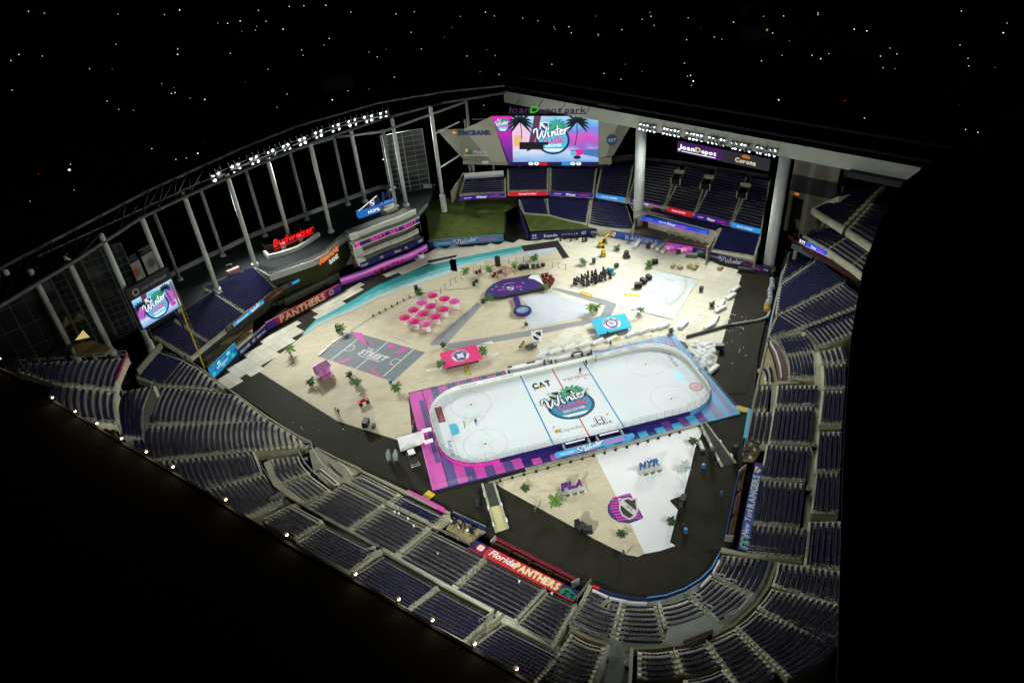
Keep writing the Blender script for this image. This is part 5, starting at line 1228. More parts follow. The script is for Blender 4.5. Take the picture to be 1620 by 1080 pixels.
for q in range(9):
    p = lvl(2.3)[q]; mb.tube((p[0], p[1], 5.6), (p[0], p[1], 9.0), .07, 4)
for z in (6.6, 7.4, 8.2): mb.path([p + np.array([0, 0, z]) for p in lvl(2.3)], .05, 4)
mb.build('cage_rail', mat('brown_rail', (.20, .13, .05), .6, .2), t)
mb = MB(); mb.wall(lvl(7.6), 0, 11.5, .4); mb.build('rear_wall', mat('tower_rear', (.16, .15, .12), .8, .2), t)
for z, h, sb in ((2.7, 2.6, 1.6), (6.4, 2.6, 2.4), (10.4, 2.3, 3.4)):
    p = lvl(sb)[0]; mb = MB(); mb.box((p[0] + .6, p[1] + .8, z + h / 2 + .4), (2.4, 1.2, h * .75), .4); mb.build('pier', TWH, t)
fr = face_frame(lvl(2.6)[1], lvl(2.6)[8], 1.4)
def onband(s_, sb, k, z, h, m, w_):
    P = lvl(sb); a_, b_ = P[k], P[min(k + 1, 8)]; f_ = face_frame(a_, b_, 1); Art(f_, t).text(s_, f_.w * .5, z, h, m, w=w_, lift=.25, bold=.03)
fine = resample(np.array(lvl(2.6)), 61)
for i_, ch in enumerate('HAPPY NEW YEAR!'):
    k_ = 14 + int(i_ * 2.9)
    if ch != ' ': f_ = face_frame(fine[k_], fine[k_ + 2], 1); Art(f_, t).text(ch, f_.w * .5, 9.22, .95, EPK, w=.4 if ch == '!' else .85, lift=.25, bold=.04)
f_ = face_frame(lvl(2.6)[0], lvl(2.6)[1], 1); Art(f_, t).rect(.2, 9.05, 1.6, 10.3, EPK, lift=.24)
for i_, (wd_, ww) in enumerate((('Energizer', 2.3), ('', 0), ('WM', 1.0), ('', 0), ('Budweiser', 2.1), ('M', .7), ('', 0), ('GEICO', 1.8))):
    if wd_: onband(wd_, 1.5, i_, 3.2, .75, LETW, ww)
for z, sb in ((3.6, 2.6), (5.6, 5.4)):
    for k in range(2):
        mb = MB(); mb.wall([p + np.array([-.3, 1, 0]) * k * .9 for p in lvl(sb)[1:8]], z, z + .5 + .4 * k, .4); mb.build('bench_row', mat('bench_grey', (.2, .2, .16), .7, .3, 1.2), t)
# pale sloped floor beside the tower
mb = MB(); mb.add([at(*q, z) for q, z in zip(Z5(735, 310, 768, 330, 775, 405, 672, 432), (3.5, 3.5, 1.6, 1.6))], [(0, 1, 2, 3)]); tag(mb.build('pale_ramp', mat('pale_tile_ramp', (.5, .47, .33), .8, .15, .8)), kind='structure')
# foul poles
PY = mat('foul_pole_yellow', (.55, .42, .03), .5, .12)
for px, tp, lab in (((326, 588), (284, 441), 'tall thin yellow foul pole at the left field corner'), ((1220, 410), (1248, 282), 'tall thin yellow foul pole in front of the thick white column at right')):
    b0 = at(*px, 0.5); h = up(*tp, b0); tt = thing('foul_pole', lab, 'foul pole', (b0[0], b0[1], 0)); mb = MB(); mb.tube((b0[0], b0[1], 0), (b0[0], b0[1], h), .2, 8); mb.build('pole', PY, tt)
    mb = MB(); d_ = np.array([1.0, .3, 0]) / 1.04
    for i in range(12): z = h * (.25 + .06 * i); mb.tube((b0[0], b0[1], z), (b0[0] + d_[0] * .7, b0[1] + d_[1] * .7, z), .03, 4)
    mb.tube((b0[0] + d_[0] * .7, b0[1] + d_[1] * .7, h * .25), (b0[0] + d_[0] * .7, b0[1] + d_[1] * .7, h * .91), .04, 4); mb.build('screen_frame', PY, tt)
# club deck and upper deck on the right
t = stand('grandstand', 'dim club deck with a bright blue ribbon board at the right', (1300, 400))
def flank(n, z0, f, b, **k): return block(t, n, [(0, z0, f), (n - 1, z0 + .45 * (n - 1), b)], skirt=1.5, nseg=5, raild=False, **k)
flank(6, 12.6, R6(190, 605, 385, 712), R6(345, 552, 560, 600)); flank(6, 12.6, R6(400, 722, 590, 850), R6(580, 605, 740, 715)); flank(6, 12.6, R6(605, 862, 690, 930), R6(750, 725, 850, 800))
for P, m, tx in ((R6(128, 665, 185, 695), EK, [('8:99', .5, .6, EWH, 0, .8)]), (R6(187, 700, 345, 775), em('ribbon_blue2', (40, 80, 210), 1.0), [('Winter', .4, .5, EWH, .2, .3), ('CLASSIC', .78, .35, EPK, 0, .3)]), (R6(345, 775, 520, 875), EB, []), (R6(520, 875, 670, 990), em('ribbon_blue3', (35, 120, 220), 1.0), [])):
    fr, o = ribbon(t, P, 11.0, 1.35, m, txt=tx); a_ = Art(fr, o); a_.rect(0, .0, fr.w, .14, em('lit_lilac', (190, 180, 240), 1), lift=.04)
fr, o = ribbon(t, R6(515, 872, 540, 890), 11.0, 1.3, EWH)
for P in (R6(62, 715, 240, 808), R6(275, 815, 500, 960), R6(560, 1000, 650, 1050)):
    ribbon(t, P, 8.6, 1.5, mat('dim_teal_panel', (.05, .10, .10), .6, .2), 'club_window', .3)
railing(t, ats(R6(125, 630, 135, 590, 345, 550), 12.4), 1.1); mb = MB(); mb.wall(ats(R6(60, 650, 240, 790, 500, 940, 650, 1030), 9), 9.9, 11.0, 2.0); mb.build('deck_soffit', mat('dark_red_soffit', (.05, .012, .01), .8, .2), t)
mb = MB()
for x, y in R6(70, 730, 290, 840, 510, 985, 650, 1060): p = at(x, y, 8.6) + np.array([2, 1, 0]); mb.tube((p[0], p[1], 0), (p[0], p[1], 11), .5, 8)
mb.build('pillar', CONC2, t)
t = stand('grandstand', 'dim upper deck of navy seats with a blue fascia below the pale beam at right', (1350, 330))
flank(10, 19.0, R6(262, 372, 515, 515), R6(480, 260, 850, 175), sw=(.3, .3)); flank(8, 19.0, R6(560, 545, 775, 685), R6(760, 330, 960, 400), sw=(.3, .3))
fr, o = ribbon(t, R6(242, 410, 500, 525), 17.4, 1.4, mat('dim_blue_fascia', (.05, .08, .22), .5, .15)); a_ = Art(fr, o); a_.text('NATIONAL LEAGUE', fr.w * .45, .4, .6, mat('dim_pale_print', (.3, .34, .45), .6, 0), w=fr.w * .7, lift=.05)
ribbon(t, R6(530, 540, 765, 705), 17.4, 1.4, mat('dim_dark_fascia', (.06, .065, .08), .6, .2))
railing(t, ats(R6(240, 375, 380, 300, 540, 255, 720, 200), 19.3), 1.1); railing(t, ats(R6(330, 350, 520, 285), 20.0), 1.1)
mb = MB()
for x, y in R6(340, 520, 600, 650): p = at(x, y, 12.0); mb.tube((p[0], p[1], 0), (p[0], p[1], 17.6), .5, 8)
mb.build('pillar', CONC2, t)
wallm = mat('dim_tan_wall', (.20, .19, .13), .8, .15, .15)
for lab, P, z in (('dim tan end wall between the white column and the right upper deck', R6(60, 190, 440, 270), 14), ('tan pier standing at the end of the right concourse', R6(445, 190, 505, 215), 14)):
    p = ats(P, z); tt = thing('end_wall', lab, 'wall', (p[0][0], p[0][1], 0)); mb = MB(); mb.wall(p, 0, 26 if 'end wall' in lab else 23, .6); mb.build('panel', wallm, tt)
    if 'end wall' in lab:
        mb = MB(); mb.wall([q + np.array([-.3, -.5, 0]) for q in p], 13, 18, .2); mb.build('railing_screen', DARKM, tt)
p = at(*R6(75, 252)[0], 12); tt = thing('lit_sign', 'small orange lit sign behind the white column at right', 'sign', p); fr = face_frame(p, at(*R6(125, 268)[0], 12), .8); Art(fr, tt).text('Goya', fr.w / 2, 0, .9, em('orange_glow', (235, 120, 60), 1), w=fr.w, th=.2)
mb = MB(); mb.tube(fr.p(0, -.1, -.1), fr.p(fr.w, -.1, -.1), .06, 4); mb.tube(fr.p(fr.w / 2, -12, -.1), fr.p(fr.w / 2, 0, -.1), .1, 4); mb.build('sign_frame', DARKM, tt)
# left upper deck
t = stand('grandstand', 'dim upper deck wedge at the far left with a red end fascia', (120, 600))
zq = lambda r: 17.5 + .48 * r; Aq = view(0, 540, 6)
block(t, 16, [(0, zq(0), Aq(1175, 165, 1110, 300, 1070, 440)), (9, zq(9), Aq(590, 195, 545, 300, 535, 385)), (15, zq(15), Aq(215, 215, 190, 240, 180, 270))], skirt=1.4)
block(t, 9, [(0, zq(0), Aq(1075, 490, 1055, 620, 1085, 760)), (8, zq(8), Aq(510, 420, 490, 560, 520, 700))], skirt=1.4)
fr, o = ribbon(t, Aq(1130, 405, 1228, 160), 16.6, 1.4, mat('red_fascia', (.35, .02, .06), .6, .15)); a_ = Art(fr, o); a_.text('PANTHERS', fr.w * .5, .4, .6, LETW, w=fr.w * .5, lift=.05)
mb = MB(); mb.wall(ats(Aq(1110, 400, 1080, 500, 1120, 830), 17), 15.6, 17.9, .3); mb.build('fascia', CONC2, t)
railing(t, ats(Aq(1215, 130, 600, 190, 100, 215), 18.6), 1.2); mb = MB()
for x, y in Aq(1050, 300, 800, 350): p = at(x, y, 17); mb.tube((p[0], p[1], 0), (p[0], p[1], 16.6), .6, 8)
mb.build('pillar', CONC2, t)
t = stand('grandstand', 'black shaded club section between the left corner seats and the upper wedge', (215, 650))
block(t, 5, [(0, 11, Aq(1425, 430, 1330, 660, 1340, 900)), (4, 12.6, Aq(1150, 480, 1150, 700, 1180, 880))], skirt=4, raild=False)
mb = MB(); mb.wall(ats(Aq(1475, 380, 1370, 660, 1370, 960), 11), 8, 11.2, .25); mb.build('parapet', mat('shaded_parapet', (.06, .065, .06), .8, .2), t); railing(t, ats(Aq(1475, 380, 1370, 660, 1370, 960), 11.2), .9)
mb = MB(); mb.wall(ats(Aq(1305, 290, 1530, 30), 9.5), 8.6, 10.2, .4); mb.build('end_wall', mat('dim_tan_wall', (.2, .19, .13)), t)
# amber lit concourse behind the left wedge
t = thing('concourse', 'small amber lit concourse floor behind the left upper deck', 'concourse', at(140, 552, 13)); slab(t, 'floor', ats(Aq(700, 30, 880, -10, 1050, 60, 1000, 130, 720, 140), 13.0), 13.0, mat('amber_floor', (.42, .30, .09), .8, .2), .4)  # amber light is put into the floor colour
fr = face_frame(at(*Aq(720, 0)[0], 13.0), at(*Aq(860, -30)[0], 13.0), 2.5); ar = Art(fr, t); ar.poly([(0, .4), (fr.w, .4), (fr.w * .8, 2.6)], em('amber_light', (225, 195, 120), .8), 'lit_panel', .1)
mb = MB(); p = at(*Aq(850, 60)[0], 13); mb.tube((p[0], p[1], 0), (p[0], p[1], 12.7), .6, 8); mb.build('pillar', CONC2, t)
# ================================================================ carpets and floors on the field
V38 = view(380, 500, 4.153); V64 = view(640, 540, 4.5); V84 = view(840, 520, 4.5); V74 = view(740, 650, 3.485); O5 = view(800, 550, 10.8)
def inside(p, poly):
    x, y = p[:2]; c = False; n = len(poly)
    for i in range(n):
        x1, y1 = poly[i][:2]; x2, y2 = poly[(i + 1) % n][:2]
        if (y1 > y) != (y2 > y) and x < (x2 - x1) * (y - y1) / (y2 - y1) + x1: c = not c
    return c
PAN = [mat('cream_panel_%s' % n, c, .75, .10, .5) for n, c in (('plain', (.66, .635, .52)), ('warm', (.67, .63, .49)), ('pale', (.70, .68, .57)), ('grey', (.61, .59, .48)))]
def panels(name, P, size, direction, base=True, z=.05, gapm=.03):
    poly = ats(P, 0); d = np.array(direction[:2]); d = d / np.linalg.norm(d); n_ = np.array([-d[1], d[0]])
    if base:
        root = sheet(name, poly, .012, mat('panel_joint', (.56, .54, .42), .9, .2))
    else:
        mb = MB(); c = np.mean([p[:2] for p in poly], 0); mb.prism([tuple(c + (np.array(p[:2]) - c) * .72) for p in poly], -.03, .011); root = struct(name, mb, mat('panel_joint', (.40, .38, .28)))
    C_ = np.array([[p[0] * d[0] + p[1] * d[1], p[0] * n_[0] + p[1] * n_[1]] for p in poly]); lo, hi = C_.min(0), C_.max(0)
    mes = []
    for m in PAN:
        mb = MB(); mb.box((0, 0, z / 2), (size - gapm, size - gapm, z), math.atan2(d[1], d[0])); o = mb.build('floor_panel', m); mes.append(o.data); bpy.data.objects.remove(o)
    k = 0; x = lo[0] + size / 2
    while x < hi[0]:
        y = lo[1] + size / 2
        while y < hi[1]:
            p = d * x + n_ * y
            if inside(p, poly):
                q = bpy.data.objects.new('floor_panel', mes[rng.choice(4, p=[.5, .2, .2, .1])]); C.objects.link(q); q.parent = root; q.location = (p[0], p[1], 0.0 + random.uniform(0, .004)); k += 1
            y += size
        x += size
    return k
RC = [(672, 404), (690, 394), (797, 386), (840, 381), (965, 374), (1050, 393), (1120, 411), (1173, 435), (1150, 520), (1127, 592), (1075, 532), (1000, 545), (858, 568), (852, 545), (905, 520), (950, 500), (870, 460), (880, 412), (905, 405), (880, 398), (800, 412), (700, 432)]
panels('panel_floor', RC, 3.3, at(1120, 411) - at(965, 374))
wdir = at(*Z5(650, 575)[0]) - at(*Z5(230, 800)[0])
panels('panel_floor', Z5(-60, 1090, 60, 990, 150, 905, 240, 835, 395, 735, 412, 825, 340, 885, 180, 1035, 100, 1060, 20, 1130), 2.0, wdir, False)
panels('panel_floor', Z5(480, 668, 600, 602, 755, 525, 780, 560, 695, 612, 610, 685, 505, 738), 2.0, wdir, False)
sheet('cover_strip', ats(V8(1302, 308, 1500, 330, 1470, 560, 1400, 860, 1330, 1090, 1190, 1090, 1112, 965), 0), .075, FLOORM)
panels('panel_floor', Z5(812, 508, 940, 455, 1080, 398, 1150, 358, 1200, 385, 1150, 415, 1050, 462, 880, 500), 2.0, at(*Z5(1080, 398)[0]) - at(*Z5(812, 508)[0]), False)
# sand carpet with dune relief
def sandmat():
    m = bpy.data.materials.new('sand_print'); m.use_nodes = True; n, l = m.node_tree.nodes, m.node_tree.links; b_ = n['Principled BSDF']
    tc = n.new('ShaderNodeTexCoord'); mp = n.new('ShaderNodeMapping'); mp.inputs['Rotation'].default_value = (0, 0, .25); mp.inputs['Scale'].default_value = (.34, .85, 1)
    no = n.new('ShaderNodeTexNoise'); no.inputs['Scale'].default_value = 1.0; no.inputs['Detail'].default_value = 5; no.inputs['Distortion'].default_value = 1.6
    n2 = n.new('ShaderNodeTexNoise'); n2.inputs['Scale'].default_value = .05; n2.inputs['Detail'].default_value = 3
    r1 = n.new('ShaderNodeValToRGB'); r1.color_ramp.elements[0].position = .36; r1.color_ramp.elements[0].color = (.555, .49, .34, 1); r1.color_ramp.elements[1].position = .64; r1.color_ramp.elements[1].color = (.635, .565, .405, 1)
    mx = n.new('ShaderNodeMix'); mx.data_type = 'RGBA'; mx.blend_type = 'MULTIPLY'; mx.inputs['Factor'].default_value = .2
    l.new(tc.outputs['Object'], mp.inputs['Vector']); l.new(mp.outputs['Vector'], no.inputs['Vector']); l.new(tc.outputs['Object'], n2.inputs['Vector'])
    l.new(no.outputs['Fac'], r1.inputs['Fac']); l.new(r1.outputs['Color'], mx.inputs['A']); l.new(n2.outputs['Color'], mx.inputs['B']); 
    hs = n.new('ShaderNodeHueSaturation'); hs.inputs['Saturation'].default_value = .0; hs.inputs['Value'].default_value = 1.6; l.new(n2.outputs['Color'], hs.inputs['Color']); l.new(hs.outputs['Color'], mx.inputs['B'])
    l.new(mx.outputs['Result'], b_.inputs['Base Color']); b_.inputs['Roughness'].default_value = .85
    return m
SAND = sandmat(); SNOW = mat('white_carpet', (.66, .68, .70), .75, .05, .3)
sheet('sand_carpet', ats([(409, 587), (534, 666), (633, 697), (652, 690), (646, 621), (800, 586), (858, 567), (852, 545), (905, 520), (950, 500), (870, 462), (890, 410), (900, 396), (880, 390), (820, 402), (760, 412), (690, 430), (640, 446), (590, 466), (540, 490), (490, 522), (440, 562)], 0), .018, SAND)
# ocean carpet: three printed bands
oo = Z5(420, 825, 500, 742, 600, 690, 700, 636, 850, 546, 1000, 481, 1140, 432, 1300, 395) + V6(350, 200, 500, 172, 700, 132, 900, 96)
ii = Z5(440, 822, 520, 772, 610, 732, 715, 690, 860, 622, 1010, 566, 1150, 520, 1310, 468) + V6(360, 285, 560, 232, 730, 195, 935, 150)
oo, ii = np.array(ats(oo, .075)), np.array(ats(ii, .075))
def ocean():
    mb = MB(); K = 6; n_ = len(oo); vs = []
    for k in range(K + 1): vs += [lerp(oo[i], ii[i], k / K) for i in range(n_)]
    mb.add(vs, [(k * n_ + i, (k + 1) * n_ + i, (k + 1) * n_ + i + 1, k * n_ + i + 1) for k in range(K) for i in range(n_ - 1)])
    o = struct('ocean_carpet', mb, mat('ocean_blank', (0, 0, 0)))
    at_ = o.data.color_attributes.new('print', 'FLOAT_COLOR', 'POINT')
    for k in range(K + 1):
        for i in range(n_): at_.data[k * n_ + i].color = (k / K, k / K, k / K, 1)
    m = bpy.data.materials.new('ocean_print'); m.use_nodes = True; n, l = m.node_tree.nodes, m.node_tree.links; b_ = n['Principled BSDF']
    ca = n.new('ShaderNodeVertexColor'); ca.layer_name = 'print'; tc = n.new('ShaderNodeTexCoord'); no = n.new('ShaderNodeTexNoise'); no.inputs['Scale'].default_value = .35; no.inputs['Detail'].default_value = 8; no.inputs['Roughness'].default_value = .7
    l.new(tc.outputs['Object'], no.inputs['Vector']); ma = n.new('ShaderNodeMath'); ma.operation = 'MULTIPLY_ADD'; ma.inputs[1].default_value = .55; sb = n.new('ShaderNodeMath'); sb.operation = 'SUBTRACT'; sb.inputs[1].default_value = .27
    l.new(no.outputs['Fac'], ma.inputs[0]); l.new(ca.outputs['Color'], ma.inputs[2]); l.new(ma.outputs[0], sb.inputs[0]); rm = n.new('ShaderNodeValToRGB'); l.new(sb.outputs[0], rm.inputs['Fac'])
    e = rm.color_ramp.elements; st = [(0, (.015, .34, .34)), (.42, (.03, .42, .42)), (.52, (.28, .60, .60)), (.58, (.07, .45, .48)), (.72, (.30, .56, .60)), (.84, (.46, .62, .66)), (.95, (.50, .50, .40)), (1, (.55, .48, .34))]
    while len(e) < len(st): e.new(.5)
    for i, (p, c) in enumerate(st): e[i].position = p; e[i].color = (*c, 1)
    l.new(rm.outputs['Color'], b_.inputs['Base Color']); b_.inputs['Roughness'].default_value = .7; o.data.materials[0] = m
ocean()
sheet('carpet_backing', ats(V6(900, 95, 1190, 52, 1282, 185, 1228, 192, 1172, 105, 930, 138), 0), .085, mat('black_backing', (.02, .02, .018), .8, .2))
sheet('sand_carpet', ats(V6(930, 138, 1172, 105, 1228, 192, 1060, 205, 930, 230), 0), .08, SAND)
sheet('foam_carpet', ats(V6(930, 140, 1172, 106, 1196, 140, 1000, 172, 930, 182), 0), .095, mat('foam_print', (.52, .6, .66), .7, .2, .5))
sheet('carpet_backing', ats(Z5(1140, 420, 1300, 385, 1310, 372, 1140, 405), 0), .085, mat('black_backing', (.02, .02, .018)))
sheet('carpet_backing', ats(Z5(690, 585, 780, 505, 1055, 465, 900, 525, 700, 640), 0), .014, mat('black_backing', (.02, .02, .018)))
PATHM = mat('grey_path_carpet', (.27, .285, .30), .8, .12, 1.2)
sheet('path', ats(V6(568, 530, 598, 560, 330, 850, 215, 868, 200, 850), 0), .055, PATHM)
sheet('path', ats(V6(330, 852, 600, 812, 900, 762, 1200, 704, 1400, 668, 1571, 628, 1590, 665, 1200, 745, 900, 806, 600, 856, 420, 890, 330, 880), 0), .06, PATHM)
sheet('path', ats(V6(1140, 428, 1200, 424, 1571, 515, 1650, 545, 1600, 640, 1520, 640, 1560, 560, 1300, 480), 0), .063, PATHM)
sheet('snow_carpet', ats(V6(888, 492, 1140, 452, 1290, 486, 1555, 560, 1500, 618, 1400, 638, 980, 738, 938, 655, 995, 600), 0), .05, mat('pale_blue_carpet', (.54, .58, .63), .75, .06, .4))
sheet('snow_carpet', ats(V6(1050, 850, 1120, 872, 1130, 960, 1040, 970), 0), .053, SNOW)

# street hockey court
t = thing('hockey_court', 'grey street hockey court with pink splashes and white lines on the sand', 'court', (*at(610, 560)[:2], 0))
ck = ats(V38(733, 100, 1215, 238, 1003, 428, 520, 265), 0); mb = MB(); mb.prism([tuple(p[:2]) for p in ck], .0, .05); mb.build('court_floor', mat('court_grey', (.155, .185, .20), .7, .08, .4), t)
gf = Frame((0, 0, .05), (1, 0, 0), (0, 1, 0))
cu_ = Frame((*((ck[0] + ck[3]) / 2)[:2], .05), ck[1] - ck[0], ck[0] - ck[3])
def gx(P): return [tuple(at(x, y, .05)[:2]) for x, y in P]
ar = Art(gf, t); ar.lift = .012; CW = mat('court_white', (.62, .65, .66), .6, .05)
for P in (V38(800, 128, 590, 292), V38(970, 167, 760, 345), V38(1140, 217, 940, 395)): ar.stroke(gx(P), .28, CW, 'painted_line')
ar.stroke(gx(V38(705, 205, 730, 190, 752, 195, 745, 215, 715, 230, 685, 222)), .22, CW, 'painted_line'); ar.stroke(gx(V38(1060, 290, 1020, 278, 992, 295, 985, 312, 1010, 322)), .22, CW, 'painted_line')
CP = mat('court_pink', (.58, .06, .36), .65, .15, 1.0)
for P in (V38(735, 105, 800, 108, 815, 160, 850, 185, 815, 188, 770, 150), V38(815, 160, 860, 185, 880, 192, 840, 188), V38(640, 300, 700, 280, 762, 268, 690, 300, 650, 312), V38(950, 210, 1000, 180, 1020, 185, 1000, 210), V38(1000, 245, 1050, 225, 1070, 195, 1110, 205, 1060, 245), V38(885, 290, 860, 330, 880, 360, 945, 402, 900, 390, 850, 350, 868, 310), V38(880, 270, 892, 275, 885, 300, 876, 300)):
    ar.poly(gx(P), CP, 'paint_splash', .02)
p = at(*V38(868, 262)[0], .05); fo = Frame((p[0], p[1], .05), ck[1] - ck[0], ck[0] - ck[3]); ar2 = Art(fo, t); ar2.text('STREET', 0, -.6, 1.9, CW, w=8.2, lift=.03, bold=.05, shear=.2); ar2.text('THE', -2.2, 1.6, .9, CW, w=2, lift=.03, bold=.03); ar2.rect(-3.6, -1.35, 3.4, -1.1, CW, lift=.03)
mb = MB(); mb.tube(gx(V38(1012, 138))[0] + (.12,), gx(V38(1122, 178))[0] + (.12,), .12, 4); o = mb.build('barrier_pipe', WHITE); tag(o, 'white pipe lying on the sand above the grey court', 'pipe')
for i, (x, y) in enumerate(V38(530, 250, 555, 228, 585, 200, 618, 172, 652, 148, 690, 120)):
    p = at(x, y, 0); d_ = (ck[0] - ck[3])[:2]; mb = MB(); mb.box((p[0], p[1], .19), (1.6, .3, .34), math.atan2(d_[1], d_[0])); tag(mb.build('kerb_block', WHITE), 'white kerb block along the left edge of the grey court, %s from near end' % names[i], 'block', 'kerb blocks by the court')

# printed carpet triangle near home plate
sheet('sand_carpet', ats(V74(145, 398, 700, 244, 890, 605, 980, 782, 940, 802, 880, 792, 800, 755, 690, 700, 600, 648), 0), .02, SAND)
sheet('snow_carpet', ats(V74(700, 242, 1272, 84, 1292, 122, 1255, 200, 1225, 330, 1190, 462, 1112, 492, 1158, 545, 1150, 580, 1115, 722, 1145, 742, 1060, 770, 975, 786, 890, 605), 0), .035, mat('bright_white_carpet', (.80, .81, .83), .8, .03, .3))
t = thing('floor_emblem', 'round pink striped league emblem printed on the carpet near home plate', 'emblem', (*at(*V74(870, 540)[0])[:2], .04))
ar = Art(Frame((0, 0, .04), (1, 0, 0), (0, 1, 0)), t)
def ga(P, z=.04): return [tuple(at(x, y, z)[:2]) for x, y in P]
ar.poly(ga(V74(815, 472, 790, 490, 772, 520, 772, 555, 790, 585, 830, 610, 890, 618, 930, 605, 970, 588, 895, 452)), mat('emblem_navy', (.02, .035, .16), .6, .06), 'emblem_edge', .01)
ar.poly(ga(V74(820, 476, 800, 492, 784, 520, 784, 552, 800, 580, 835, 602, 890, 608, 963, 583, 892, 457)), mat('emblem_purple', (.13, .02, .22), .6, .06), 'emblem_field', .02)
for k in range(9):
    y0 = 470 + k * 15.5; xl = 800 - 16 * math.sin(min(k / 6, 1) * math.pi / 1.3) + max(0, k - 4) * 9; xr = 898 + k * 7.4
    ar.poly(ga(V74(xl, y0 + 4, xr, y0 - 12, xr + 3, y0 - 6, xl, y0 + 10)), PINK, 'emblem_stripe', .03)
p = at(*V74(886, 535)[0], .04); hx = at(*V74(926, 535)[0], .04) - at(*V74(846, 535)[0], .04); ar3 = Art(Frame((p[0], p[1], .04), hx, (-hx[1], hx[0], 0)), t); shield(ar3, 0, 0, 3.5, mat('shield_black', (.03, .03, .03), .5, .1), mat('shield_silver', (.6, .6, .56)), 0, .045, 1.45); 

# small white skating patch with moulded snow at right
t = thing('snow_rink', 'white moulded snow rink patch tilted in right field', 'rink', (*at(1055, 465)[:2], 0))
P4 = ats(V8(740, 280, 1012, 345, 852, 606, 578, 540), 0); NX, NY = 40, 56; mb = MB(); vs = []
def bump_(u_, v_):
    h_ = .12
    if v_ < .72:
        for cx_, cy_, rx, ry, hh in ((.20, .32, .14, .26, .34), (.70, .40, .18, .34, .4), (.45, .10, .36, .09, .25), (.36, .5, .1, .14, .2)):
            q = ((u_ - cx_) / rx) ** 2 + ((v_ - cy_) / ry) ** 2
            if q < 1: h_ += 2.2 * hh * (1 - q) ** .5 * (.8 + .2 * math.sin(14 * v_))
    return h_
for j in range(NY + 1):
    for i in range(NX + 1):
        u_, v_ = i / NX, j / NY; p = lerp(lerp(P4[0], P4[1], u_), lerp(P4[3], P4[2], u_), v_); edge_ = i in (0, NX) or j in (0, NY)
        vs.append((p[0], p[1], .055 if edge_ else bump_(u_, v_) + .05 * math.sin(40 * u_) * (v_ > .72) + .06 * math.sin(23 * u_) * (v_ < .7)))
mb.add(vs, [(j * (NX + 1) + i, (j + 1) * (NX + 1) + i, (j + 1) * (NX + 1) + i + 1, j * (NX + 1) + i + 1) for j in range(NY) for i in range(NX)]); mb.build('snow_surface', mat('moulded_snow', (.60, .65, .65), .7, .05, .8), t, True)
mb = MB(); q = P4 + [P4[0]]; mb.wall([(p[0], p[1]) for p in q], 0, .25, .15); mb.build('rink_edge', WHITE, t)

# ================================================================ the rink
RX, RY, RR = 30.48, 12.95, 8.53; F_ = .3048
def rink_outline(off, n=10):
    P = []
    for cx_, cy_, a0 in ((RX - RR, RY - RR, 0), (-(RX - RR), RY - RR, 90), (-(RX - RR), -(RY - RR), 180), (RX - RR, -(RY - RR), 270)):
        for k in range(n + 1): a_ = math.radians(a0 + 90 * k / n); P.append((cx_ + (RR + off) * math.cos(a_), cy_ + (RR + off) * math.sin(a_)))
    return P
t = thing('ice_rink', 'full size ice hockey rink with logos on white ice, boards and glass', 'ice rink', (0, 0, 0))
ICE = mat('ice', (.72, .79, .82), .75, .025, .08, spec=.03)
mb = MB(); mb.prism(rink_outline(0), 0.0, .10); mb.build('ice_sheet', ICE, t)
ice = Art(Frame((0, 0, .10), (1, 0, 0), (0, 1, 0)), t); ice.lift = .006
IRED = mat('ice_red', (.58, .08, .09), .4, .05); IBLUE = mat('ice_blue', (.03, .24, .50), .4, .05); IPALE = mat('ice_pale_red', (.58, .30, .33), .4, .1); ICR = mat('crease_blue', (.10, .50, .72), .4, .05)
ice.rect(-.15, -RY, .15, RY, IRED, 'red_line', .004)
for s in (-1, 1):
    ice.rect(s * 25.5 * F_ - .16, -RY, s * 25.5 * F_ + .16, RY, IBLUE, 'blue_line')
    gxx = s * 89 * F_; ya = RY - RR + math.sqrt(RR ** 2 - (abs(gxx) - (RX - RR)) ** 2)
    ice.rect(gxx - .04, -ya, gxx + .04, ya, IPALE, 'goal_line')
    ice.poly([(gxx, -1.83), (gxx, 1.83)] + [(gxx - s * (1.3 + .55 * math.cos(a_)), 1.83 * math.sin(a_)) for a_ in np.linspace(math.pi / 2, -math.pi / 2, 9)], ICR, 'goal_crease', .009)
    for yy in (11, -11): ice.stroke([(gxx, yy * F_), (s * RX * .997, yy * 1.27 * F_)], .05, IPALE, 'trapezoid_line')
    for yy in (22, -22):
        cx_, cy_ = s * 69 * F_, yy * F_; ice.ring(cx_, cy_, 15 * F_, 15 * F_, .07, IPALE, 'faceoff_circle', n=56); ice.disc(cx_, cy_, .30, .30, IRED, 'faceoff_spot', n=14)
        for sx in (-1, 1):
            for sy in (-1, 1):
                ice.stroke([(cx_ + sx * .6, cy_ + sy * .25), (cx_ + sx * 1.8, cy_ + sy * .25)], .06, IPALE, 'faceoff_mark'); ice.stroke([(cx_ + sx * .6, cy_ + sy * .25), (cx_ + sx * .6, cy_ + sy * 1.15)], .06, IPALE, 'faceoff_mark')
        for q in (-.9, .9): ice.rect(cx_ + q - .03, cy_ + 15 * F_, cx_ + q + .03, cy_ + 17 * F_, IPALE, 'hash_mark'); ice.rect(cx_ + q - .03, cy_ - 17 * F_, cx_ + q + .03, cy_ - 15 * F_, IPALE, 'hash_mark')
        ice.disc(s * 20 * F_, cy_, .3, .3, IPALE, 'neutral_spot', n=14)
ice.ring(0, -RY, 10 * F_, 10 * F_, .06, IPALE, 'referee_crease', a0=0, a1=math.pi)
DKP = mat('ice_black', (.03, .035, .03), .4, .05)
def iat(v_, x, y): p = at(*v_(x, y)[0], .1); return p[0], p[1]
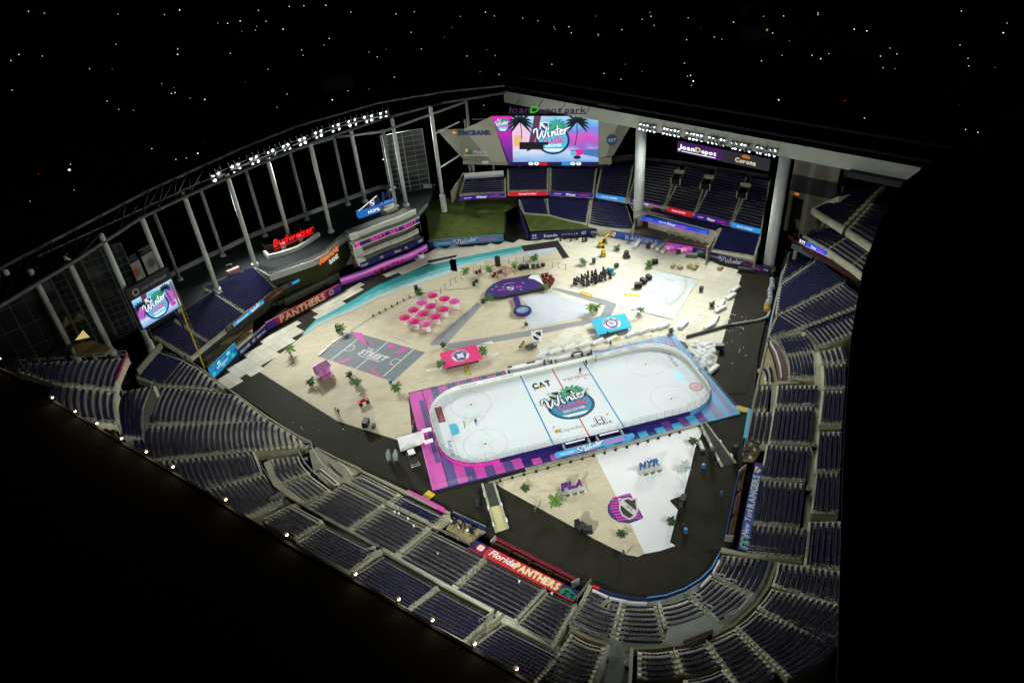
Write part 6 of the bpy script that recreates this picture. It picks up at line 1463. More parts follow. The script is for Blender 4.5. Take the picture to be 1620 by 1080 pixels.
x, y = iat(V84, 78, 400); ice.text('CAT', x, y - .8, 1.9, DKP, w=4.3, bold=.06); ice.poly([(x - .75, y - .95), (x + .75, y - .95), (x, y + .1)], mat('ice_gold', (.62, .42, .05), .5, .05), lift=.018)
x, y = iat(V84, 318, 342); ice.text('verizon', x, y - .6, 1.35, mat('ice_rose', (.60, .14, .13), .4, .05), w=6.4, bold=.01)
x, y = iat(V84, 262, 714); ice.text('Expedia', x + .7, y - .5, 1.1, mat('ice_grey', (.26, .28, .30), .4, .05), w=5.0); x, y = iat(V84, 186, 729); ice.disc(x, y, .62, .62, mat('ice_yellow', (.62, .52, .03), .4, .05)); ice.poly([(x - .3, y - .3), (x + .35, y + .35), (x - .1, y + .3)], DKP, lift=.014)
x, y = iat(V84, 487, 647); ice.text('H', x, y - .9, 1.7, DKP, w=1.6); ice.ring(x, y, 1.3, 1.25, .14, mat('ice_grey', (.26, .28, .30)), n=20); x, y = iat(V84, 505, 674); ice.text('HONDA', x, y - .4, .75, DKP, w=4.6, bold=.02)
x, y = iat(V84, 1175, 412); ice.disc(x, y, 1.55, 1.5, mat('ice_maroon', (.20, .03, .05), .4, .1), lift=.01); ice.disc(x, y, 1.2, 1.15, mat('ice_dusty', (.50, .25, .25), .4, .1), lift=.015); ice.rect(x - 1, y - .25, x + 1, y + .25, IRED, lift=.02)
for v_, xx, yy, s_, w_, mm, tx in ((V84, 1012, 222, 1.1, 5.0, mat('ice_navy', (.03, .04, .14), .4, .05), 'Fanatics'), (V64, 337, 765, .9, 5.2, mat('ice_steel', (.22, .34, .46), .4, .05), 'Rakuten')):
    x, y = iat(v_, xx, yy); fo = Frame((x, y, .10), (0, -1 if v_ is V84 else -1, 0), (1, 0, 0)); Art(fo, t).text(tx, 0, -s_ / 2, s_, mm, w=w_, lift=.008, bold=.03)
x, y = iat(V64, 253, 520); fo = Frame((x, y, .10), (0, -1, 0), (1, 0, 0)); a_ = Art(fo, t); a_.rect(-2.7, -.75, 2.7, .75, mat('ice_maroon', (.2, .03, .05)), lift=.008); a_.text('DISCOVER', 0, -.4, .8, mat('ice_dusty', (.5, .25, .25)), w=4.8, lift=.014)
event_badge(ice, -.2, -.1, 10.2, (mat('badge_deep', (.02, .09, .14), .4, .1), mat('badge_blue', (.06, .28, .46), .4, .15, .4), mat('badge_white', (.80, .83, .86), .4, .03), mat('badge_pink', (.62, .14, .34), .4, .05), mat('badge_green', (.03, .27, .15), .4, .2, .8), mat('badge_leaf', (.12, .42, .22), .4, .2, .8)), .02)
# boards: panels about 2.4 m long
OUT = rink_outline(.10, 8)
def along(P, step):
    Q = np.array(P + [P[0]]); d = np.r_[0, np.cumsum(np.hypot(*np.diff(Q, axis=0).T))]; n_ = int(round(d[-1] / step)); tt_ = np.linspace(0, d[-1], n_ + 1)
    return np.stack([np.interp(tt_, d, Q[:, 0]), np.interp(tt_, d, Q[:, 1])], 1)
BW = mat('board_white', (.74, .76, .74), .45, .05); KICK = mat('kick_yellow', (.55, .50, .18), .5, .1); BPU = mat('board_navy', (.015, .010, .085), .5, .1); BPK = mat('board_pink', (.55, .03, .30), .5, .15, .5); BSK = mat('board_blue', (.08, .30, .56), .5, .15, .5)
B_ = along(OUT, 2.44)
for p, q in zip(B_, B_[1:]):
    c = (p + q) / 2; d_ = q - p; ang = math.atan2(d_[1], d_[0]); l_ = np.hypot(*d_); nrm = np.array([math.cos(ang + math.pi / 2), math.sin(ang + math.pi / 2)])
    if nrm.dot(c) > 0 and abs(c[0]) < 100: nrm = nrm if nrm.dot(-c) > 0 else -nrm
    mb = MB(); ci = c + nrm * .05; co = c - nrm * .06
    mb.box((ci[0], ci[1], .71), (l_ + .03, .1, .94), ang, 0); mb.box((ci[0], ci[1], .16), (l_ + .03, .12, .18), ang, 1)
    oc = 3 if (c[0] < -20 and c[1] < 6) else (4 if c[0] > 22 and c[1] < 8 else (2 if c[1] < -5 else 0))
    mb.box((co[0], co[1], .62), (l_ + .06, .1, 1.1), ang, oc); mb.box((c[0], c[1], 1.205), (l_ + .02, .15, .05), ang, 2 if c[1] < 0 else 0)
    mb.build('board_panel', [BW, KICK, BPU, BPK, BSK], t)
gm = None; G_ = along(OUT, 1.75); pm = None
for p, q in zip(G_, G_[1:]):
    c = (p + q) / 2
    if abs(c[0]) < 11 and c[1] > 11: continue
    if abs(c[0]) < 6.5 and c[1] < -11: continue
    d_ = q - p; ang = math.atan2(d_[1], d_[0]); hh = 2.5 if abs(c[0]) > 21 else 1.75
    mb = MB(); mb.box((c[0], c[1], 1.24 + hh / 2), (np.hypot(*d_) - .05, .02, hh), ang); mb.build('glass_pane', GLASS, t)
    mb = MB(); mb.tube((p[0], p[1], 1.23), (p[0], p[1], 1.24 + hh), .045, 4); mb.build('glass_post', mat('glass_post_metal', (.36, .38, .38), .4, .1), t)
# board lettering near the left end and the far side
fo = Frame((-22.0, RY - .06, .35), (1, 0, 0), (0, 0, 1)); bt = Art(fo, t); IBT = mat('board_print', (.10, .16, .38), .5, .05)
bt.text('Fanatics', 1.5, .2, .55, IBT, w=4.2, lift=.03); bt.text('verizon', 7.0, .25, .4, mat('board_print_rose', (.5, .2, .3), .5, .05), w=3.5, lift=.03); bt.text('DISCOVER', 11.0, .25, .4, IBT, w=3.0, lift=.03)
fo = Frame((10, RY - .06, .35), (1, 0, 0), (0, 0, 1)); bt = Art(fo, t); bt.text('HONDA', 2, .25, .4, IBT, w=2.4, lift=.03); bt.text('Expedia', 6, .25, .4, IBT, w=3, lift=.03); bt.text('GEICO', 10.5, .25, .4, IBT, w=3, lift=.03)
# coloured decks round the rink
def deckpiece(root, pts, m, z=.25): 
    mb = MB(); mb.prism(pts, 0, z); return mb.build('deck_panel', m, root)
X0, X1, Y0, Y1 = -33.9, 32.2, -16.1, 15.5
tl = thing('rink_deck', 'magenta striped deck round the left half of the rink', 'deck', (-32.5, -13, 0)); tr = thing('rink_deck', 'sky blue striped deck round the right half of the rink', 'deck', (31.6, -13, 0))
DV = mat('deck_violet', (.10, .08, .26), .6, .08); DP = mat('deck_pink', (.60, .085, .42), .6, .06); DB = mat('deck_blue', (.17, .40, .68), .6, .06); DL = mat('deck_lilac', (.26, .26, .46), .6, .08); DC = mat('deck_cyan', (.05, .40, .66), .6, .06); DNV = mat('deck_navy', (.03, .02, .16), .6, .08); DVI = mat('deck_plum', (.13, .05, .26), .6, .1)
ro = rink_outline(.26, 12)
def ringstrips(root, x0, x1, stripe_near, stripe_far, endm, ends):
    # end block minus the rink outline: strips in y
    ys = np.linspace(Y0, Y1, 41)
    return
def xr(y):   # half length of the rink outline at height y
    ay = abs(y)
    if ay <= RY - RR: return RX + .27
    q = (RR + .27) ** 2 - (ay - (RY - RR)) ** 2
    return RX - RR + math.sqrt(q) if q > 0 else None
def yr(x):
    ax = abs(x)
    if ax <= RX - RR: return RY + .27
    q = (RR + .27) ** 2 - (ax - (RX - RR)) ** 2
    return RY - RR + math.sqrt(q) if q > 0 else None
def stripes(root, xs, cols_, side):
    """stripes across x between the boards and the deck's outer edge"""
    for (x0, x1), m in zip(zip(xs, xs[1:]), cols_):
        n_ = 5 if abs(x0) > 20 or abs(x1) > 20 else 1; q = np.linspace(x0, x1, n_ + 1)
        inner = [(x, side * (yr(x) if yr(x) else 0)) for x in q]
        if side < 0 and -17 < x0 and x1 < 20 and m in (DP, DC): deckpiece(root, inner + [(x1, -14.4), (x0, -14.4)], DNV); inner = [(x0, -14.4), (x1, -14.4)]
        oy = Y0 if side < 0 else Y1
        deckpiece(root, inner + [(x1, oy), (x0, oy)], m)
xs = np.linspace(-30.6, 0, 17); stripes(tl, xs, [DP if i % 2 else DV for i in range(16)] if False else [(DV if i % 2 == 0 else DP) if x < -17 else (DNV if i % 2 == 0 else DP) for i, x in enumerate(xs[:-1])], -1)
stripes(tl, np.linspace(-30.6, -9.5, 12), [DV if i % 2 else DP for i in range(11)], 1)
xs2 = np.linspace(0, 30.6, 17); stripes(tr, xs2, [(DNV if i % 2 == 0 else DC) if x < 12 else (DVI if i % 2 == 0 else DC) if x < 24 else (DL if i % 2 == 0 else DB) for i, x in enumerate(xs2[:-1])], -1)
stripes(tr, np.linspace(10.8, 30.6, 11), [DL if i % 2 else DB for i in range(10)], 1)
for s, root, cs in ((-1, tl, (DP, DV)), (1, tr, (DB, DL))):
    xo = X0 if s < 0 else X1
    # long end pieces: outer pink/blue, thin dark stripe diagonal
    deckpiece(root, [(s * 30.75, Y0), (s * 30.75, Y1), (xo, Y1), (xo, Y0)], cs[0])
deckpiece(tl, [(-30.9, -9), (-30.9, 12), (-32.0, 12), (-32.0, -9)], DV, .258); deckpiece(tr, [(31.3, -15), (31.3, -4), (30.8, -4), (30.4, -15)], DL, .262)
mb = MB(); mb.box((X0 / 2, Y0 - .06, .12), (-X0, .1, .27)); mb.build('deck_skirt', DNV, tl); mb = MB(); mb.box((X1 / 2, Y0 - .06, .12), (X1, .1, .27)); mb.build('deck_skirt', DC, tr)
mb = MB(); mb.box((X1 + .06, 0, .12), (.1, Y1 - Y0, .27)); mb.build('deck_skirt', DC, tr)
railing(tl, [(X0 + .1, Y0 + .1, .25), (X0 + .1, -2, .25)], 1.0, r=.03); railing(tl, [(X0 + .1, Y0 + .1, .25), (-26, Y0 + .1, .25)], 1.0, r=.03); railing(tr, [(X1 - .1, Y1, .25), (X1 - .1, Y0, .25)], 1.0, r=.03, m=mat('blue_rail', (.15, .3, .5), .5, .1)); railing(tr, [(X1 - .1, Y0 + .1, .25), (24.5, Y0 + .1, .25)], 1.0, r=.03, m=mat('blue_rail', (.15, .3, .5)))
# player benches on the far side, penalty boxes on the near side
t = thing('player_benches', 'long white player bench enclosure along the far boards', 'bench', (0, 14.6, 0))
mb = MB(); mb.box((0, 14.3, .15), (21.0, 2.2, .3)); mb.build('floor', BW, t)
mb = MB(); mb.box((0, 15.5, .85), (21.6, .12, 1.1)); 
for x in (-10.6, -.8, .8, 10.6): mb.box((x, 14.3, .8), (.12, 2.3, 1.0))
mb.build('rear_wall', BW, t)
mb = MB(); mb.box((-5.6, 14.6, .55), (8.6, .45, .08)); mb.box((5.6, 14.6, .55), (8.6, .45, .08)); mb.build('bench_seat', BW, t)
for i in range(34):
    x = -9.8 + i * .6
    if abs(x) < .8: continue
    mb = MB(); mb.box((x, 13.6, .42), (.16, .2, .22)); mb.build('bottle_rack', BLACK, t)
mb = MB(); mb.box((-4.4, 15.3, 1.42), (2.0, .3, .25)); mb.box((-9.6, 15.35, 1.42), (1.1, .3, .25)); mb.box((7.2, 15.3, 1.42), (2.2, .3, .25)); mb.box((8.2, 14.7, .9), (.3, .9, .9)); mb.box((5.8, 14.9, .8), (.5, .5, 1.0)); mb.box((-10.3, 13.8, .8), (.5, .6, 1.0)); mb.build('equipment_shelf', BLACK, t)
t = thing('penalty_boxes', 'glass fronted penalty boxes along the near boards at centre ice', 'penalty box', (1.5, -14.4, .25))
mb = MB()
for x in (-6.3, -.9, .9, 6.3): mb.box((x, -14.3, .9), (.1, 1.9, 1.3))
mb.box((0, -15.2, .85), (12.7, .1, 1.2)); mb.build('side_wall', mat('grey_partition', (.35, .38, .38), .5, .1), t)
for x in (-3.7, 3.7):
    mb = MB(); mb.box((x, -13.55, 1.3), (4.2, .35, .1)); mb.build('counter', BW, t); mb = MB(); mb.box((x, -14.7, .62), (4.4, .4, .08)); mb.build('bench_seat', BW, t)
fo = Frame((-12.5, -16.0, .3), (1, .0, 0), (0, .25, 1)); fo.w = 20
t = thing('banner_board', 'blue arrow shaped banner with white script and pink lettering below the penalty boxes', 'banner', (-2, -16.35, 0))
p0, p1 = at(*V84(185, 922)[0], .3), at(*V84(728, 782)[0], .3); fo = Frame(p0, p1 - p0, (0, .35, 1)); W_ = np.linalg.norm(p1 - p0)
mb = MB(); vs = [fo.p(x, y, l) for l in (0, -.15) for x, y in ((0, 0), (W_, 0), (W_ + .5, .65), (W_, 1.3), (0, 1.3), (-.5, .65))]; mb.add(vs, [(0, 1, 2, 3, 4, 5), (11, 10, 9, 8, 7, 6)] + [(i, i + 6, (i + 1) % 6 + 6, (i + 1) % 6) for i in range(6)]); mb.build('panel', mat('banner_blue', (.06, .28, .52), .5, .1), t)
a_ = Art(fo, t); a_.rect(.5, .25, W_ * .26, 1.05, SKYBLUE); a_.text('DISCOVER', W_ * .14, .45, .4, LETW, w=W_ * .16, lift=.035); shield(a_, W_ * .3, .65, 1.0, NAVY, LETW, 0, .03); wordmark(a_, W_ * .48, .28, W_ * .27, LETW, None, .03); a_.text('CLASSIC', W_ * .76, .35, .65, mat('hot_pink_print', (.7, .12, .4)), w=W_ * .25, lift=.035, bold=.04)
mb = MB()
for q in (.1, .5, .9): c = fo.p(W_ * q, .0, -.25); mb.tube((c[0], c[1], .0), (c[0], c[1], 1.2), .06, 5)
mb.build('feet', DARKM, t)
# boardwalk of single planks
A0, A1, B0, B1 = at(772, 764), at(1108, 664.5), at(779, 768), at(1110, 671)
t = thing('boardwalk', 'ribbed grey tan plank walk between the rink and the triangular carpet', 'boardwalk', (*((A0 + A1) / 2)[:2], 0))
a0_, a1_ = at(829, 738.5), at(1106, 661.5); d_ = a1_ - a0_; L2 = np.linalg.norm(d_); u2 = d_ / L2; n2_ = np.array([u2[1], -u2[0], 0]); k_ = int(L2 / .55)
mb = MB(); mb.box((.0, 0, .07), (.50, 1.9, .14), math.atan2(u2[1], u2[0])); pl = [mb.build('plank', mat('plank_' + q, c, .8, .2, 1.5)).data for q, c in (('tan', (.30, .29, .20)), ('grey', (.26, .26, .20)), ('pale', (.34, .33, .25)))]
for o in list(C.objects):
    if o.name.startswith('plank') and o.parent is None: bpy.data.objects.remove(o)
for i in range(k_):
    c = a0_ + u2 * (i + .5) * L2 / k_ + n2_ * .95; o = bpy.data.objects.new('plank', pl[rng.integers(3)]); C.objects.link(o); o.parent = t; o.location = np.array([c[0], c[1], random.uniform(0, .015)]) - np.array(t.location)
c0_ = at(772, 765) ; c1_ = at(1108, 671); mb = MB(); mb.wall([c0_, c1_], 0, .3, .35); mb.build('edge_beam', mat('beam_tan', (.36, .35, .25), .8, .15), t)
for i, (x, y) in enumerate(V74(178, 388, 245, 371, 310, 353, 377, 336, 441, 318, 503, 301, 568, 284, 632, 267, 693, 250, 755, 234, 815, 217, 877, 202, 938, 184, 993, 170, 1050, 153, 1113, 135, 1168, 120)):
    if i == 0: pfl = proto('footlight', 'footlight', 'footlights along the plank walk'); mb = MB(); mb.lathe([(.25, 0), (.25, .12), (.12, .2), (.2, .3), (.22, .5), (.05, .56)], n=8); mb.build('body', BLACK, pfl); mb = MB(); mb.box((0, 0, .06), (.6, .2, .08)); mb.build('bracket', BLACK, pfl)
    put(pfl, at(x, y, .03), 0, 'black footlight beside the plank walk, number by place: %s from the left end' % (names + ['thirteenth', 'fourteenth', 'fifteenth', 'sixteenth', 'last'])[i])
for o in C.objects:
    if o.get('label', '').startswith('black footlight'): o['label'] = o['label'].replace('number by place: ', '')
# ramps
for lab, P, wood in (('sloping ramp with pale yellow lower half at the left end of the plank walk', V74(75, 402, 150, 395, 228, 645, 152, 672), True), ('long dark sloping ramp with pale side rails at the right end of the plank walk', V74(1285, 75, 1312, 62, 1482, 285, 1396, 310), False)):
    p = [at(*q, .9 if i < 2 else 0) for i, q in enumerate(P)]; tt = thing('ramp', lab, 'ramp', (*np.mean(p, 0)[:2], 0))
    def rq(t0, t1, m, nm, z_=0, s0=0, s1=1):
        mb = MB(); c = [lerp(lerp(p[0], p[3], k_), lerp(p[1], p[2], k_), s_) for k_, s_ in ((t0, s0), (t1, s0), (t1, s1), (t0, s1))]; c = [q + np.array([0, 0, z_ + .06]) for q in c]; lo_ = [np.array([q[0], q[1], 0]) for q in c]
        mb.add(c + lo_, [(0, 1, 2, 3), (7, 6, 5, 4), (0, 4, 5, 1), (1, 5, 6, 2), (2, 6, 7, 3), (3, 7, 4, 0)]); mb.build(nm, m, tt)
    PW = mat('ramp_yellow', (.55, .50, .26), .7, .1); RD = mat('ramp_carpet', (.045, .048, .038), .85, .15); RS = mat('ramp_side', (.38, .38, .29), .7, .1)
    rq(0, .5 if wood else 1, RD, 'ramp_carpet', 0, .16, .84)
    if wood: rq(.5, 1, PW, 'ramp_boards', .003, .16, .84)
    rq(0, 1, RS, 'side_rail', .14, 0, .15); rq(0, 1, RS, 'side_rail', .14, .85, 1)
    for s_ in (0.02, .98):
        for k in (.2, .5, .85): mb = MB(); c = lerp(lerp(p[0], p[3], k), lerp(p[1], p[2], k), s_); mb.box((c[0], c[1], .4), (.28, .7, .8 - .25 * k), math.atan2(*(p[3] - p[0])[:2][::-1]) + math.pi / 2); mb.build('side_block', WHITE, tt)
# ================================================================ things on the field
ORD = ['first', 'second', 'third', 'fourth', 'fifth', 'sixth', 'seventh', 'eighth', 'ninth', 'tenth', 'eleventh', 'twelfth', 'thirteenth', 'fourteenth', 'fifteenth', 'sixteenth', 'seventeenth', 'eighteenth', 'nineteenth', 'twentieth', 'last']
def frames(A_, B_, h): return face_frame(A_, B_, h)
# umbrellas and tables
def make_umbrella(m):
    t = proto('umbrella', 'umbrella', 'umbrellas on the sand')
    mb = MB(); mb.tube((0, 0, 0), (0, 0, 2.75), .04, 6); mb.build('pole', WHITE, t)
    mb = MB(); mb.lathe([(.35, 0), (.35, .08), (.08, .12)], n=10); mb.build('base', WHITE, t)
    n = 8; R_ = 1.55
    for i in range(n):
        a0, a1 = 2 * math.pi * i / n, 2 * math.pi * (i + 1) / n; mb = MB()
        P = lambda r, a_, z: (r * math.cos(a_), r * math.sin(a_), z)
        vs = [(0, 0, 2.78), P(R_ * .5, a0, 2.58), P(R_ * .5, a1, 2.58), P(R_, a0, 2.2), P(R_, a1, 2.2), P(R_ * .97, (a0 + a1) / 2, 2.2), P(R_ * .99, a0, 2.05), P(R_ * .99, a1, 2.05)]
        mb.add(vs, [(0, 1, 2), (1, 3, 5, 2), (5, 4, 2), (3, 6, 5), (5, 7, 4)]); mb.build('canopy_panel', m, t)
        mb = MB(); mb.tube((0, 0, 2.5), P(R_, a0, 2.19), .015, 3); mb.build('rib', WHITE, t)
    return t
um, um2 = make_umbrella(MAGENTA), make_umbrella(ORCHID)
tb = proto('cafe_table', 'table', 'white tables under the umbrellas')
mb = MB(); mb.lathe([(.32, 0), (.05, .05), (.05, .98), (.45, 1.0), (.45, 1.05)], n=12); mb.build('pedestal', WHITE, tb)
mb = MB(); mb.box((0, 0, .55), (.62, .62, .96), taper=.92); mb.build('cover', WHITE, tb)
st = proto('stool', 'stool', 'stools by the tables')
mb = MB(); mb.lathe([(.2, .68), (.2, .74)], n=10); mb.build('seat', WHITE, st)
for a_ in (0, 2.1, 4.2): mb = MB(); mb.tube((.1 * math.cos(a_), .1 * math.sin(a_), .7), (.24 * math.cos(a_), .24 * math.sin(a_), 0), .02, 4); mb.build('leg', STEEL, st)
US = [((215, 470), 0, 'at the far end of the cluster'), ((308, 495), 0, 'second from the back on the right'), ((385, 515), 1, 'at the far right corner of the cluster'), ((132, 525), 1, 'at the back left, above the others'), ((202, 552), 0, 'in the middle of the back group'), ((300, 577), 0, 'at right in the middle row'), ((66, 582), 0, 'on the left side of the middle row'), ((140, 610), 0, 'in the centre of the cluster'), ((237, 633), 0, 'at the right of the front row'), ((-2, 640), 0, 'at the far left corner of the cluster'), ((70, 671), 0, 'at the left of the front row'), ((162, 690), 1, 'nearest the camera, at the front')]
for i, (q, k, lab) in enumerate(US):
    p = at(*V6(*q)[0], 2.5); p[2] = .03
    put(um2 if k else um, p, random.uniform(0, .7), ('paler orchid umbrella ' if k else 'magenta umbrella ') + lab)
    put(tb, p + np.array([.72, -.55, 0]), random.uniform(-.2, .2), 'white covered table beneath the umbrella ' + lab)
    put(st, p + np.array([.1, -1.35 + random.uniform(-.1, .1), 0]), random.uniform(0, 2), 'white stool beside the umbrella ' + lab)
# potted palms
PGR = mat('palm_leaf', (.05, .15, .025), .6, .35, 2.0); PGD = mat('dark_palm_leaf', (.025, .065, .018), .7, .3, 2.0); PGY = mat('bright_palm_leaf', (.10, .22, .02), .6, .3, 2.0); POT = mat('white_pot', (.6, .6, .56), .6, .1); TRK = mat('palm_trunk', (.18, .13, .07), .9, .3, 3)
def make_palm(m, n=17, L_=1.35, h=1.25, dark_pot=False):
    t = proto('potted_palm', 'potted palm', 'potted palms on the field')
    mb = MB(); mb.lathe([(.30, 0), (.42, .55), (.36, .55), (.34, .48)], n=12); mb.build('pot', BLACK if dark_pot else POT, t)
    mb = MB(); mb.tube((0, 0, .48), (.05, .02, h), .09, 7, .06); mb.build('trunk', TRK, t)
    lf = None
    for i in range(n):
        if lf is None:
            mb = MB(); K = 7; vs = []
            for k in range(K + 1):
                q = k / K; x = L_ * q; z = .75 * q - 1.05 * q * q; w_ = .20 * math.sin(math.pi * min(1, q * .92 + .08)) + .01
                vs += [(x, -w_, z - w_ * .5), (x, 0, z), (x, w_, z - w_ * .5)]
            fs = []
            for k in range(K):
                for s in (0, 1): fs.append((k * 3 + s, k * 3 + s + 1, (k + 1) * 3 + s + 1, (k + 1) * 3 + s))
            # saw-toothed leaflets
            for k in range(1, K):
                for s, sg in ((0, -1), (2, 1)):
                    a_ = len(vs); x, y, z = vs[k * 3 + s]; vs.append((x + .16, y + sg * .16, z - .12)); fs.append((k * 3 + s, a_, (k + 1) * 3 + s))
            mb.add(vs, fs); o = mb.build('frond', m, t); lf = o.data
        else:
            o = bpy.data.objects.new('frond', lf); C.objects.link(o); o.parent = t
        o.location = (.05, .02, h); o.rotation_euler = (0, -random.uniform(-.45, .95), 2 * math.pi * i / n + random.uniform(-.2, .2)); s_ = random.uniform(.8, 1.15); o.scale = (s_, s_, s_)
    return t
pa, pb, pc = make_palm(PGR), make_palm(PGD, 15, 1.0, 1.0, True), make_palm(PGY, 19, 1.7, 1.9)
PALMS = [(pc, V6(478, 332)[0], 'tall bright palm in a white pot at the left of the beach rope line'), (pc, V6(665, 318)[0], 'tall bright palm behind the purple stage, left of the arch'), (pc, V6(858, 285)[0], 'tall bright palm behind the purple stage, right of the arch'), (pa, V6(1010, 208)[0], 'green palm beside the right end of the ocean carpet'),
 (pa, V6(115, 478)[0], 'green palm with a black speaker behind the umbrellas'), (pa, V6(1388, 240)[0], 'green palm among equipment right of the ocean carpet'), (pb, V6(610, 540)[0], 'dark palm at the left front corner of the stage'), (pa, V6(655, 520)[0], 'low green palm in front of the stage at left'), (pb, V6(1055, 440)[0], 'dark palm at the right front of the stage'), (pa, V6(1100, 438)[0], 'green palm at the right front corner of the stage'), (pa, V6(1492, 598)[0], 'slim green palm at the right point of the white carpet'), (pc, V6(1448, 612)[0], 'low yellow green palm beside the white carpet point'),
 (pa, V8(483, 150)[0], 'lone green palm on the cream floor near the yellow machines'), (pa, V8(690, 262)[0], 'green palm at the left edge of the snow patch in right field'), (pb, V8(1105, 520)[0], 'dark palm among white barrier blocks in right field'), (pa, V8(637, 565)[0], 'small green palm at the near corner of the snow patch'), (pb, V8(835, 692)[0], 'dark low palm at the far right corner of the blue deck'),
 (pa, V38(470, 450)[0], 'green palm in a white pot beside the lilac beach hut'), (pb, V38(720, 400)[0], 'dark palm left of the black case by the grey court'), (pa, V38(775, 455)[0], 'green palm near the front corner of the grey court'), (pa, V38(1030, 490)[0], 'lone green palm on sand between court and magenta deck'), (pc, V38(335, 255)[0], 'lone yellow green palm on the far left sand'), (pc, V38(672, 108)[0], 'bright palm above the grey court corner with a black speaker'),
 (pa, V6(608, 938)[0], 'palm at the right side of the magenta canopy'), (pb, V6(300, 880)[0], 'dark palm behind the magenta canopy'), (pa, V6(290, 1035)[0], 'green palm at the left front of the magenta canopy'), (pb, V74(315, 440)[0], 'dark palm left of the purple letters on the near sand'), (pc, V74(487, 530)[0], 'bright palm in front of the purple letters on the near sand'), (pb, V74(845, 692)[0], 'dark palm near the point of the near sand'), (pb, V74(1120, 622)[0], 'dark palm at the lower right edge of the near white carpet'), (pb, V74(1240, 182)[0], 'dark palm at the upper right corner of the near white carpet')]
for pr_, q, lab in PALMS: put(pr_, at(*q, .05), random.uniform(0, 6), lab, random.uniform(.82, 1.0))
pf = make_palm(mat('frosted_leaf', (.45, .52, .48), .6, .1), 12, 1.4, 1.2); put(pf, at(*V74(1195, 330)[0], .05), 0, 'pale frosted palm on the near white carpet', .95)
# rope posts by the ocean carpet
so = proto('rope_post', 'post', 'black posts of the beach rope line')
mb = MB(); mb.lathe([(.22, 0), (.22, .04), (.04, .08)], n=10); mb.build('base', BLACK, so); mb = MB(); mb.tube((0, 0, .05), (0, 0, 1.7), .05, 6); mb.build('pole', BLACK, so)
PS = V6(282, 455, 318, 425, 358, 398, 400, 375, 441, 350, 538, 300, 592, 275, 640, 255, 812, 225, 868, 215, 925, 215, 975, 212, 1035, 215, 1148, 258, 1197, 262, 1253, 275)
for q in PS: put(so, at(*q, .04), 0, 'black rope post standing in the line between the beach and the ocean carpet')
for nm, seq in (('left', PS[:5]), ('middle', PS[5:8]), ('right', PS[8:13]), ('far right', PS[13:])):
    p = [at(*q, .04) + np.array([0, 0, 1.55]) for q in seq]; mb = MB()
    for a_, b_ in zip(p, p[1:]):
        m_ = (a_ + b_) / 2 - np.array([0, 0, .3]); mb.tube(a_, m_, .02, 4); mb.tube(m_, b_, .02, 4)
    tag(mb.build('rope', BLACK), 'sagging dark rope of the %s stretch of beach posts' % nm, 'rope')
sp_ = proto('ground_spotlight', 'spotlight', 'black spotlights on the sand')
mb = MB(); mb.box((0, 0, .06), (.5, .4, .1)); mb.build('base', BLACK, sp_); mb = MB(); mb.lathe([(.16, -.25), (.22, .2), (.2, .22)], (0, 0, .42), 8); mb.build('head', BLACK, sp_)
for i, (x, y) in enumerate(Z5(830, 722, 866, 704, 900, 686, 936, 668, 968, 651, 1003, 633, 1037, 614)): put(sp_, at(x, y, .02), 0, 'small black spotlight in the line on the beach, %s from the left' % ORD[i])
mb = MB(); mb.path([at(x, y, .05) for x, y in Z5(700, 805, 830, 722, 1037, 614, 1180, 575, 1400, 560)], .04, 4); tag(mb.build('cable', BLACK), 'black cable running across the sand past the umbrellas', 'cable')

# stage
t = thing('stage', 'purple carpeted stage with a catwalk and round thrust below the ocean carpet', 'stage', (*at(*V6(860, 420)[0])[:2], 0))
ST = V6(628, 492, 622, 468, 640, 430, 690, 385, 770, 352, 850, 340, 990, 312, 1045, 312, 1092, 405, 1080, 418, 930, 450, 760, 485)
mb = MB(); mb.prism([tuple(p[:2]) for p in ats(ST, .9)], 0, .9); mb.build('deck', mat('stage_black', (.03, .03, .035), .7, .1), t)
SP = mat('stage_purple', (.045, .015, .17), .6, .12, .6)
ar = Art(Frame((0, 0, .9), (1, 0, 0), (0, 1, 0)), t); ar.lift = .012
ar.poly(ga(V6(632, 488, 628, 466, 645, 432, 695, 388, 772, 356, 850, 345, 930, 345, 1000, 358, 1050, 380, 1086, 406, 1076, 414, 930, 446, 760, 481), .9), SP, 'stage_carpet')
ar.poly(ga(V6(985, 318, 1042, 316, 1085, 400, 1050, 376, 1005, 352, 960, 344), .9), WHITE, 'stage_snow', .02)
p = at(*V6(825, 425)[0], .9); d_ = at(*V6(925, 403)[0], .9) - at(*V6(730, 440)[0], .9); ar2 = Art(Frame((p[0], p[1], .9), d_, (0, 1, 0)), t); ar2.lift = .03
SPK = mat('stage_pink', (.55, .08, .42), .5, .05); shield(ar2, 0, .2, 1.9, BLACK, LETW, 0, .03); ar2.text('WC', -2.5, -.3, 1.0, SPK, w=2.1, bold=.03); ar2.text('26', 2.4, -.3, 1.0, SPK, w=1.9, bold=.03); ar2.ring(0, 1.9, 2.2, 1.3, .3, mat('stage_rose', (.5, .25, .35), .5, .05), 'stage_arc', .03, a0=.7, a1=2.3)
for (x, y) in V6(680, 430, 765, 412, 905, 432, 920, 380, 710, 410): q = at(x, y, .9); ar.rect(q[0] - .3, q[1] - .12, q[0] + .3, q[1] + .12, LETW, 'stage_mark', .035)
cw = ats(V6(843, 486, 882, 478, 912, 568, 872, 572), .9); mb = MB(); mb.prism([tuple(p[:2]) for p in cw], .0, .86); mb.build('catwalk', SP, t)
q = at(*V6(916, 590)[0], .9); q2 = at(*V6(918, 603)[0], .1)
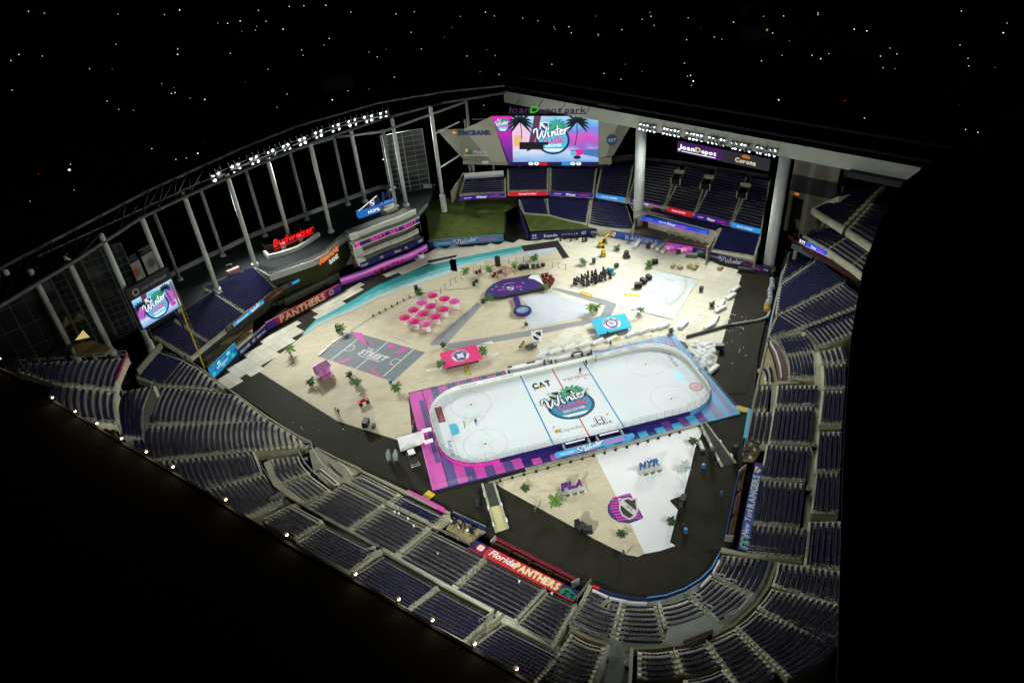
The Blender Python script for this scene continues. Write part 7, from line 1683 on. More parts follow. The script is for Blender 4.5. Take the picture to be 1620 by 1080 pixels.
def disc3(c, rx, ry, z0, z1, m, nm): mb = MB(); mb.prism([(c[0] + rx * math.cos(i * math.pi / 14), c[1] + ry * math.sin(i * math.pi / 14)) for i in range(28)], z0, z1); return mb.build(nm, m, t)
rx = np.linalg.norm(at(*V6(987, 590)[0], .9) - q)
disc3(q2, rx * 1.02, rx * 1.02, .02, .3, mat('ring_pink', (.62, .14, .42), .5, .05), 'pink_step'); mb = MB(); mb.prism([(q2[0] + rx * 1.03 * math.cos(a_), q2[1] + rx * 1.03 * math.sin(a_)) for a_ in np.linspace(-1.35, 1.2, 14)] + [(q2[0] + .3, q2[1])], .02, .31); mb.build('blue_step', SKYBLUE, t)
disc3(q, rx * .97, rx * .97, .31, .9, mat('stage_navy', (.02, .02, .13), .5, .1), 'round_thrust')
ar3 = Art(Frame((q[0], q[1], .9), d_, (0, 1, 0)), t); ar3.disc(0, 0, rx * .7, rx * .6, mat('thrust_teal', (.12, .34, .46), .5, .1), 'thrust_badge', .015); wordmark(ar3, 0, -.2, rx * 1.25, LETW, NAVY, .03); ar3.text('CLASSIC', 0, -rx * .4, .6, PINK, w=rx * .7, lift=.05)
# arch of red and grey pipes behind it
c = at(*V6(788, 330)[0], .0); t = thing('arch', 'small red and grey pipe arch behind the purple stage', 'arch', c)
for k, m in ((0, RED), (1.2, STEEL)):
    mb = MB(); P = [c + np.array([2.6 * math.cos(a_), k, 2.7 * math.sin(a_) + .02]) for a_ in np.linspace(0, math.pi, 11)]; mb.path(P, .1, 5)
    for a_ in (.5, 1.05, 1.57, 2.1, 2.6): mb.tube(c + np.array([0, k, .1]), c + np.array([2.6 * math.cos(a_), k, 2.7 * math.sin(a_)]), .05, 4)
    mb.build('hoop', m, t)
# chairs and clutter along the pink lit wall
rc = proto('red_chair', 'chair', 'dark red chairs along the pink lit wall'); mb = MB(); mb.box((0, 0, .42), (.6, .6, .1)); mb.build('seat', RED, rc); mb = MB(); mb.box((0, .28, .75), (.6, .08, .6)); mb.build('back', mat('dark_red_cloth', (.14, .02, .02), .8, .2), rc)
for x in (-.25, .25):
    for y in (-.25, .25): mb = MB(); mb.tube((x, y, 0), (x, y, .4), .03, 4); mb.build('leg', BLACK, rc)
for i in range(14):
    q = Z5(845 + i * 17 + random.uniform(-6, 6), 487 - i * 8 + random.uniform(-5, 5))[0]; put(rc, at(*q, .05), random.uniform(0, 6), 'dark red chair in the loose row along the pink lit wall', 1.2)
wd = proto('white_drum', 'drum'); wd['label'] = 'round white drum standing at the right end of the pink lit wall'; mb = MB(); mb.lathe([(.9, 0), (1.05, .3), (1.0, 1.1), (.7, 1.3)], n=14); mb.build('drum', WHITE, wd); mb = MB(); mb.lathe([(.7, 1.3), (.5, 1.36)], n=12); mb.build('dark_cap', BLACK, wd); put(wd, at(*Z5(1103, 385)[0], .05), 0)
# black equipment
def make_case(nm, sz, m=BLACK, g='black flight cases on the field'):
    t = proto(nm, 'flight case', g); mb = MB(); mb.box((0, 0, sz[2] / 2 + .12), sz); mb.build('body', m, t)
    mb = MB(); mb.box((0, 0, sz[2] + .14), (sz[0] + .04, sz[1] + .04, .06)); mb.box((0, 0, sz[2] * .6), (sz[0] + .04, sz[1] + .04, .05)); mb.build('trim', mat('case_trim', (.045, .045, .05), .5, .1), t)
    for x in (-1, 1):
        for y in (-1, 1): mb = MB(); mb.tube((x * sz[0] * .4, y * sz[1] * .4 - .03, .06), (x * sz[0] * .4, y * sz[1] * .4 + .03, .06), .06, 6); mb.build('caster', BLACK, t)
    return t
fc = make_case('flight_case', (1.3, .8, .9)); fcs = make_case('flight_case', (.8, .6, .7), mat('dark_grey_case', (.05, .05, .05), .6, .2))
CASES = [(V6(905, 275), 'large black case behind the stage beside the right palm', 0, 1.3), (V6(945, 270), 'second large black case behind the stage', 0, 1.2), (V6(1000, 265), 'grey case right of the black cases behind the stage', 1, 1.3), (V6(1035, 262), 'small grey case behind the right end of the stage', 1, 1.2), (V6(1075, 252), 'small black case at the end of the row behind the stage', 0, .9),
 (V6(540, 400), 'black case left of the stage stairs', 0, 1), (V6(560, 375), 'dark grey case at the back left of the stage', 1, 1), (V6(770, 500), 'black box under the front edge of the stage', 0, .8), (V6(975, 455), 'black box at the front right of the stage', 0, .8), (V6(945, 712), 'small black camera box below the round thrust', 1, 1),
 (V8(330, 232), 'low flat black case near the green palm on cream floor', 1, 1.6), (V8(478, 262), 'flat black case beside the yellow machine', 1, 1.4), (V8(730, 238), 'open black crate left of the tan crates', 0, 1.3), (V8(1035, 415), 'open dark crate right of the snow patch', 1, 1.4), (V8(690, 340), 'tall dark case on the left side of the snow patch', 0, 1.3), (V8(655, 365), 'second dark case left of the snow patch', 0, 1.4), (V8(620, 395), 'third dark case at the lower left of the snow patch', 0, 1.5),
 (V38(757, 430), 'black case between two palms by the grey court', 0, 1.2), (V38(830, 720), 'black case at the edge of the sand and the dark floor', 0, 1.5), (V38(880, 735), 'second black case at the edge of the sand and the dark floor', 1, 1.3),
 (V74(625, 660), 'black case at the near edge of the triangular sand', 0, 1.4), (V74(660, 670), 'second black case at the near edge of the triangular sand', 0, 1.3), (V8(885, 172), 'dark case in front of the pink mural', 1, 1.5), (V8(1055, 195), 'dark case below the palm end of the mural', 0, 1.5), (V8(690, 135), 'dark bundle case left of the white rolls', 1, 1.6), (V74(1185, 500), 'black case at the right edge of the near white carpet', 0, 1.2), (V74(1175, 525), 'second black case at the right edge of the near white carpet', 1, 1.1), (V8(1155, 800), 'black cart at the border of the cream and dark floor', 0, 1.4), (V8(330, 65), 'dark case below the white sponsor names on the outfield wall', 1, 1.5)]
for q, lab, k, s_ in CASES: put((fc, fcs)[k], at(*q[0], .055), random.uniform(0, 3), lab, s_)
# rows of black stage lights parked on the cream floor
ml = proto('stage_light', 'stage light', 'black stage lights parked in rows')
mb = MB(); mb.box((0, 0, .2), (.62, .5, .34)); mb.build('base', BLACK, ml)
mb = MB(); mb.box((-.3, 0, .72), (.08, .2, .8)); mb.box((.3, 0, .72), (.08, .2, .8)); mb.build('yoke', mat('yoke_grey', (.06, .06, .065), .5, .2), ml); mb = MB(); mb.lathe([(.17, -.45), (.24, -.2), (.25, .4), (.2, .42)], (0, 0, 1.2), 8); mb.build('head', BLACK, ml)
o0, ux, uy = at(*V8(180, 360)[0], .055), at(*V8(400, 290)[0]) - at(*V8(180, 360)[0]), at(*V8(255, 410)[0]) - at(*V8(180, 360)[0])
k = 0
for i in range(9):
    for j in range(5):
        if (i, j) in ((0, 0), (8, 4), (0, 4), (0, 3), (3, 2), (6, 1)) or random.random() < .12: continue
        put(ml, o0 + ux * (i + .5 + random.uniform(-.25, .25)) / 8.6 + uy * (j + .3 * (i % 2) + random.uniform(-.2, .2)) / 5.2, random.uniform(0, 3), 'black stage light parked in the dense rows on the cream floor behind the stage', random.uniform(.9, 1.25))
for i in range(12):
    q = at(*V8(110 + i * 16 + random.uniform(-5, 5), 72 + random.uniform(-10, 26))[0], .055); put(ml, q, random.uniform(0, 3), 'black stage light parked below the sponsor names on the outfield wall', random.uniform(.7, 1.0))
for o in C.objects:
    if o.get('label', '').endswith('outfield wall') and o.get('category') == 'stage light': o['group'] = 'black stage lights below the outfield wall'
# loudspeakers
ls = proto('speaker_tower', 'speaker', 'black speaker towers')
mb = MB(); mb.box((0, 0, .06), (.9, .9, .12)); mb.build('base', BLACK, ls); mb = MB(); mb.box((0, 0, 1.0), (.75, .7, 1.7)); mb.build('cabinet', BLACK, ls)
for z in (.5, 1.1, 1.6): mb = MB(); mb.tube((0, -.34, z), (0, -.37, z), .24, 10); mb.build('driver', mat('driver_grey', (.04, .04, .045), .6, .1), ls)
for q, lab, s_ in ((V6(725, 245), 'black speaker tower behind the stage between the tall palms', 1.6), (V6(95, 455), 'black speaker tower behind the umbrellas', 1.3), (V38(642, 95), 'black speaker tower above the grey court corner', 1.1), (V74(605, 650), 'black speaker tower at the near edge of the triangular sand', 1.2), (V74(1345, 255), 'black speaker tower left of the long ramp foot', 1.2), (V74(1470, 235), 'black speaker tower right of the long ramp foot', 1.2), (V74(55, 520), 'black speaker tower on the dark floor left of the pale ramp', 1.3)): put(ls, at(*q[0], .05), random.uniform(-.4, .4), lab, s_)
# yellow machines
def wheel(mb, c, r, w_=.25, ax=0):
    d_ = np.array([0, w_ / 2, 0]); mb.tube(c - d_, c + d_, r, 10)
t = proto('telehandler', 'telehandler'); t['label'] = 'yellow boom lift with its long arm raised near the outfield wall'
mb = MB(); mb.box((0, 0, .75), (3.4, 1.6, .5)); mb.box((-.6, .4, 1.3), (1.3, .7, .8)); mb.build('chassis', YELLOW, t); mb = MB(); mb.box((.3, -.35, 1.5), (1.0, .8, 1.0)); mb.build('cab', BLACK, t); mb = MB(); mb.tube((-1.5, 0, 1.6), (5.2, 0, 2.2), .36, 6, .25); mb.build('boom', YELLOW, t)
for x in (-1.1, 1.1):
    for y in (-.8, .8): mb = MB(); wheel(mb, np.array([x, y, .45]), .45); mb.build('wheel', BLACK, t)
d_ = at(*V8(438, 68)[0]) - at(*V8(352, 140)[0]); put(t, at(*V8(385, 118)[0], .055), math.atan2(d_[1], d_[0]))
t = proto('forklift', 'forklift'); t['label'] = 'small yellow forklift on the cream floor by the lone palm'
mb = MB(); mb.box((0, 0, .7), (2.2, 1.2, .8)); mb.box((-.8, 0, 1.2), (.6, 1.1, .4)); mb.build('body', YELLOW, t); mb = MB(); mb.box((0, 0, 2.1), (1.3, 1.1, .1)); mb.build('roof', YELLOW, t)
for x in (-.6, .6):
    for y in (-.5, .5): mb = MB(); mb.tube((x, y, 1.1), (x, y, 2.1), .04, 4); mb.build('post', BLACK, t); mb = MB(); wheel(mb, np.array([x * 1.2, y * 1.15, .32]), .32); mb.build('wheel', BLACK, t)
mb = MB(); mb.box((1.2, 0, 1.3), (.1, .8, 2.4)); mb.box((1.8, .25, .12), (1.1, .12, .06)); mb.box((1.8, -.25, .12), (1.1, .12, .06)); mb.build('mast', BLACK, t)
put(t, at(*V8(392, 185)[0], .055), 1.2)
t = proto('skid_loader', 'loader'); t['label'] = 'dark compact loader with forks right of the yellow forklift'
mb = MB(); mb.box((0, 0, .8), (2.0, 1.3, .8)); mb.box((-.1, 0, 1.6), (1.2, 1.1, .8)); mb.build('body', mat('dark_machine', (.05, .045, .04), .5, .2), t); mb = MB(); mb.box((1.7, .3, .15), (1.4, .12, .08)); mb.box((1.7, -.3, .15), (1.4, .12, .08)); mb.build('forks', STEEL, t)
for x in (-.6, .6):
    for y in (-.75, .75): mb = MB(); wheel(mb, np.array([x, y, .38]), .38); mb.build('wheel', BLACK, t)
put(t, at(*V8(545, 195)[0], .055), -1.7)
# tractor and quad bike
t = proto('tractor', 'utility vehicle'); t['label'] = 'utility vehicle with a white roof parked beside the magenta deck'
mb = MB(); mb.box((0, 0, .75), (2.6, 1.4, .6)); mb.box((1.1, 0, 1.0), (.8, 1.2, .3)); mb.build('body', mat('vehicle_grey', (.04, .045, .04), .5, .2), t); mb = MB(); mb.box((0, 0, 2.05), (1.25, 1.2, .12)); mb.build('roof', WHITE, t)
for x in (-.7, .7):
    for y in (-.6, .6): mb = MB(); mb.tube((x, y, 1.0), (x, y, 2.0), .05, 4); mb.build('post', BLACK, t); mb = MB(); wheel(mb, np.array([x * 1.35, y * 1.15, .38]), .38, .3); mb.build('wheel', BLACK, t)
mb = MB(); mb.box((-.2, 0, 1.15), (.5, 1.2, .2)); mb.box((-.45, 0, 1.4), (.12, 1.2, .5)); mb.build('seat', BLACK, t); mb = MB(); mb.tube((-1.3, -.7, .6), (-2.2, -.7, .5), .07, 5); mb.tube((-1.3, .7, .6), (-2.2, .7, .5), .07, 5); mb.tube((-2.2, -.8, .5), (-2.2, .8, .5), .07, 5); mb.tube((-1.75, -.7, .55), (-1.75, .7, .55), .05, 5); mb.build('tow_frame', STEEL, t)
put(t, at(*V38(1135, 945)[0]), 1.7, None, 1.15)
t = proto('quad_bike', 'quad bike'); t['label'] = 'red quad bike parked alone on the sand'
mb = MB(); mb.box((0, 0, .6), (1.5, .5, .3)); mb.box((.7, 0, .72), (.6, 1.0, .12)); mb.box((-.7, 0, .72), (.7, 1.0, .12)); mb.build('body', RED, t); mb = MB(); mb.box((-.1, 0, .85), (.8, .35, .16)); mb.build('seat', BLACK, t); mb = MB(); mb.tube((.4, 0, .8), (.3, 0, 1.15), .04, 5); mb.tube((.3, -.4, 1.15), (.3, .4, 1.15), .03, 5); mb.build('handlebar', BLACK, t)
for x in (-.65, .65):
    for y in (-.5, .5): mb = MB(); wheel(mb, np.array([x, y, .32]), .32, .3); mb.build('wheel', BLACK, t)
put(t, at(*V38(812, 572)[0], .02), .25, None, 1.25)
# wing sculptures
ws = proto('wing_sculpture', 'sculpture'); K = 9; mb = MB(); vs = []
for k in range(K + 1):
    q = k / K; z = 3.0 * q; w_ = .48 * math.sin(math.pi * (.22 + .76 * q)); o_ = .35 * q * q
    vs += [(-w_ + o_, .1, z), (w_ + o_, .1, z), (w_ * .9 + o_, .5 * math.sin(math.pi * q) + .25, z), (-w_ * .9 + o_, .5 * math.sin(math.pi * q) + .25, z)]
fs = [(k * 4 + i, k * 4 + (i + 1) % 4, (k + 1) * 4 + (i + 1) % 4, (k + 1) * 4 + i) for k in range(K) for i in range(4)] + [(3, 2, 1, 0), (K * 4, K * 4 + 1, K * 4 + 2, K * 4 + 3)]
mb.add(vs, fs); mb.build('wing', mat('wing_grey', (.20, .24, .23), .5, .15), ws, True); mb = MB(); mb.lathe([(.6, 0), (.55, .12)], n=12); mb.build('foot', BLACK, ws)
put(ws, at(*V38(982, 955)[0]), .2, 'grey wing shaped sculpture on the dark floor, left one of two', 1.1); put(ws, at(*V38(1022, 958)[0]), -.3, 'grey wing shaped sculpture on the dark floor, right one of two, beside the utility vehicle', 1.15)
# lilac beach hut
p = at(*V38(545, 385)[0], .02); t = proto('beach_hut', 'beach hut'); t['label'] = 'lilac lifeguard hut with a pitched roof on the sand'
LIL = mat('lilac_paint', (.66, .30, .60), .6, .1); mb = MB(); mb.box((0, 0, 1.55), (2.8, 2.2, 1.7)); mb.build('cabin', LIL, t)
for s in (-1, 1): mb = MB(); mb.add([(-1.75, 0, 3.25), (1.75, 0, 3.25), (1.75, s * 1.6, 2.35), (-1.75, s * 1.6, 2.35), (-1.75, 0, 3.15), (1.75, 0, 3.15), (1.75, s * 1.6, 2.25), (-1.75, s * 1.6, 2.25)], [(0, 1, 2, 3), (7, 6, 5, 4), (0, 4, 5, 1), (1, 5, 6, 2), (2, 6, 7, 3), (3, 7, 4, 0)]); mb.build('roof_slope', LIL, t)
mb = MB(); mb.box((0, -1.7, .68), (2.8, 1.3, .1)); mb.build('porch', LIL, t)
for x in (-1.2, 1.2):
    for y in (-2.2, 1.0): mb = MB(); mb.tube((x, y, 0), (x, y, 1.5 if y < 0 else .8), .09, 5); mb.build('stilt', LIL, t)
mb = MB(); mb.box((0, -1.11, 1.7), (.8, .03, 1.3)); mb.build('door', PINK, t); mb = MB(); mb.box((0, -2.3, 1.25), (2.6, .06, .08)); mb.box((0, -2.3, .95), (2.6, .06, .06)); mb.build('railing', PINK, t)
mb = MB(); mb.box((.95, -2.6, .35), (.7, .8, .12)); mb.build('steps', LIL, t); put(t, p, .55, None, 1.08)
# team canopies
def canopy(lab, P, m, edge, emb, ring):
    c4 = [at(*q, z) for q, z in zip(P, (1.7, 1.7, 1.15, 1.15))]; tt = thing('canopy', lab, 'canopy', (*np.mean(c4, 0)[:2], 0))
    mb = MB(); vs = c4 + [q - np.array([0, 0, .25]) for q in c4]; mb.add(vs, [(3, 2, 1, 0), (4, 5, 6, 7), (0, 4, 7, 3), (1, 5, 4, 0), (2, 6, 5, 1), (3, 7, 6, 2)]); mb.build('roof', m, tt)
    for q in c4: k = q + (np.mean(c4, 0) - q) * .06; mb = MB(); mb.tube((k[0], k[1], 0), (k[0], k[1], q[2] - .2), .09, 6); mb.build('leg', STEEL, tt)
    mb = MB(); e = [q + (np.mean(c4, 0) - q) * .16 for q in c4]; mb.prism([tuple(q[:2]) for q in e], 0, .85); mb.build('shelter_wall', mat('canopy_dark', (.04, .04, .05), .8, .1), tt)
    o_ = np.mean(c4, 0); fr = Frame(o_, (c4[1] + c4[2]) - (c4[0] + c4[3]), (c4[0] + c4[1]) - (c4[2] + c4[3])); A_ = Art(fr, tt); A_.lift = .03
    W_ = np.linalg.norm((c4[1] + c4[2]) - (c4[0] + c4[3])) / 4; H_ = np.linalg.norm((c4[0] + c4[1]) - (c4[2] + c4[3])) / 4; r = H_ * .78
    A_.disc(0, 0, r, r, ring, 'roundel', .03); A_.ring(0, 0, r * 1.0, r * 1.0, r * .32, LETW, 'roundel_ring', .04); A_.disc(0, 0, r * .62, r * .62, ring, 'roundel_centre', .05)
    emb(A_, r)
    A_.poly([(-W_ * 1.9, -H_ * .98), (-W_ * 1.1, -H_ * .98), (-W_ * 1.9, -H_ * .75)], LETW, 'corner_print', .03); A_.poly([(W_ * 1.9, H_ * .98), (W_ * 1.2, H_ * .98), (W_ * 1.55, H_ * .8), (W_ * 1.9, H_ * .6)], LETW, 'corner_print', .03); A_.poly([(W_ * 1.9, -H_ * .98), (W_ * 1.45, -H_ * .98), (W_ * 1.9, -H_ * .7)], LETW, 'corner_print', .03)
    return tt, A_, r
HP = mat('hot_pink_canvas', (.78, .035, .20), .7, .08)
tt, A_, r = canopy('hot pink canopy with a white ringed emblem behind the far boards', V6(272, 925, 556, 858, 600, 968, 305, 1037), HP, WHITE, lambda A_, r: ([A_.disc(r * .3 * math.cos(a_), r * .3 * math.sin(a_), r * .2, r * .2, LETW, 'emblem_lobe', .06) for a_ in (.8, 2.3, 3.9, 5.5)], A_.disc(0, 0, r * .2, r * .2, LETW, 'emblem_lobe', .065)), mat('canopy_violet', (.12, .03, .26), .6, .05))
A_.arc('FLORIDA PANTHERS', 0, 0, r * .72, r * .2, NAVY, math.pi / 2, .18, lift=.07); A_.arc('PANTHERS', 0, 0, r * .72, r * .2, NAVY, -math.pi / 2, .2, lift=.07, flip=True)
tt, A_, r = canopy('bright cyan canopy with a white ringed emblem right of the stage carpet', V8(315, 605, 535, 562, 580, 652, 358, 702), mat('cyan_canvas', (.02, .46, .74), .7, .06), WHITE, lambda A_, r: (A_.disc(0, 0, r * .5, r * .5, LETW, 'emblem_globe', .06), A_.poly([(-r * .3, r * .35), (r * .3, r * .35), (r * .3, 0), (0, -r * .38), (-r * .3, 0)], mat('pale_blue_shield', (.35, .5, .75), .5, .05), 'emblem_shield', .07), A_.stroke([(-r * .28, r * .25), (r * .2, -r * .15)], r * .14, RED, 'emblem_band', .08)), mat('canopy_navy', (.02, .06, .26), .6, .05))
A_.arc('RANGERS NEW YORK', 0, 0, r * .72, r * .2, NAVY, math.pi / 2, .18, lift=.07); A_.arc('HOCKEY', 0, 0, r * .72, r * .2, NAVY, -math.pi / 2, .2, lift=.07, flip=True)
for lab, P, m in (('yellow sloping ramp from the pink canopy towards the rink', V6(462, 1010, 482, 1005, 510, 1082, 488, 1090), YELLOW), ('yellow sloping ramp from the cyan canopy towards the rink', V8(452, 692, 480, 686, 505, 732, 478, 738), YELLOW), ('yellow gangway plate between the magenta deck corner and the barrier', V38(0, 0, 1, 0, 1, 1, 0, 1), None), ('yellow mat on the cream floor beside the parked stage lights', V8(232, 425, 250, 415, 322, 440, 305, 452), YELLOW), ('yellow ramp at the lower left of the snow patch', V8(525, 425, 630, 432, 625, 450, 530, 438), YELLOW)):
    if m is None: P = D(1120, 622, 1185, 565, 1250, 605, 1185, 660)
    p = ats(P, .3); tt = thing('ramp_plate', lab, 'ramp', (*np.mean(p, 0)[:2], 0)); mb = MB(); mb.prism([tuple(q[:2]) for q in p], .02, .14); mb.build('plate', YELLOW, tt); e = p[0] + (p[3] - p[0]) * .05; mb = MB(); mb.wall([p[0], p[3]], .14, .19, .1); mb.wall([p[1], p[2]], .14, .19, .1); mb.build('edge_strip', mat('dull_yellow', (.4, .3, .03), .6, .1), tt)
p = ats(V84(1455, 548, 1480, 545, 1555, 565, 1545, 592, 1470, 580), .3); tt = thing('ramp_plate', 'yellow plate linking the blue deck corner to the right field wall', 'ramp', (*np.mean(p, 0)[:2], 0)); mb = MB(); mb.prism([tuple(q[:2]) for q in p], 0, .3); mb.build('plate', YELLOW, tt)
mb = MB(); mb.prism([tuple(q[:2]) for q in ats(V84(1510, 780, 1545, 575, 1572, 575, 1545, 785), .8)], 0, 1.0); tag(mb.build('padded_wall', CYAN), 'cyan padded wall in front of the first base seats', 'wall padding')
mb = MB(); mb.prism([tuple(q[:2]) for q in ats(D(980, 580, 1000, 570, 1340, 742, 1345, 775, 1330, 775), 1.0)], 0, 1.15); tag(mb.build('padded_wall', mat('magenta_padding', (.58, .05, .36), .6, .06)), 'magenta padded wall in front of the third base seats', 'wall padding')
# white gangway to the rink at its left end
p = ats(V64(-52, 690, 130, 640, 148, 712, -30, 775), .35); t = thing('gangway', 'white covered gangway meeting the left end of the rink', 'gangway', (*np.mean(p, 0)[:2], 0)); mb = MB(); mb.prism([tuple(q[:2]) for q in p], 0, .6); mb.build('deck', WHITE, t)
q_ = ats(V64(122, 628, 190, 612, 200, 690, 140, 708), 1.2); mb = MB(); mb.wall([q_[0], q_[1]], .3, 1.3, .1); mb.build('gate_wall', WHITE, t); mb = MB(); mb.wall([q_[3], q_[2]], .3, 1.3, .1); mb.build('gate_wall', WHITE, t)
# team letter blocks
def letterblock(lab, s, P, m1, m2, w0):
    a_, b_ = at(*P[0], .4), at(*P[1], .4); tt = thing('letter_sign', lab, 'letter sign', (*((a_ + b_) / 2)[:2], .03)); n_ = (b_ - a_) / np.linalg.norm(b_ - a_); ang = math.atan2(n_[1], n_[0]); W_ = np.linalg.norm(b_ - a_); f = np.array([n_[1], -n_[0], 0])
    mb = MB(); c_ = (a_ + b_) / 2; mb.box((c_[0] + f[0] * .3, c_[1] + f[1] * .3, .22), (W_ + .5, 1.2, .3), ang); mb.build('plinth', mat('pale_plinth', (.5, .5, .45), .7, .1), tt)
    fo = Frame(a_ + np.array([0, 0, .02]), b_ - a_, (0, 0, 1)); A_ = Art(fo, tt)
    for i, ch in enumerate(s):
        x = W_ * (i + .5) / len(s); A_.text(ch, x, .0, 1.65, m1, w=W_ / len(s) * .86, bold=.03, lift=.0, th=.4, name='letter_back'); A_.text(ch, x, .14, 1.35, m2, w=W_ / len(s) * .66, lift=.03, name='letter_face')
    for i in range(7): p = c_ + n_ * (i - 3) * W_ / 6.2 + f * 1.35; q = MB(); q.lathe([(.12, .0), (.22, .18), (.26, .32), (.10, .5)], (p[0], p[1], .03), 7); q.build('planter', PGR if i % 2 else POT, tt)
letterblock('purple FLA letters on a planted plinth on the near sand', 'FLA', V74(518, 442, 638, 412), mat('letter_plum', (.07, .015, .17), .5, .1), mat('letter_violet', (.22, .03, .36), .5, .1), 3)
letterblock('blue NYR letters on a planted plinth on the near white carpet', 'NYR', V74(948, 326, 1060, 297), mat('letter_blue', (.03, .08, .28), .5, .1), mat('letter_sky', (.10, .22, .46), .5, .1), 3)
# standing league shield
p0, p1 = at(*V6(985, 838)[0], .1), at(*V6(1078, 822)[0], .1); fo = Frame(p0, p1 - p0, (0, .05, 1)); t = thing('shield_sign', 'standing black and white league shield on the sand behind the far boards', 'sign', (*((p0 + p1) / 2)[:2], .02)); A_ = Art(fo, t); W_ = np.linalg.norm(p1 - p0); shield(A_, W_ / 2, 1.5, 2.9, BLACK, LETW, 0, .05); shield(A_, W_ / 2, 1.5, 2.5, BLACK, LETW, 0, .1)
mb = MB(); mb.tube(fo.p(W_ * .3, -.1, -.1), fo.p(W_ * .3, 1.6, -.1), .06, 5); mb.tube(fo.p(W_ * .7, -.1, -.1), fo.p(W_ * .7, 1.6, -.1), .06, 5); mb.tube(fo.p(W_ * .3, -.1, -1.0), fo.p(W_ * .3, 1.2, -.1), .05, 5); mb.tube(fo.p(W_ * .7, -.1, -1.0), fo.p(W_ * .7, 1.2, -.1), .05, 5); mb.build('stand', BLACK, t)
# camera position left of it
t = thing('camera_platform', 'dark camera platform with tripods on the sand left of the standing shield', 'camera platform', at(*V6(975, 885)[0], .02)); c = at(*V6(975, 885)[0], .02); mb = MB(); mb.box(c + np.array([0, 0, .3]), (2.2, 1.6, .5), .2); mb.build('box', mat('dark_green_grey', (.055, .065, .05)), t)
for dx, dy in ((-1.9, .6), (-2.6, -.2), (-1.2, 1.4), (.2, -1.4), (1.2, -1.3)):
    mb = MB(); q = c + np.array([dx, dy, 0])
    for a_ in (0, 2.1, 4.2): mb.tube(q + [0, 0, 1.1], q + [.4 * math.cos(a_), .4 * math.sin(a_), 0], .04, 4)
    mb.box(q + [0, 0, 1.25], (.5, .25, .3)); mb.build('tripod', BLACK, t)
# white snow barriers
sb = proto('snow_barrier', 'barrier block', 'white snow barrier blocks'); mb = MB(); vs = []
mb.box((0, 0, .3), (3.4, .95, .6), taper=.9); mb.build('block', mat('barrier_white', (.72, .74, .74), .7, .06, 1.0), sb); mb = MB(); mb.box((0, 0, .62), (3.0, .7, .06), taper=.8); mb.build('top_layer', WHITE, sb)
def barrier(q, ang, lab, s_=1.0): put(sb, at(*q, .06), ang, lab, s_)
for i, (x, y, a_) in enumerate([(1260, 410, .5), (1230, 458, .45), (1168, 508, .75), (1160, 542, .35), (1130, 608, .8), (1090, 652, .4), (1115, 935, .5), (918, 645, .6)]):
    barrier(V8(x, y)[0], a_, 'white snow barrier block beside the dark strip in right field, %s from the far end' % ORD[i], 1.15)
RB = V8(75, 810, 120, 800, 172, 788, 218, 780, 265, 770, 312, 762, 358, 752, 410, 742, 450, 733, 540, 712, 580, 702, 620, 692, 660, 682, 700, 668, 745, 660, 790, 652)
for i, q in enumerate(RB[::2] + RB[-1:]): barrier(q, .27, 'white snow barrier block in the row behind the far boards, %s from the left' % ORD[i], 1.0)
pr_ = proto('snow_sack', 'sack', 'heap of white snow sacks'); mb = MB(); mb.lathe([(.35, 0), (.62, .15), (.66, .4), (.45, .62), (.1, .7)], n=9); mb.build('sack', mat('sack_white', (.70, .72, .72), .8, .08, 2), pr_, True); mb = MB(); mb.lathe([(.1, .66), (.16, .8), (.04, .86)], n=6); mb.build('tied_neck', WHITE, pr_)
for i in range(46):
    x, y = random.gauss(1060, 32), random.gauss(825, 50)
    if abs(x - 1060) > 75 or y < 745 or y > 925: continue
    o = put(pr_, at(*V8(x, y)[0], .05), random.uniform(0, 6), 'white snow sack in the heap between the blue deck and the dark strip'); o.scale = (random.uniform(1.1, 2.4), random.uniform(.7, 1.3), random.uniform(.28, .6))
wr = proto('white_roll', 'roll', 'white rolls by the outfield wall'); mb = MB(); mb.tube((-2.6, 0, .5), (2.6, 0, .5), .5, 12); mb.build('roll', WHITE, wr); mb = MB(); mb.box((0, 0, .1), (4.6, .9, .2)); mb.build('cradle', BLACK, wr)
d_ = at(*V8(780, 88)[0]) - at(*V8(730, 122)[0])
for i, (x, y) in enumerate([(752, 112), (778, 126), (806, 140), (620, 110)]): put(wr, at(*V8(x, y)[0], .05), math.atan2(d_[1], d_[0]) + .1 * i, 'long white roll lying by the outfield wall, %s' % ('left of three', 'middle of three', 'right of three', 'apart at the left by the letters')[i], 1.3)
cr = proto('crate', 'crate', 'tan crates in right field'); mb = MB(); mb.box((0, 0, .4), (1.3, .9, .8)); mb.build('body', mat('tan_crate', (.48, .38, .20), .8, .15), cr); mb = MB()
for z in (.2, .6): mb.box((0, 0, z), (1.36, .96, .07))
mb.build('batten', mat('batten_tan', (.40, .30, .14), .8, .1), cr)
for i, (x, y, lab) in enumerate([(850, 262, 'left'), (895, 270, 'second'), (960, 262, 'third'), (985, 275, 'fourth'), (1005, 258, 'right'), (1160, 275, 'far right, standing alone')]): put(cr, at(*V8(x, y)[0], .05), random.uniform(0, 2), 'tan wooden crate in the group above the snow patch, %s one' % lab, 1.15)
bx = proto('container_box', 'box'); bx['label'] = 'green grey equipment box in front of the pink mural'; mb = MB(); mb.box((0, 0, .6), (3.2, 1.2, 1.1)); mb.build('body', mat('green_grey_box', (.12, .14, .10), .6, .15), bx); mb = MB(); mb.box((0, 0, 1.18), (3.3, 1.3, .08)); mb.build('lid', STEEL, bx); put(bx, at(*V8(970, 195)[0], .05), -.55)
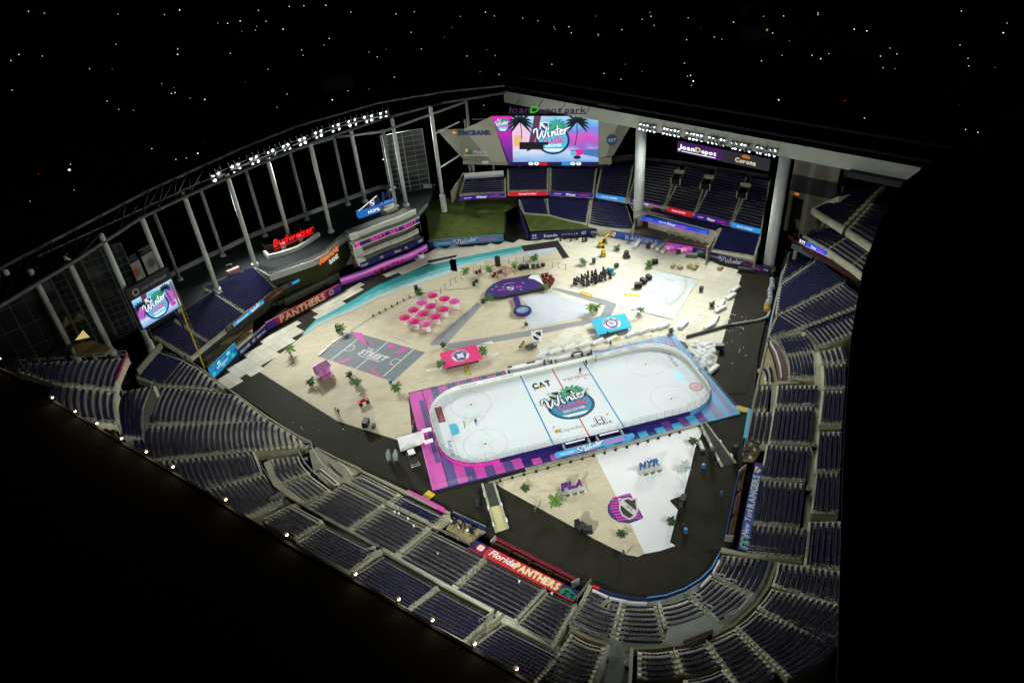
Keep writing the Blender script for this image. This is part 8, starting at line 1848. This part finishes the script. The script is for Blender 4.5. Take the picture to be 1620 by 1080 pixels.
# blue chairs and small blue boat-like bench
bc = proto('beach_chair', 'beach chair', 'blue beach chairs'); mb = MB(); mb.box((0, 0, .4), (.6, 1.0, .07)); mb.build('seat', CYAN, bc); mb = MB(); mb.box((0, .6, .75), (.6, .07, .8)); mb.build('back', CYAN, bc)
for x in (-.28, .28): mb = MB(); mb.box((x, .1, .2), (.06, 1.1, .4)); mb.build('leg', WHITE, bc)
for i, (x, y) in enumerate([(435, 300), (450, 305), (462, 308)]): put(bc, at(*V8(x, y)[0], .05), .3, 'bright blue beach chair beside the parked stage lights, %s' % ('left', 'middle', 'right')[i], 1.3)
# long black barrier arm across right field
p = [at(*q, .5) for q in V8(940, 712, 1235, 632, 1420, 602, 1470, 582, 1490, 540)]
t = thing('hose_line', 'long thick grey pipe bent across the dark strip in right field', 'pipe', (*p[2][:2], 0)); mb = MB(); mb.path([q * [1, 1, 0] + [0, 0, .35] for q in p[1:]], .28, 6); mb.build('pipe', STEEL, t); mb = MB(); mb.wall([p[0], p[1]], 0, .6, .45); mb.build('dark_cover', mat('pipe_cover', (.05, .055, .035), .8, .2), t)
mb = MB()
for q in p[1:4]: mb.box((q[0], q[1], .12), (.8, .8, .24))
mb.build('support', BLACK, t)
t = thing('covered_pile', 'grey wrapped equipment pile along the right field wall', 'pile', at(*V8(1495, 470)[0]))
for i in range(9):
    q = at(*V8(1500 - i * 4 + random.uniform(-8, 8), 355 + i * 24)[0]); mb = MB(); mb.lathe([(.5, 0), (.9, .2), (.8, .9), (.3, 1.3)], q, 7, sx=random.uniform(.6, 1.2)); mb.build('bundle', mat('wrap_grey', (.36, .40, .46), .6, .25, 1.5) if i < 7 else mat('wrap_orange', (.4, .26, .08), .6, .2), t)
t = thing('bench', 'dark bench with pale lettering standing before the purple wall at right', 'bench', at(*V8(1330, 300)[0])); p = at(*V8(1280, 285)[0]), at(*V8(1385, 302)[0]); mb = MB(); mb.wall([p[0], p[1]], .1, .8, .5); mb.build('seat', BLACK, t); mb = MB(); mb.wall([p[0] + [.1, .5, 0], p[1] + [.1, .5, 0]], 0, 1.2, .12); mb.build('back', GREY, t)
# barrels
br = proto('barrel', 'barrel'); mb = MB(); mb.lathe([(.42, 0), (.46, .35), (.46, .9), (.42, 1.1)], n=14); mb.build('drum', mat('barrel_blue', (.04, .11, .26), .5, .1), br); mb = MB(); mb.lathe([(.36, 1.1), (.36, 1.13)], n=12); mb.build('lid', SKYBLUE, br); mb = MB(); mb.lathe([(.48, .34), (.48, .40)], n=14); mb.build('hoop', STEEL, br)
for q, lab in ((V74(1298, 312), 'blue barrel alone on the dark floor right of the near white carpet'), (V74(1200, 668), 'blue barrel on the dark floor next to a person in black'), (V38(988, 440), 'blue barrel at the near corner of the grey court')): put(br, at(*q[0]), 0, lab, .85)
mb = MB(); mb.box((0, 0, .3), (.8, 2.4, .5)); t = proto('trolley', 'trolley'); t['label'] = 'silver trolley between the near white carpet and the long ramp'; mb.build('tray', STEEL, t); mb = MB(); mb.tube((0, 1.2, .3), (0, 1.5, 1.2), .05, 5); mb.tube((-.3, 1.5, 1.2), (.3, 1.5, 1.2), .05, 5); mb.build('handle', STEEL, t)
for x in (-.3, .3):
    for y in (-.9, .9): mb = MB(); wheel(mb, np.array([x, y, .1]), .1, .08); mb.build('wheel', BLACK, t)
put(t, at(*V74(1285, 195)[0]), -.2)

# ---------------------------------------------------------------- dugouts and their painted roofs
def dugout(lab, P_rail, P_bench, railm, n):
    a_, b_ = ats(P_rail, 1.0); c_, d_ = ats(P_bench, .3); tt = thing('dugout', lab, 'dugout', (*((a_ + b_) / 2)[:2], 0))
    mb = MB(); mb.prism([tuple(q[:2]) for q in (a_, b_, d_, c_)], -.15, .02); mb.build('floor', mat('dugout_floor', (.05, .04, .022), .8, .2), tt)
    railing(tt, [a_ * [1, 1, 0], b_ * [1, 1, 0]], 1.15, 3, .05, m=railm, every=1.5); mb = MB(); mb.wall([a_ * [1, 1, 0], b_ * [1, 1, 0]], .02, .55, .12); mb.build('pad', railm, tt)
    for i in range(n):
        for k, zz in ((.45, .45), (.72, .75)):
            p_, q_ = lerp(lerp(a_, b_, (i + .12) / n), lerp(c_, d_, (i + .12) / n), k), lerp(lerp(a_, b_, (i + .88) / n), lerp(c_, d_, (i + .88) / n), k); mb = MB(); mb.wall([p_, q_], .02, zz, .7); mb.wall([p_ + (c_ - a_) * .10, q_ + (c_ - a_) * .10], .02, zz + .5, .12); mb.build('bench', mat('dugout_wood', (.13, .07, .028), .7, .25, 1.5), tt)
    for q in (a_, b_):
        mb = MB(); e = lerp(a_, c_, .95) if q is a_ else lerp(b_, d_, .95); mb.wall([q, e], 0, 1.6, .15); mb.build('end_screen', STEEL, tt)
RRL = mat('red_rail', (.33, .02, .05), .5, .1); BRL = mat('royal_rail', (.03, .10, .42), .5, .1)
dugout('dugout with a red rail and wooden benches below the third base seats', E6(868, 300, 1660, 705), E6(820, 375, 1580, 770), RRL, 4)
dugout('dugout with a bright blue rail and wooden benches on the first base side', R3(262, 365, 145, 915), R3(325, 330, 215, 945), BRL, 3)
def roofbanner(lab, P, z, m, draw):
    """painted roof of a dugout: P is near-left, near-right, far-right, far-left in reading order"""
    c4 = [at(*q, z) for q in P]; tt = thing('banner_roof', lab, 'banner', (*np.mean(c4, 0)[:2], 0)); W_ = np.linalg.norm(c4[1] - c4[0]); fo = Frame(c4[0], c4[1] - c4[0], c4[3] - c4[0]); H_ = abs((c4[3] - c4[0]).dot(fo.v)); fo.w, fo.h = W_, H_
    mb = MB(); mb.prism([tuple(fo.p(x, y)[:2]) for x, y in ((0, 0), (W_, 0), (W_, H_), (0, H_))], z - .35, z); mb.build('roof', m, tt)
    for k in (.1, .5, .9): q = fo.p(W_ * k, H_ * .5); mb = MB(); mb.tube((q[0], q[1], 0), (q[0], q[1], z - .3), .12, 6); mb.build('post', STEEL, tt)
    fo.o = fo.o * 1.0; draw(Art(fo, tt), fo)
FR = mat('banner_red', (.47, .028, .025), .6, .08)
def dr1(A_, f):
    A_.rect(0, 0, f.w * .15, f.h, NAVY, lift=.012); A_.disc(f.w * .095, f.h * .5, f.h * .46, f.h * .42, RED, lift=.02); A_.disc(f.w * .095, f.h * .5, f.h * .3, f.h * .3, GOLD, lift=.03)
    for a_ in (.7, 2.3, 3.9, 5.5): A_.disc(f.w * .095 + f.h * .22 * math.cos(a_), f.h * .5 + f.h * .2 * math.sin(a_), f.h * .13, f.h * .13, LETW, 'emblem_lobe', .04)
    A_.rect(f.w * .86, 0, f.w, f.h, NAVY, lift=.012); A_.text('Florida', f.w * .31, f.h * .26, f.h * .6, LETW, w=f.w * .24, shear=.3, bold=.03, lift=.03); A_.text('PANTHERS', f.w * .645, f.h * .17, f.h * .66, CREAMP, w=f.w * .41, bold=.07, lift=.03)
    palm_print(A_, f.w * .92, f.h * .5, f.h * .62, GREEN, .03); palm_print(A_, f.w * .97, f.h * .4, f.h * .5, mat('deep_green_print', (.01, .16, .10), .6, .1), .05)
roofbanner('red banner roof with white script and cream block lettering over the left dugout', E6(605, 392, 1600, 898, 1630, 800, 670, 318), 2.6, FR, dr1)
def dr2(A_, f):
    A_.rect(0, 0, f.w * .14, f.h, mat('deep_violet_print', (.05, .02, .22), .6, .05), lift=.012); A_.rect(f.w * .86, 0, f.w, f.h, mat('deep_violet_print', (.05, .02, .22)), lift=.012)
    A_.text('New York', f.w * .29, f.h * .22, f.h * .68, LETW, w=f.w * .29, shear=.25, bold=.03, lift=.03); A_.text('RANGERS', f.w * .65, f.h * .14, f.h * .74, mat('pale_silver_print', (.62, .66, .74), .5, .05), w=f.w * .39, bold=.06, lift=.03)
    A_.poly([(f.w * .87, f.h * .85), (f.w * .95, f.h * .85), (f.w * .95, f.h * .45), (f.w * .91, f.h * .1), (f.w * .87, f.h * .45)], LETW, lift=.03); A_.stroke([(f.w * .875, f.h * .75), (f.w * .945, f.h * .4)], f.h * .16, RED, lift=.04)
    for k in (.02, .07): palm_print(A_, f.w * (k + .03), f.h * .5, f.h * .8, mat('mint_print', (.2, .5, .42), .6, .1), .03 + k)
roofbanner('blue banner roof with white script and silver block lettering over the right dugout', R3(335, 1028, 472, 290, 400, 258, 262, 985), 2.6, mat('rangers_blue', (.035, .10, .44), .6, .08), dr2)
# camera wells beside the dugouts
def well(lab, P, items):
    c4 = ats(P, .2); tt = thing('camera_well', lab, 'camera well', (*np.mean(c4, 0)[:2], 0)); mb = MB(); mb.prism([tuple(q[:2]) for q in c4], -.1, .2); mb.build('floor', mat('tan_clay', (.36, .30, .15)), tt)
    mb = MB(); mb.wall([c4[3], c4[2]], 0, 1.2, .25); mb.build('front_wall', NAVY, tt); railing(tt, [c4[3] + [0, 0, 1.0], c4[2] + [0, 0, 1.0]], .4, 1, .04)
    return c4, tt
W1, t1 = well('cluttered camera well between the third base seats and the red dugout', E6(395, 215, 610, 350, 775, 240, 470, 100), 0)
W2, t2_ = well('cluttered camera well at the near end of the first base field seats', R3(395, 265, 490, 120, 320, 100, 290, 260), 0)
ch = proto('folding_chair', 'chair', 'folding chairs in the camera wells'); mb = MB(); mb.box((0, 0, .45), (.45, .45, .05)); mb.build('seat', WHITE, ch); mb = MB(); mb.box((0, .22, .75), (.45, .05, .45)); mb.build('back', WHITE, ch)
for x in (-.2, .2):
    for y in (-.2, .2): mb = MB(); mb.tube((x, y, 0), (x, y, .45), .025, 4); mb.build('leg', STEEL, ch)
tc_ = proto('tripod_camera', 'camera', 'tripod cameras in the camera wells'); mb = MB(); mb.box((0, 0, 1.5), (.35, .7, .35)); mb.build('camera_body', BLACK, tc_); mb = MB(); mb.tube((0, -.3, 1.5), (0, -.8, 1.5), .12, 8); mb.build('lens', BLACK, tc_)
for a_ in (0, 2.1, 4.2): mb = MB(); mb.tube((0, 0, 1.35), (.5 * math.cos(a_), .5 * math.sin(a_), 0), .035, 4); mb.build('leg', BLACK, tc_)
for W_, nm, n_ in ((W1, 'red', 9), (W2, 'blue', 7)):
    for i in range(n_):
        k, s_ = (i + .5) / n_, random.uniform(.25, .8); q = lerp(lerp(W_[0], W_[1], k), lerp(W_[3], W_[2], k), s_); q[2] = .2
        if i % 3 == 0: put(ch, q, random.uniform(0, 6), 'white folding chair in the camera well by the %s dugout' % nm, 1.2)['group'] = 'chairs by the %s dugout' % nm
        else: put(tc_, q, random.uniform(0, 6), 'black tripod camera in the camera well by the %s dugout' % nm, 1.1)['group'] = 'cameras by the %s dugout' % nm
for q, lab in ((B(1110, 430), 'dark round bin on the walkway of the left field level seats'), (H1(350, 880), 'dark bin leaning in the tunnel on its left side'), (H1(560, 940), 'dark bin in the tunnel on its right side'), (R3(903, 165), 'dark bin in the right cross aisle, farther one'), (R3(855, 540), 'dark bin in the right cross aisle, nearer one')):
    z = 1.75 if 'field level' in lab else (2.8 if 'tunnel' in lab else 4.85); p = at(*q[0], z); t = thing('bin', lab, 'bin', p); mb = MB(); mb.lathe([(.4, 0), (.5, .5), (.5, 1.1)], p, 10); mb.build('body', BLACK, t); mb = MB(); mb.lathe([(.54, 1.1), (.4, 1.25)], p, 10); mb.build('lid', GREY, t)

mb = MB()
for i in range(38):
    p = at(*V84(random.uniform(1380, 1540), random.uniform(-120, 330))[0], .0) if i < 30 else at(*V38(random.uniform(300, 900), random.uniform(480, 800))[0], 0)
    if p[0] > 38 or i >= 30: mb.box((p[0], p[1], .11 if i < 30 else .04), (random.uniform(.1, .3), random.uniform(.1, .2), .08), random.uniform(0, 3))
tag(mb.build('litter', LETW), 'tiny white scraps scattered on the dark floor cover', 'litter', kind='stuff')
cp_ = proto('paper_cup', 'cup', 'white cups left on the seats'); mb = MB(); mb.lathe([(.12, 0), (.18, .4)], n=8); mb.build('cup', WHITE, cp_); mb = MB(); mb.lathe([(.19, .4), (.19, .43)], n=8); mb.build('lid', WHITE, cp_)
for q in (D(868, 785), D(908, 800), D(995, 848), D(1050, 918), E5(1185, 640), E6(318, 460), E6(1090, 725), E6(1400, 838), E7(425, 580), R3(800, 870)):
    p = at(*q[0], 3.4); put(cp_, p, 0, 'small white cup left on a seat row in the lower stands')
# ---------------------------------------------------------------- people
PM = {}
def person_mesh(pose):
    if pose in PM: return PM[pose]
    J = {'hip': (0, 0, .94, .15), 'waist': (0, 0, 1.12, .145), 'chest': (0, 0, 1.34, .175), 'neck': (0, 0, 1.5, .065), 'head': (0, -.02, 1.62, .10), 'top': (0, -.01, 1.72, .085)}
    st_ = {'stand': .0, 'walk': .28, 'skate': .2}[pose]; lean = -.12 if pose == 'skate' else 0
    for s, n_ in ((-1, 'l'), (1, 'r')):
        f = st_ * s
        J['hp' + n_] = (.09 * s, 0, .88, .105); J['kn' + n_] = (.11 * s, -f * .5 - .03, .50, .07); J['an' + n_] = (.12 * s, f * -.9 + .06, .08, .048); J['to' + n_] = (.14 * s, f * -.9 - .14, .04, .042)
        J['sh' + n_] = (.19 * s, 0, 1.42, .075); J['el' + n_] = (.27 * s, f * .5 + .02, 1.14, .05); J['wr' + n_] = (.26 * s, f * .7 - .12, .90, .036); J['ha' + n_] = (.25 * s, f * .75 - .17, .80, .04)
    keys = list(J); E_ = [('hip', 'waist'), ('waist', 'chest'), ('chest', 'neck'), ('neck', 'head'), ('head', 'top')]
    for n_ in 'lr': E_ += [('hip', 'hp' + n_), ('hp' + n_, 'kn' + n_), ('kn' + n_, 'an' + n_), ('an' + n_, 'to' + n_), ('chest', 'sh' + n_), ('sh' + n_, 'el' + n_), ('el' + n_, 'wr' + n_), ('wr' + n_, 'ha' + n_)]
    me = bpy.data.meshes.new('body'); me.from_pydata([(J[k][0], J[k][1] + lean * max(0, J[k][2] - .9), J[k][2]) for k in keys], [(keys.index(a_), keys.index(b_)) for a_, b_ in E_], [])
    o = bpy.data.objects.new('body', me); C.objects.link(o); md = o.modifiers.new('s', 'SKIN'); md.use_smooth_shade = True
    for i, k in enumerate(keys): me.skin_vertices[0].data[i].radius = (J[k][3], J[k][3]); me.skin_vertices[0].data[i].use_root = (k == 'hip')
    sd = o.modifiers.new('d', 'SUBSURF'); sd.levels = 1; sd.render_levels = 1
    dg = bpy.context.evaluated_depsgraph_get(); ev = bpy.data.meshes.new_from_object(o.evaluated_get(dg)); bpy.data.objects.remove(o)
    PM[pose] = ev; return ev
SKIN = mat('skin', (.38, .22, .15), .6, .05)
def person(q, lab, shirt, pants, pose='stand', rz=0.0, hair=(.03, .02, .015), z=.0, zp=None):
    t = proto('person', 'person'); t['label'] = lab
    me = person_mesh(pose).copy(); o = bpy.data.objects.new('body', me); C.objects.link(o); o.parent = t; me.materials.clear()
    for nm, c_ in (('skin', None), ('shirt_%d%d%d' % tuple(int(v_ * 99) for v_ in shirt), shirt), ('pants_%d%d%d' % tuple(int(v_ * 99) for v_ in pants), pants), ('shoe', (.02, .02, .02))): me.materials.append(SKIN if c_ is None else mat(nm, c_, .8, .1))
    for p in me.polygons:
        x, y, z_ = p.center; p.material_index = 3 if z_ < .1 else 2 if z_ < .96 and abs(x) < .23 and not (z_ < .88 and abs(x) > .2) else (0 if z_ > 1.5 or (abs(x) > .2 and z_ < .93) else 1)
    mb = MB(); mb.lathe([(.105, 1.63), (.115, 1.69), (.09, 1.76), (.03, 1.79)], (0, .005, 0), 10); mb.build('hair', mat('hair_dark', hair, .8, .1), t, True)
    p = at(*q[0], zp if zp is not None else z); p[2] = z; put(t, p, rz, None, 1.05)
person(V64(427, 612), 'person in a yellow vest on the ice near the left crease', (.45, .50, .05), (.02, .02, .02), 'skate', 2.2, z=.105); person(V64(510, 592), 'person in dark clothes skating right of the yellow vest near the left crease', (.02, .02, .03), (.03, .04, .05), 'skate', -.4, z=.105)
person(V84(350, 318), 'person in dark clothes alone on the ice above the rose lettering', (.03, .03, .03), (.04, .04, .04), 'skate', 0, z=.105); person(V84(461, 232), 'person in a yellow vest at the far boards right of the blue line', (.40, .42, .05), (.03, .03, .03), 'stand', 1, z=.105); person(V84(393, 262), 'person in black standing on the right blue line at the far boards', (.02, .02, .02), (.02, .02, .025), 'stand', 2, z=.105)
for i_, xx in enumerate((96, 145, 178)): person(V84(xx, 262), 'person in black on the player benches near the red line, %s' % ('left of three', 'middle of three', 'right of three')[i_], (.015, .015, .015), (.02, .02, .02), 'stand', .5 * i_, z=.3)
rf = proto('red_planter', 'planter', 'red flower planters by the stage'); mb = MB(); mb.lathe([(.35, 0), (.42, .4), (.38, .4)], n=10); mb.build('pot', BLACK, rf)
for a_ in range(7): mb = MB(); mb.lathe([(.05, 0), (.26, .12), (.2, .3), (.03, .36)], (.28 * math.cos(a_ * .9), .28 * math.sin(a_ * .9), .38 + .12 * (a_ % 2)), 6); mb.build('flower_cluster', mat('dark_red_flowers', (.20, .03, .025), .8, .4, 3), rf)
for x, y in V6(1075, 335, 1105, 330, 1135, 345, 1150, 368, 1090, 362, 1120, 372, 1140, 395, 1105, 398, 1125, 415, 1085, 385): put(rf, at(x, y, .05), random.uniform(0, 6), 'dark red flower planter in the bank at the right end of the stage', 1.25)
for x, y in V6(705, 318, 730, 305, 752, 300, 690, 335, 560, 308, 585, 300): put(rf, at(x, y, .05), random.uniform(0, 6), 'dark red flower planter left of the arch behind the stage', 1.1)['group'] = 'red planters left of the arch'
person(V84(408, 212), 'person in black at the right end of the player benches', (.02, .02, .02), (.02, .02, .02), 'stand', 3, z=.3); person(V84(430, 192), 'person in dark clothes behind the bench corner by the blue line', (.03, .03, .04), (.02, .02, .02), 'walk', 3, z=.02)
person(V74(1365, 468), 'person in black walking on the dark floor left of a blue shirt', (.015, .015, .015), (.015, .015, .02), 'walk', 1.0); person(V74(1396, 472), 'person in a blue shirt walking on the dark floor below the long ramp', (.05, .22, .34), (.05, .08, .14), 'walk', 1.0)
person(V74(1186, 655), 'person in black beside a blue barrel on the dark floor', (.015, .015, .015), (.02, .02, .02), 'stand', .5); person(V74(857, 803), 'person in a blue shirt on the dark floor at the tip of the near sand', (.03, .10, .26), (.02, .05, .12), 'stand', 0)
person(V38(634, 640), 'person in white top at the edge of the sand by the dark floor', (.4, .4, .4), (.02, .02, .02), 'walk', 2); person(V38(650, 645), 'person in black at the edge of the sand beside a white top', (.02, .02, .02), (.02, .02, .02), 'stand', 2.6)
person(V38(1140, 722), 'person in a red top beside the magenta deck', (.40, .03, .03), (.1, .1, .12), 'stand', 1); person(V38(1137, 752), 'person in pale blue beside the magenta deck next to the gangway', (.12, .26, .40), (.08, .16, .26), 'stand', 1); person(V74(375, 560), 'person in tan crouching dark clothes at the near sand edge', (.16, .12, .05), (.03, .03, .02), 'walk', .4)
for o in C.objects:
    if o.get('label', '') == 'person in tan crouching dark clothes at the near sand edge': o['label'] = 'person in a tan top at the left edge of the near sand'
person(V6(420, 760)if False else V8(440, 785), 'person in dark clothes behind the far boards below the cyan canopy', (.03, .03, .03), (.03, .03, .03), 'walk', 0); person(V8(420, 718), 'person in black beside the yellow ramp of the cyan canopy', (.02, .02, .02), (.02, .02, .02), 'stand', 0)
for o in C.objects:
    if o.get('spot'): o['label'] = 'round tan table on the open terrace under the blue ribbon'; o['category'] = 'table'; o['group'] = 'tan tables on the open terrace'

# ---------------------------------------------------------------- the city beyond
def lampkind(nm, rgb, k, r, h, g, cat='street lamp'):
    t = proto(nm, cat, g); mb = MB(); mb.tube((0, 0, 0), (0, 0, h), .12, 5, .08); mb.tube((0, 0, h), (1.2, 0, h + .3), .08, 4); mb.build('pole', DARKM, t); mb = MB(); mb.lathe([(.05, -r * .8), (r * .8, -r * .3), (r, .1), (r * .5, r * .6)], (1.2, 0, h + .2), 8); mb.build('lamp_head', em(nm + '_glow', rgb, k), t, True); return t
LK = {'w': lampkind('street_lamp', (255, 250, 240), 2.4, .44, 9, 'bright street lamps in the city'), 'y': lampkind('street_lamp', (255, 228, 165), 1.5, .5, 9, 'warm street lamps in the city'), 'd': lampkind('street_lamp', (150, 146, 130), .6, .42, 8, 'faint street lamps in the city'), 'r': lampkind('signal_lamp', (200, 20, 22), 1.0, .55, 9, 'red lights in the city', 'signal light')}
LBL = {'w': 'bright white street lamp far off in the dark city', 'y': 'warm yellow street lamp far off in the dark city', 'd': 'faint small street lamp far off in the dark city', 'r': 'faint red light far off in the dark city'}
CT = dict(w=[(257, 17.5), (287, 17), (277, 70), (277, 82), (451, 133), (526, 148), (286, 228), (309, 254), (106, 274), (320, 148), (553, 153), (714, 28), (701, 44), (781, 15), (766, 12), (446, 43), (378, 32), (736, 74), (607, 61), (580, 67), (1163, 24), (1178, 27), (1352, 38), (1371, 40), (1226, 40), (1522, 7), (1593, 43), (945, 34), (1241, 68), (991, 83), (1017, 91), (1090, 16), (1016, 18), (1530, 213), (1524, 206), (601, 241), (205, 156), (1092, 105), (1095, 118), (1301, 74), (1412, 56), (827, 18), (726, 16), (311, 232), (402, 36), (594, 293)],
 y=[(357, 31), (402, 30), (420, 25), (265, 134), (270, 229), (294, 136), (271, 134), (789, 100), (432, 210), (455, 4), (480, 3), (515, 3), (553, 10), (1029, 15), (1028, 5), (1067, 132), (983, 106), (1213, 165), (1371, 181), (1369, 184), (838, 103), (922, 117), (877, 31), (1295, 10), (1537, 180), (1527, 200), (900, 30)],
 d=[(12, 87), (35, 293), (101, 239), (233, 215), (171, 93), (473, 65), (508, 56), (434, 148), (758, 93), (768, 60), (620, 107), (650, 39), (762, 145), (580, 120), (1066, 140), (1237, 140), (1314, 66), (1288, 70), (1302, 76), (1251, 44), (985, 33), (875, 28), (1205, 80), (1143, 44), (1402, 85), (957, 99), (1095, 112), (839, 98), (874, 86), (1090, 100), (1557, 186), (1580, 83), (1597, 20), (420, 95), (250, 116), (61, 79), (14, 128), (1372, 163), (1236, 136), (1067, 146), (923, 123)],
 r=[(914, 138), (383, 115), (1523, 141), (316, 204), (51, 256), (1342, 141), (1111, 29)])
for q in range(45):
    x, y = random.uniform(0, 1600), 8 + 200 * random.random() ** 2
    if y < 150 - abs(x - 800) * .05 or x < 330: CT['d'].append((x, y))
for k, L_ in CT.items():
    for x, y in L_:
        p = at(x, y, 9 - .6); p[2] = -.6
        d0 = math.hypot(p[0] - CAM[0], p[1] - CAM[1]); put(LK[k], p, random.uniform(0, 6.28), LBL[k], max(.5, d0 / 900) * (random.choice((.45, .6, .8, 1.0, 1.3)) if k == 'w' else random.uniform(.45, 1.0)))
put(LK['w'], at(106, 274, 8.4) * [1, 1, 0] + [0, 0, -.6], 0, 'large bright street lamp alone at the left, low in the dark city', 1.1)
# dark houses with a few lit windows
HW = mat('dark_house_wall', (.05, .05, .045), .9, .2); HR = mat('dark_house_roof', (.03, .028, .026), .9, .2); WIN = em('lit_window', (200, 150, 85), .8)
def house(sx, sy, h):
    t = proto('house', 'house', 'dark houses in the city'); mb = MB(); mb.box((0, 0, h / 2), (sx, sy, h)); mb.build('wall', HW, t); mb = MB(); mb.add([(-sx / 2 - .4, -sy / 2 - .4, h), (sx / 2 + .4, -sy / 2 - .4, h), (sx / 2 + .4, sy / 2 + .4, h), (-sx / 2 - .4, sy / 2 + .4, h), (-sx / 2, 0, h + 2), (sx / 2, 0, h + 2)], [(0, 1, 5, 4), (1, 2, 5), (2, 3, 4, 5), (3, 0, 4), (3, 2, 1, 0)]); mb.build('roof', HR, t)
    for x in (-.3, .0, .3): mb = MB(); mb.box((sx * x, -sy / 2 - .02, h * .55), (1.2, .08, 1.1)); mb.build('window', WIN if x == .3 else mat('dark_glass', (.02, .025, .025)), t)
    return t
hs_ = [house(12, 9, 4), house(16, 10, 7), house(10, 9, 3.6)]
for i in range(26):
    a_ = random.uniform(-.75, .75) + math.pi / 2 - .22; d0 = random.uniform(260, 900); p = np.array([-38 + d0 * math.cos(a_), -114 + d0 * math.sin(a_), -.6])
    if math.hypot(p[0], p[1] - 40) < 190: continue
    put(hs_[i % 3], p, round(random.uniform(0, 3)) * math.pi / 2 + .2, 'low dark house with one dim lit window in the unlit city')
# ---------------------------------------------------------------- tidy
for o in list(C.objects):
    for k in ('worldpos', 'base', 'fresh', 'spot'):
        if k in o: del o[k]
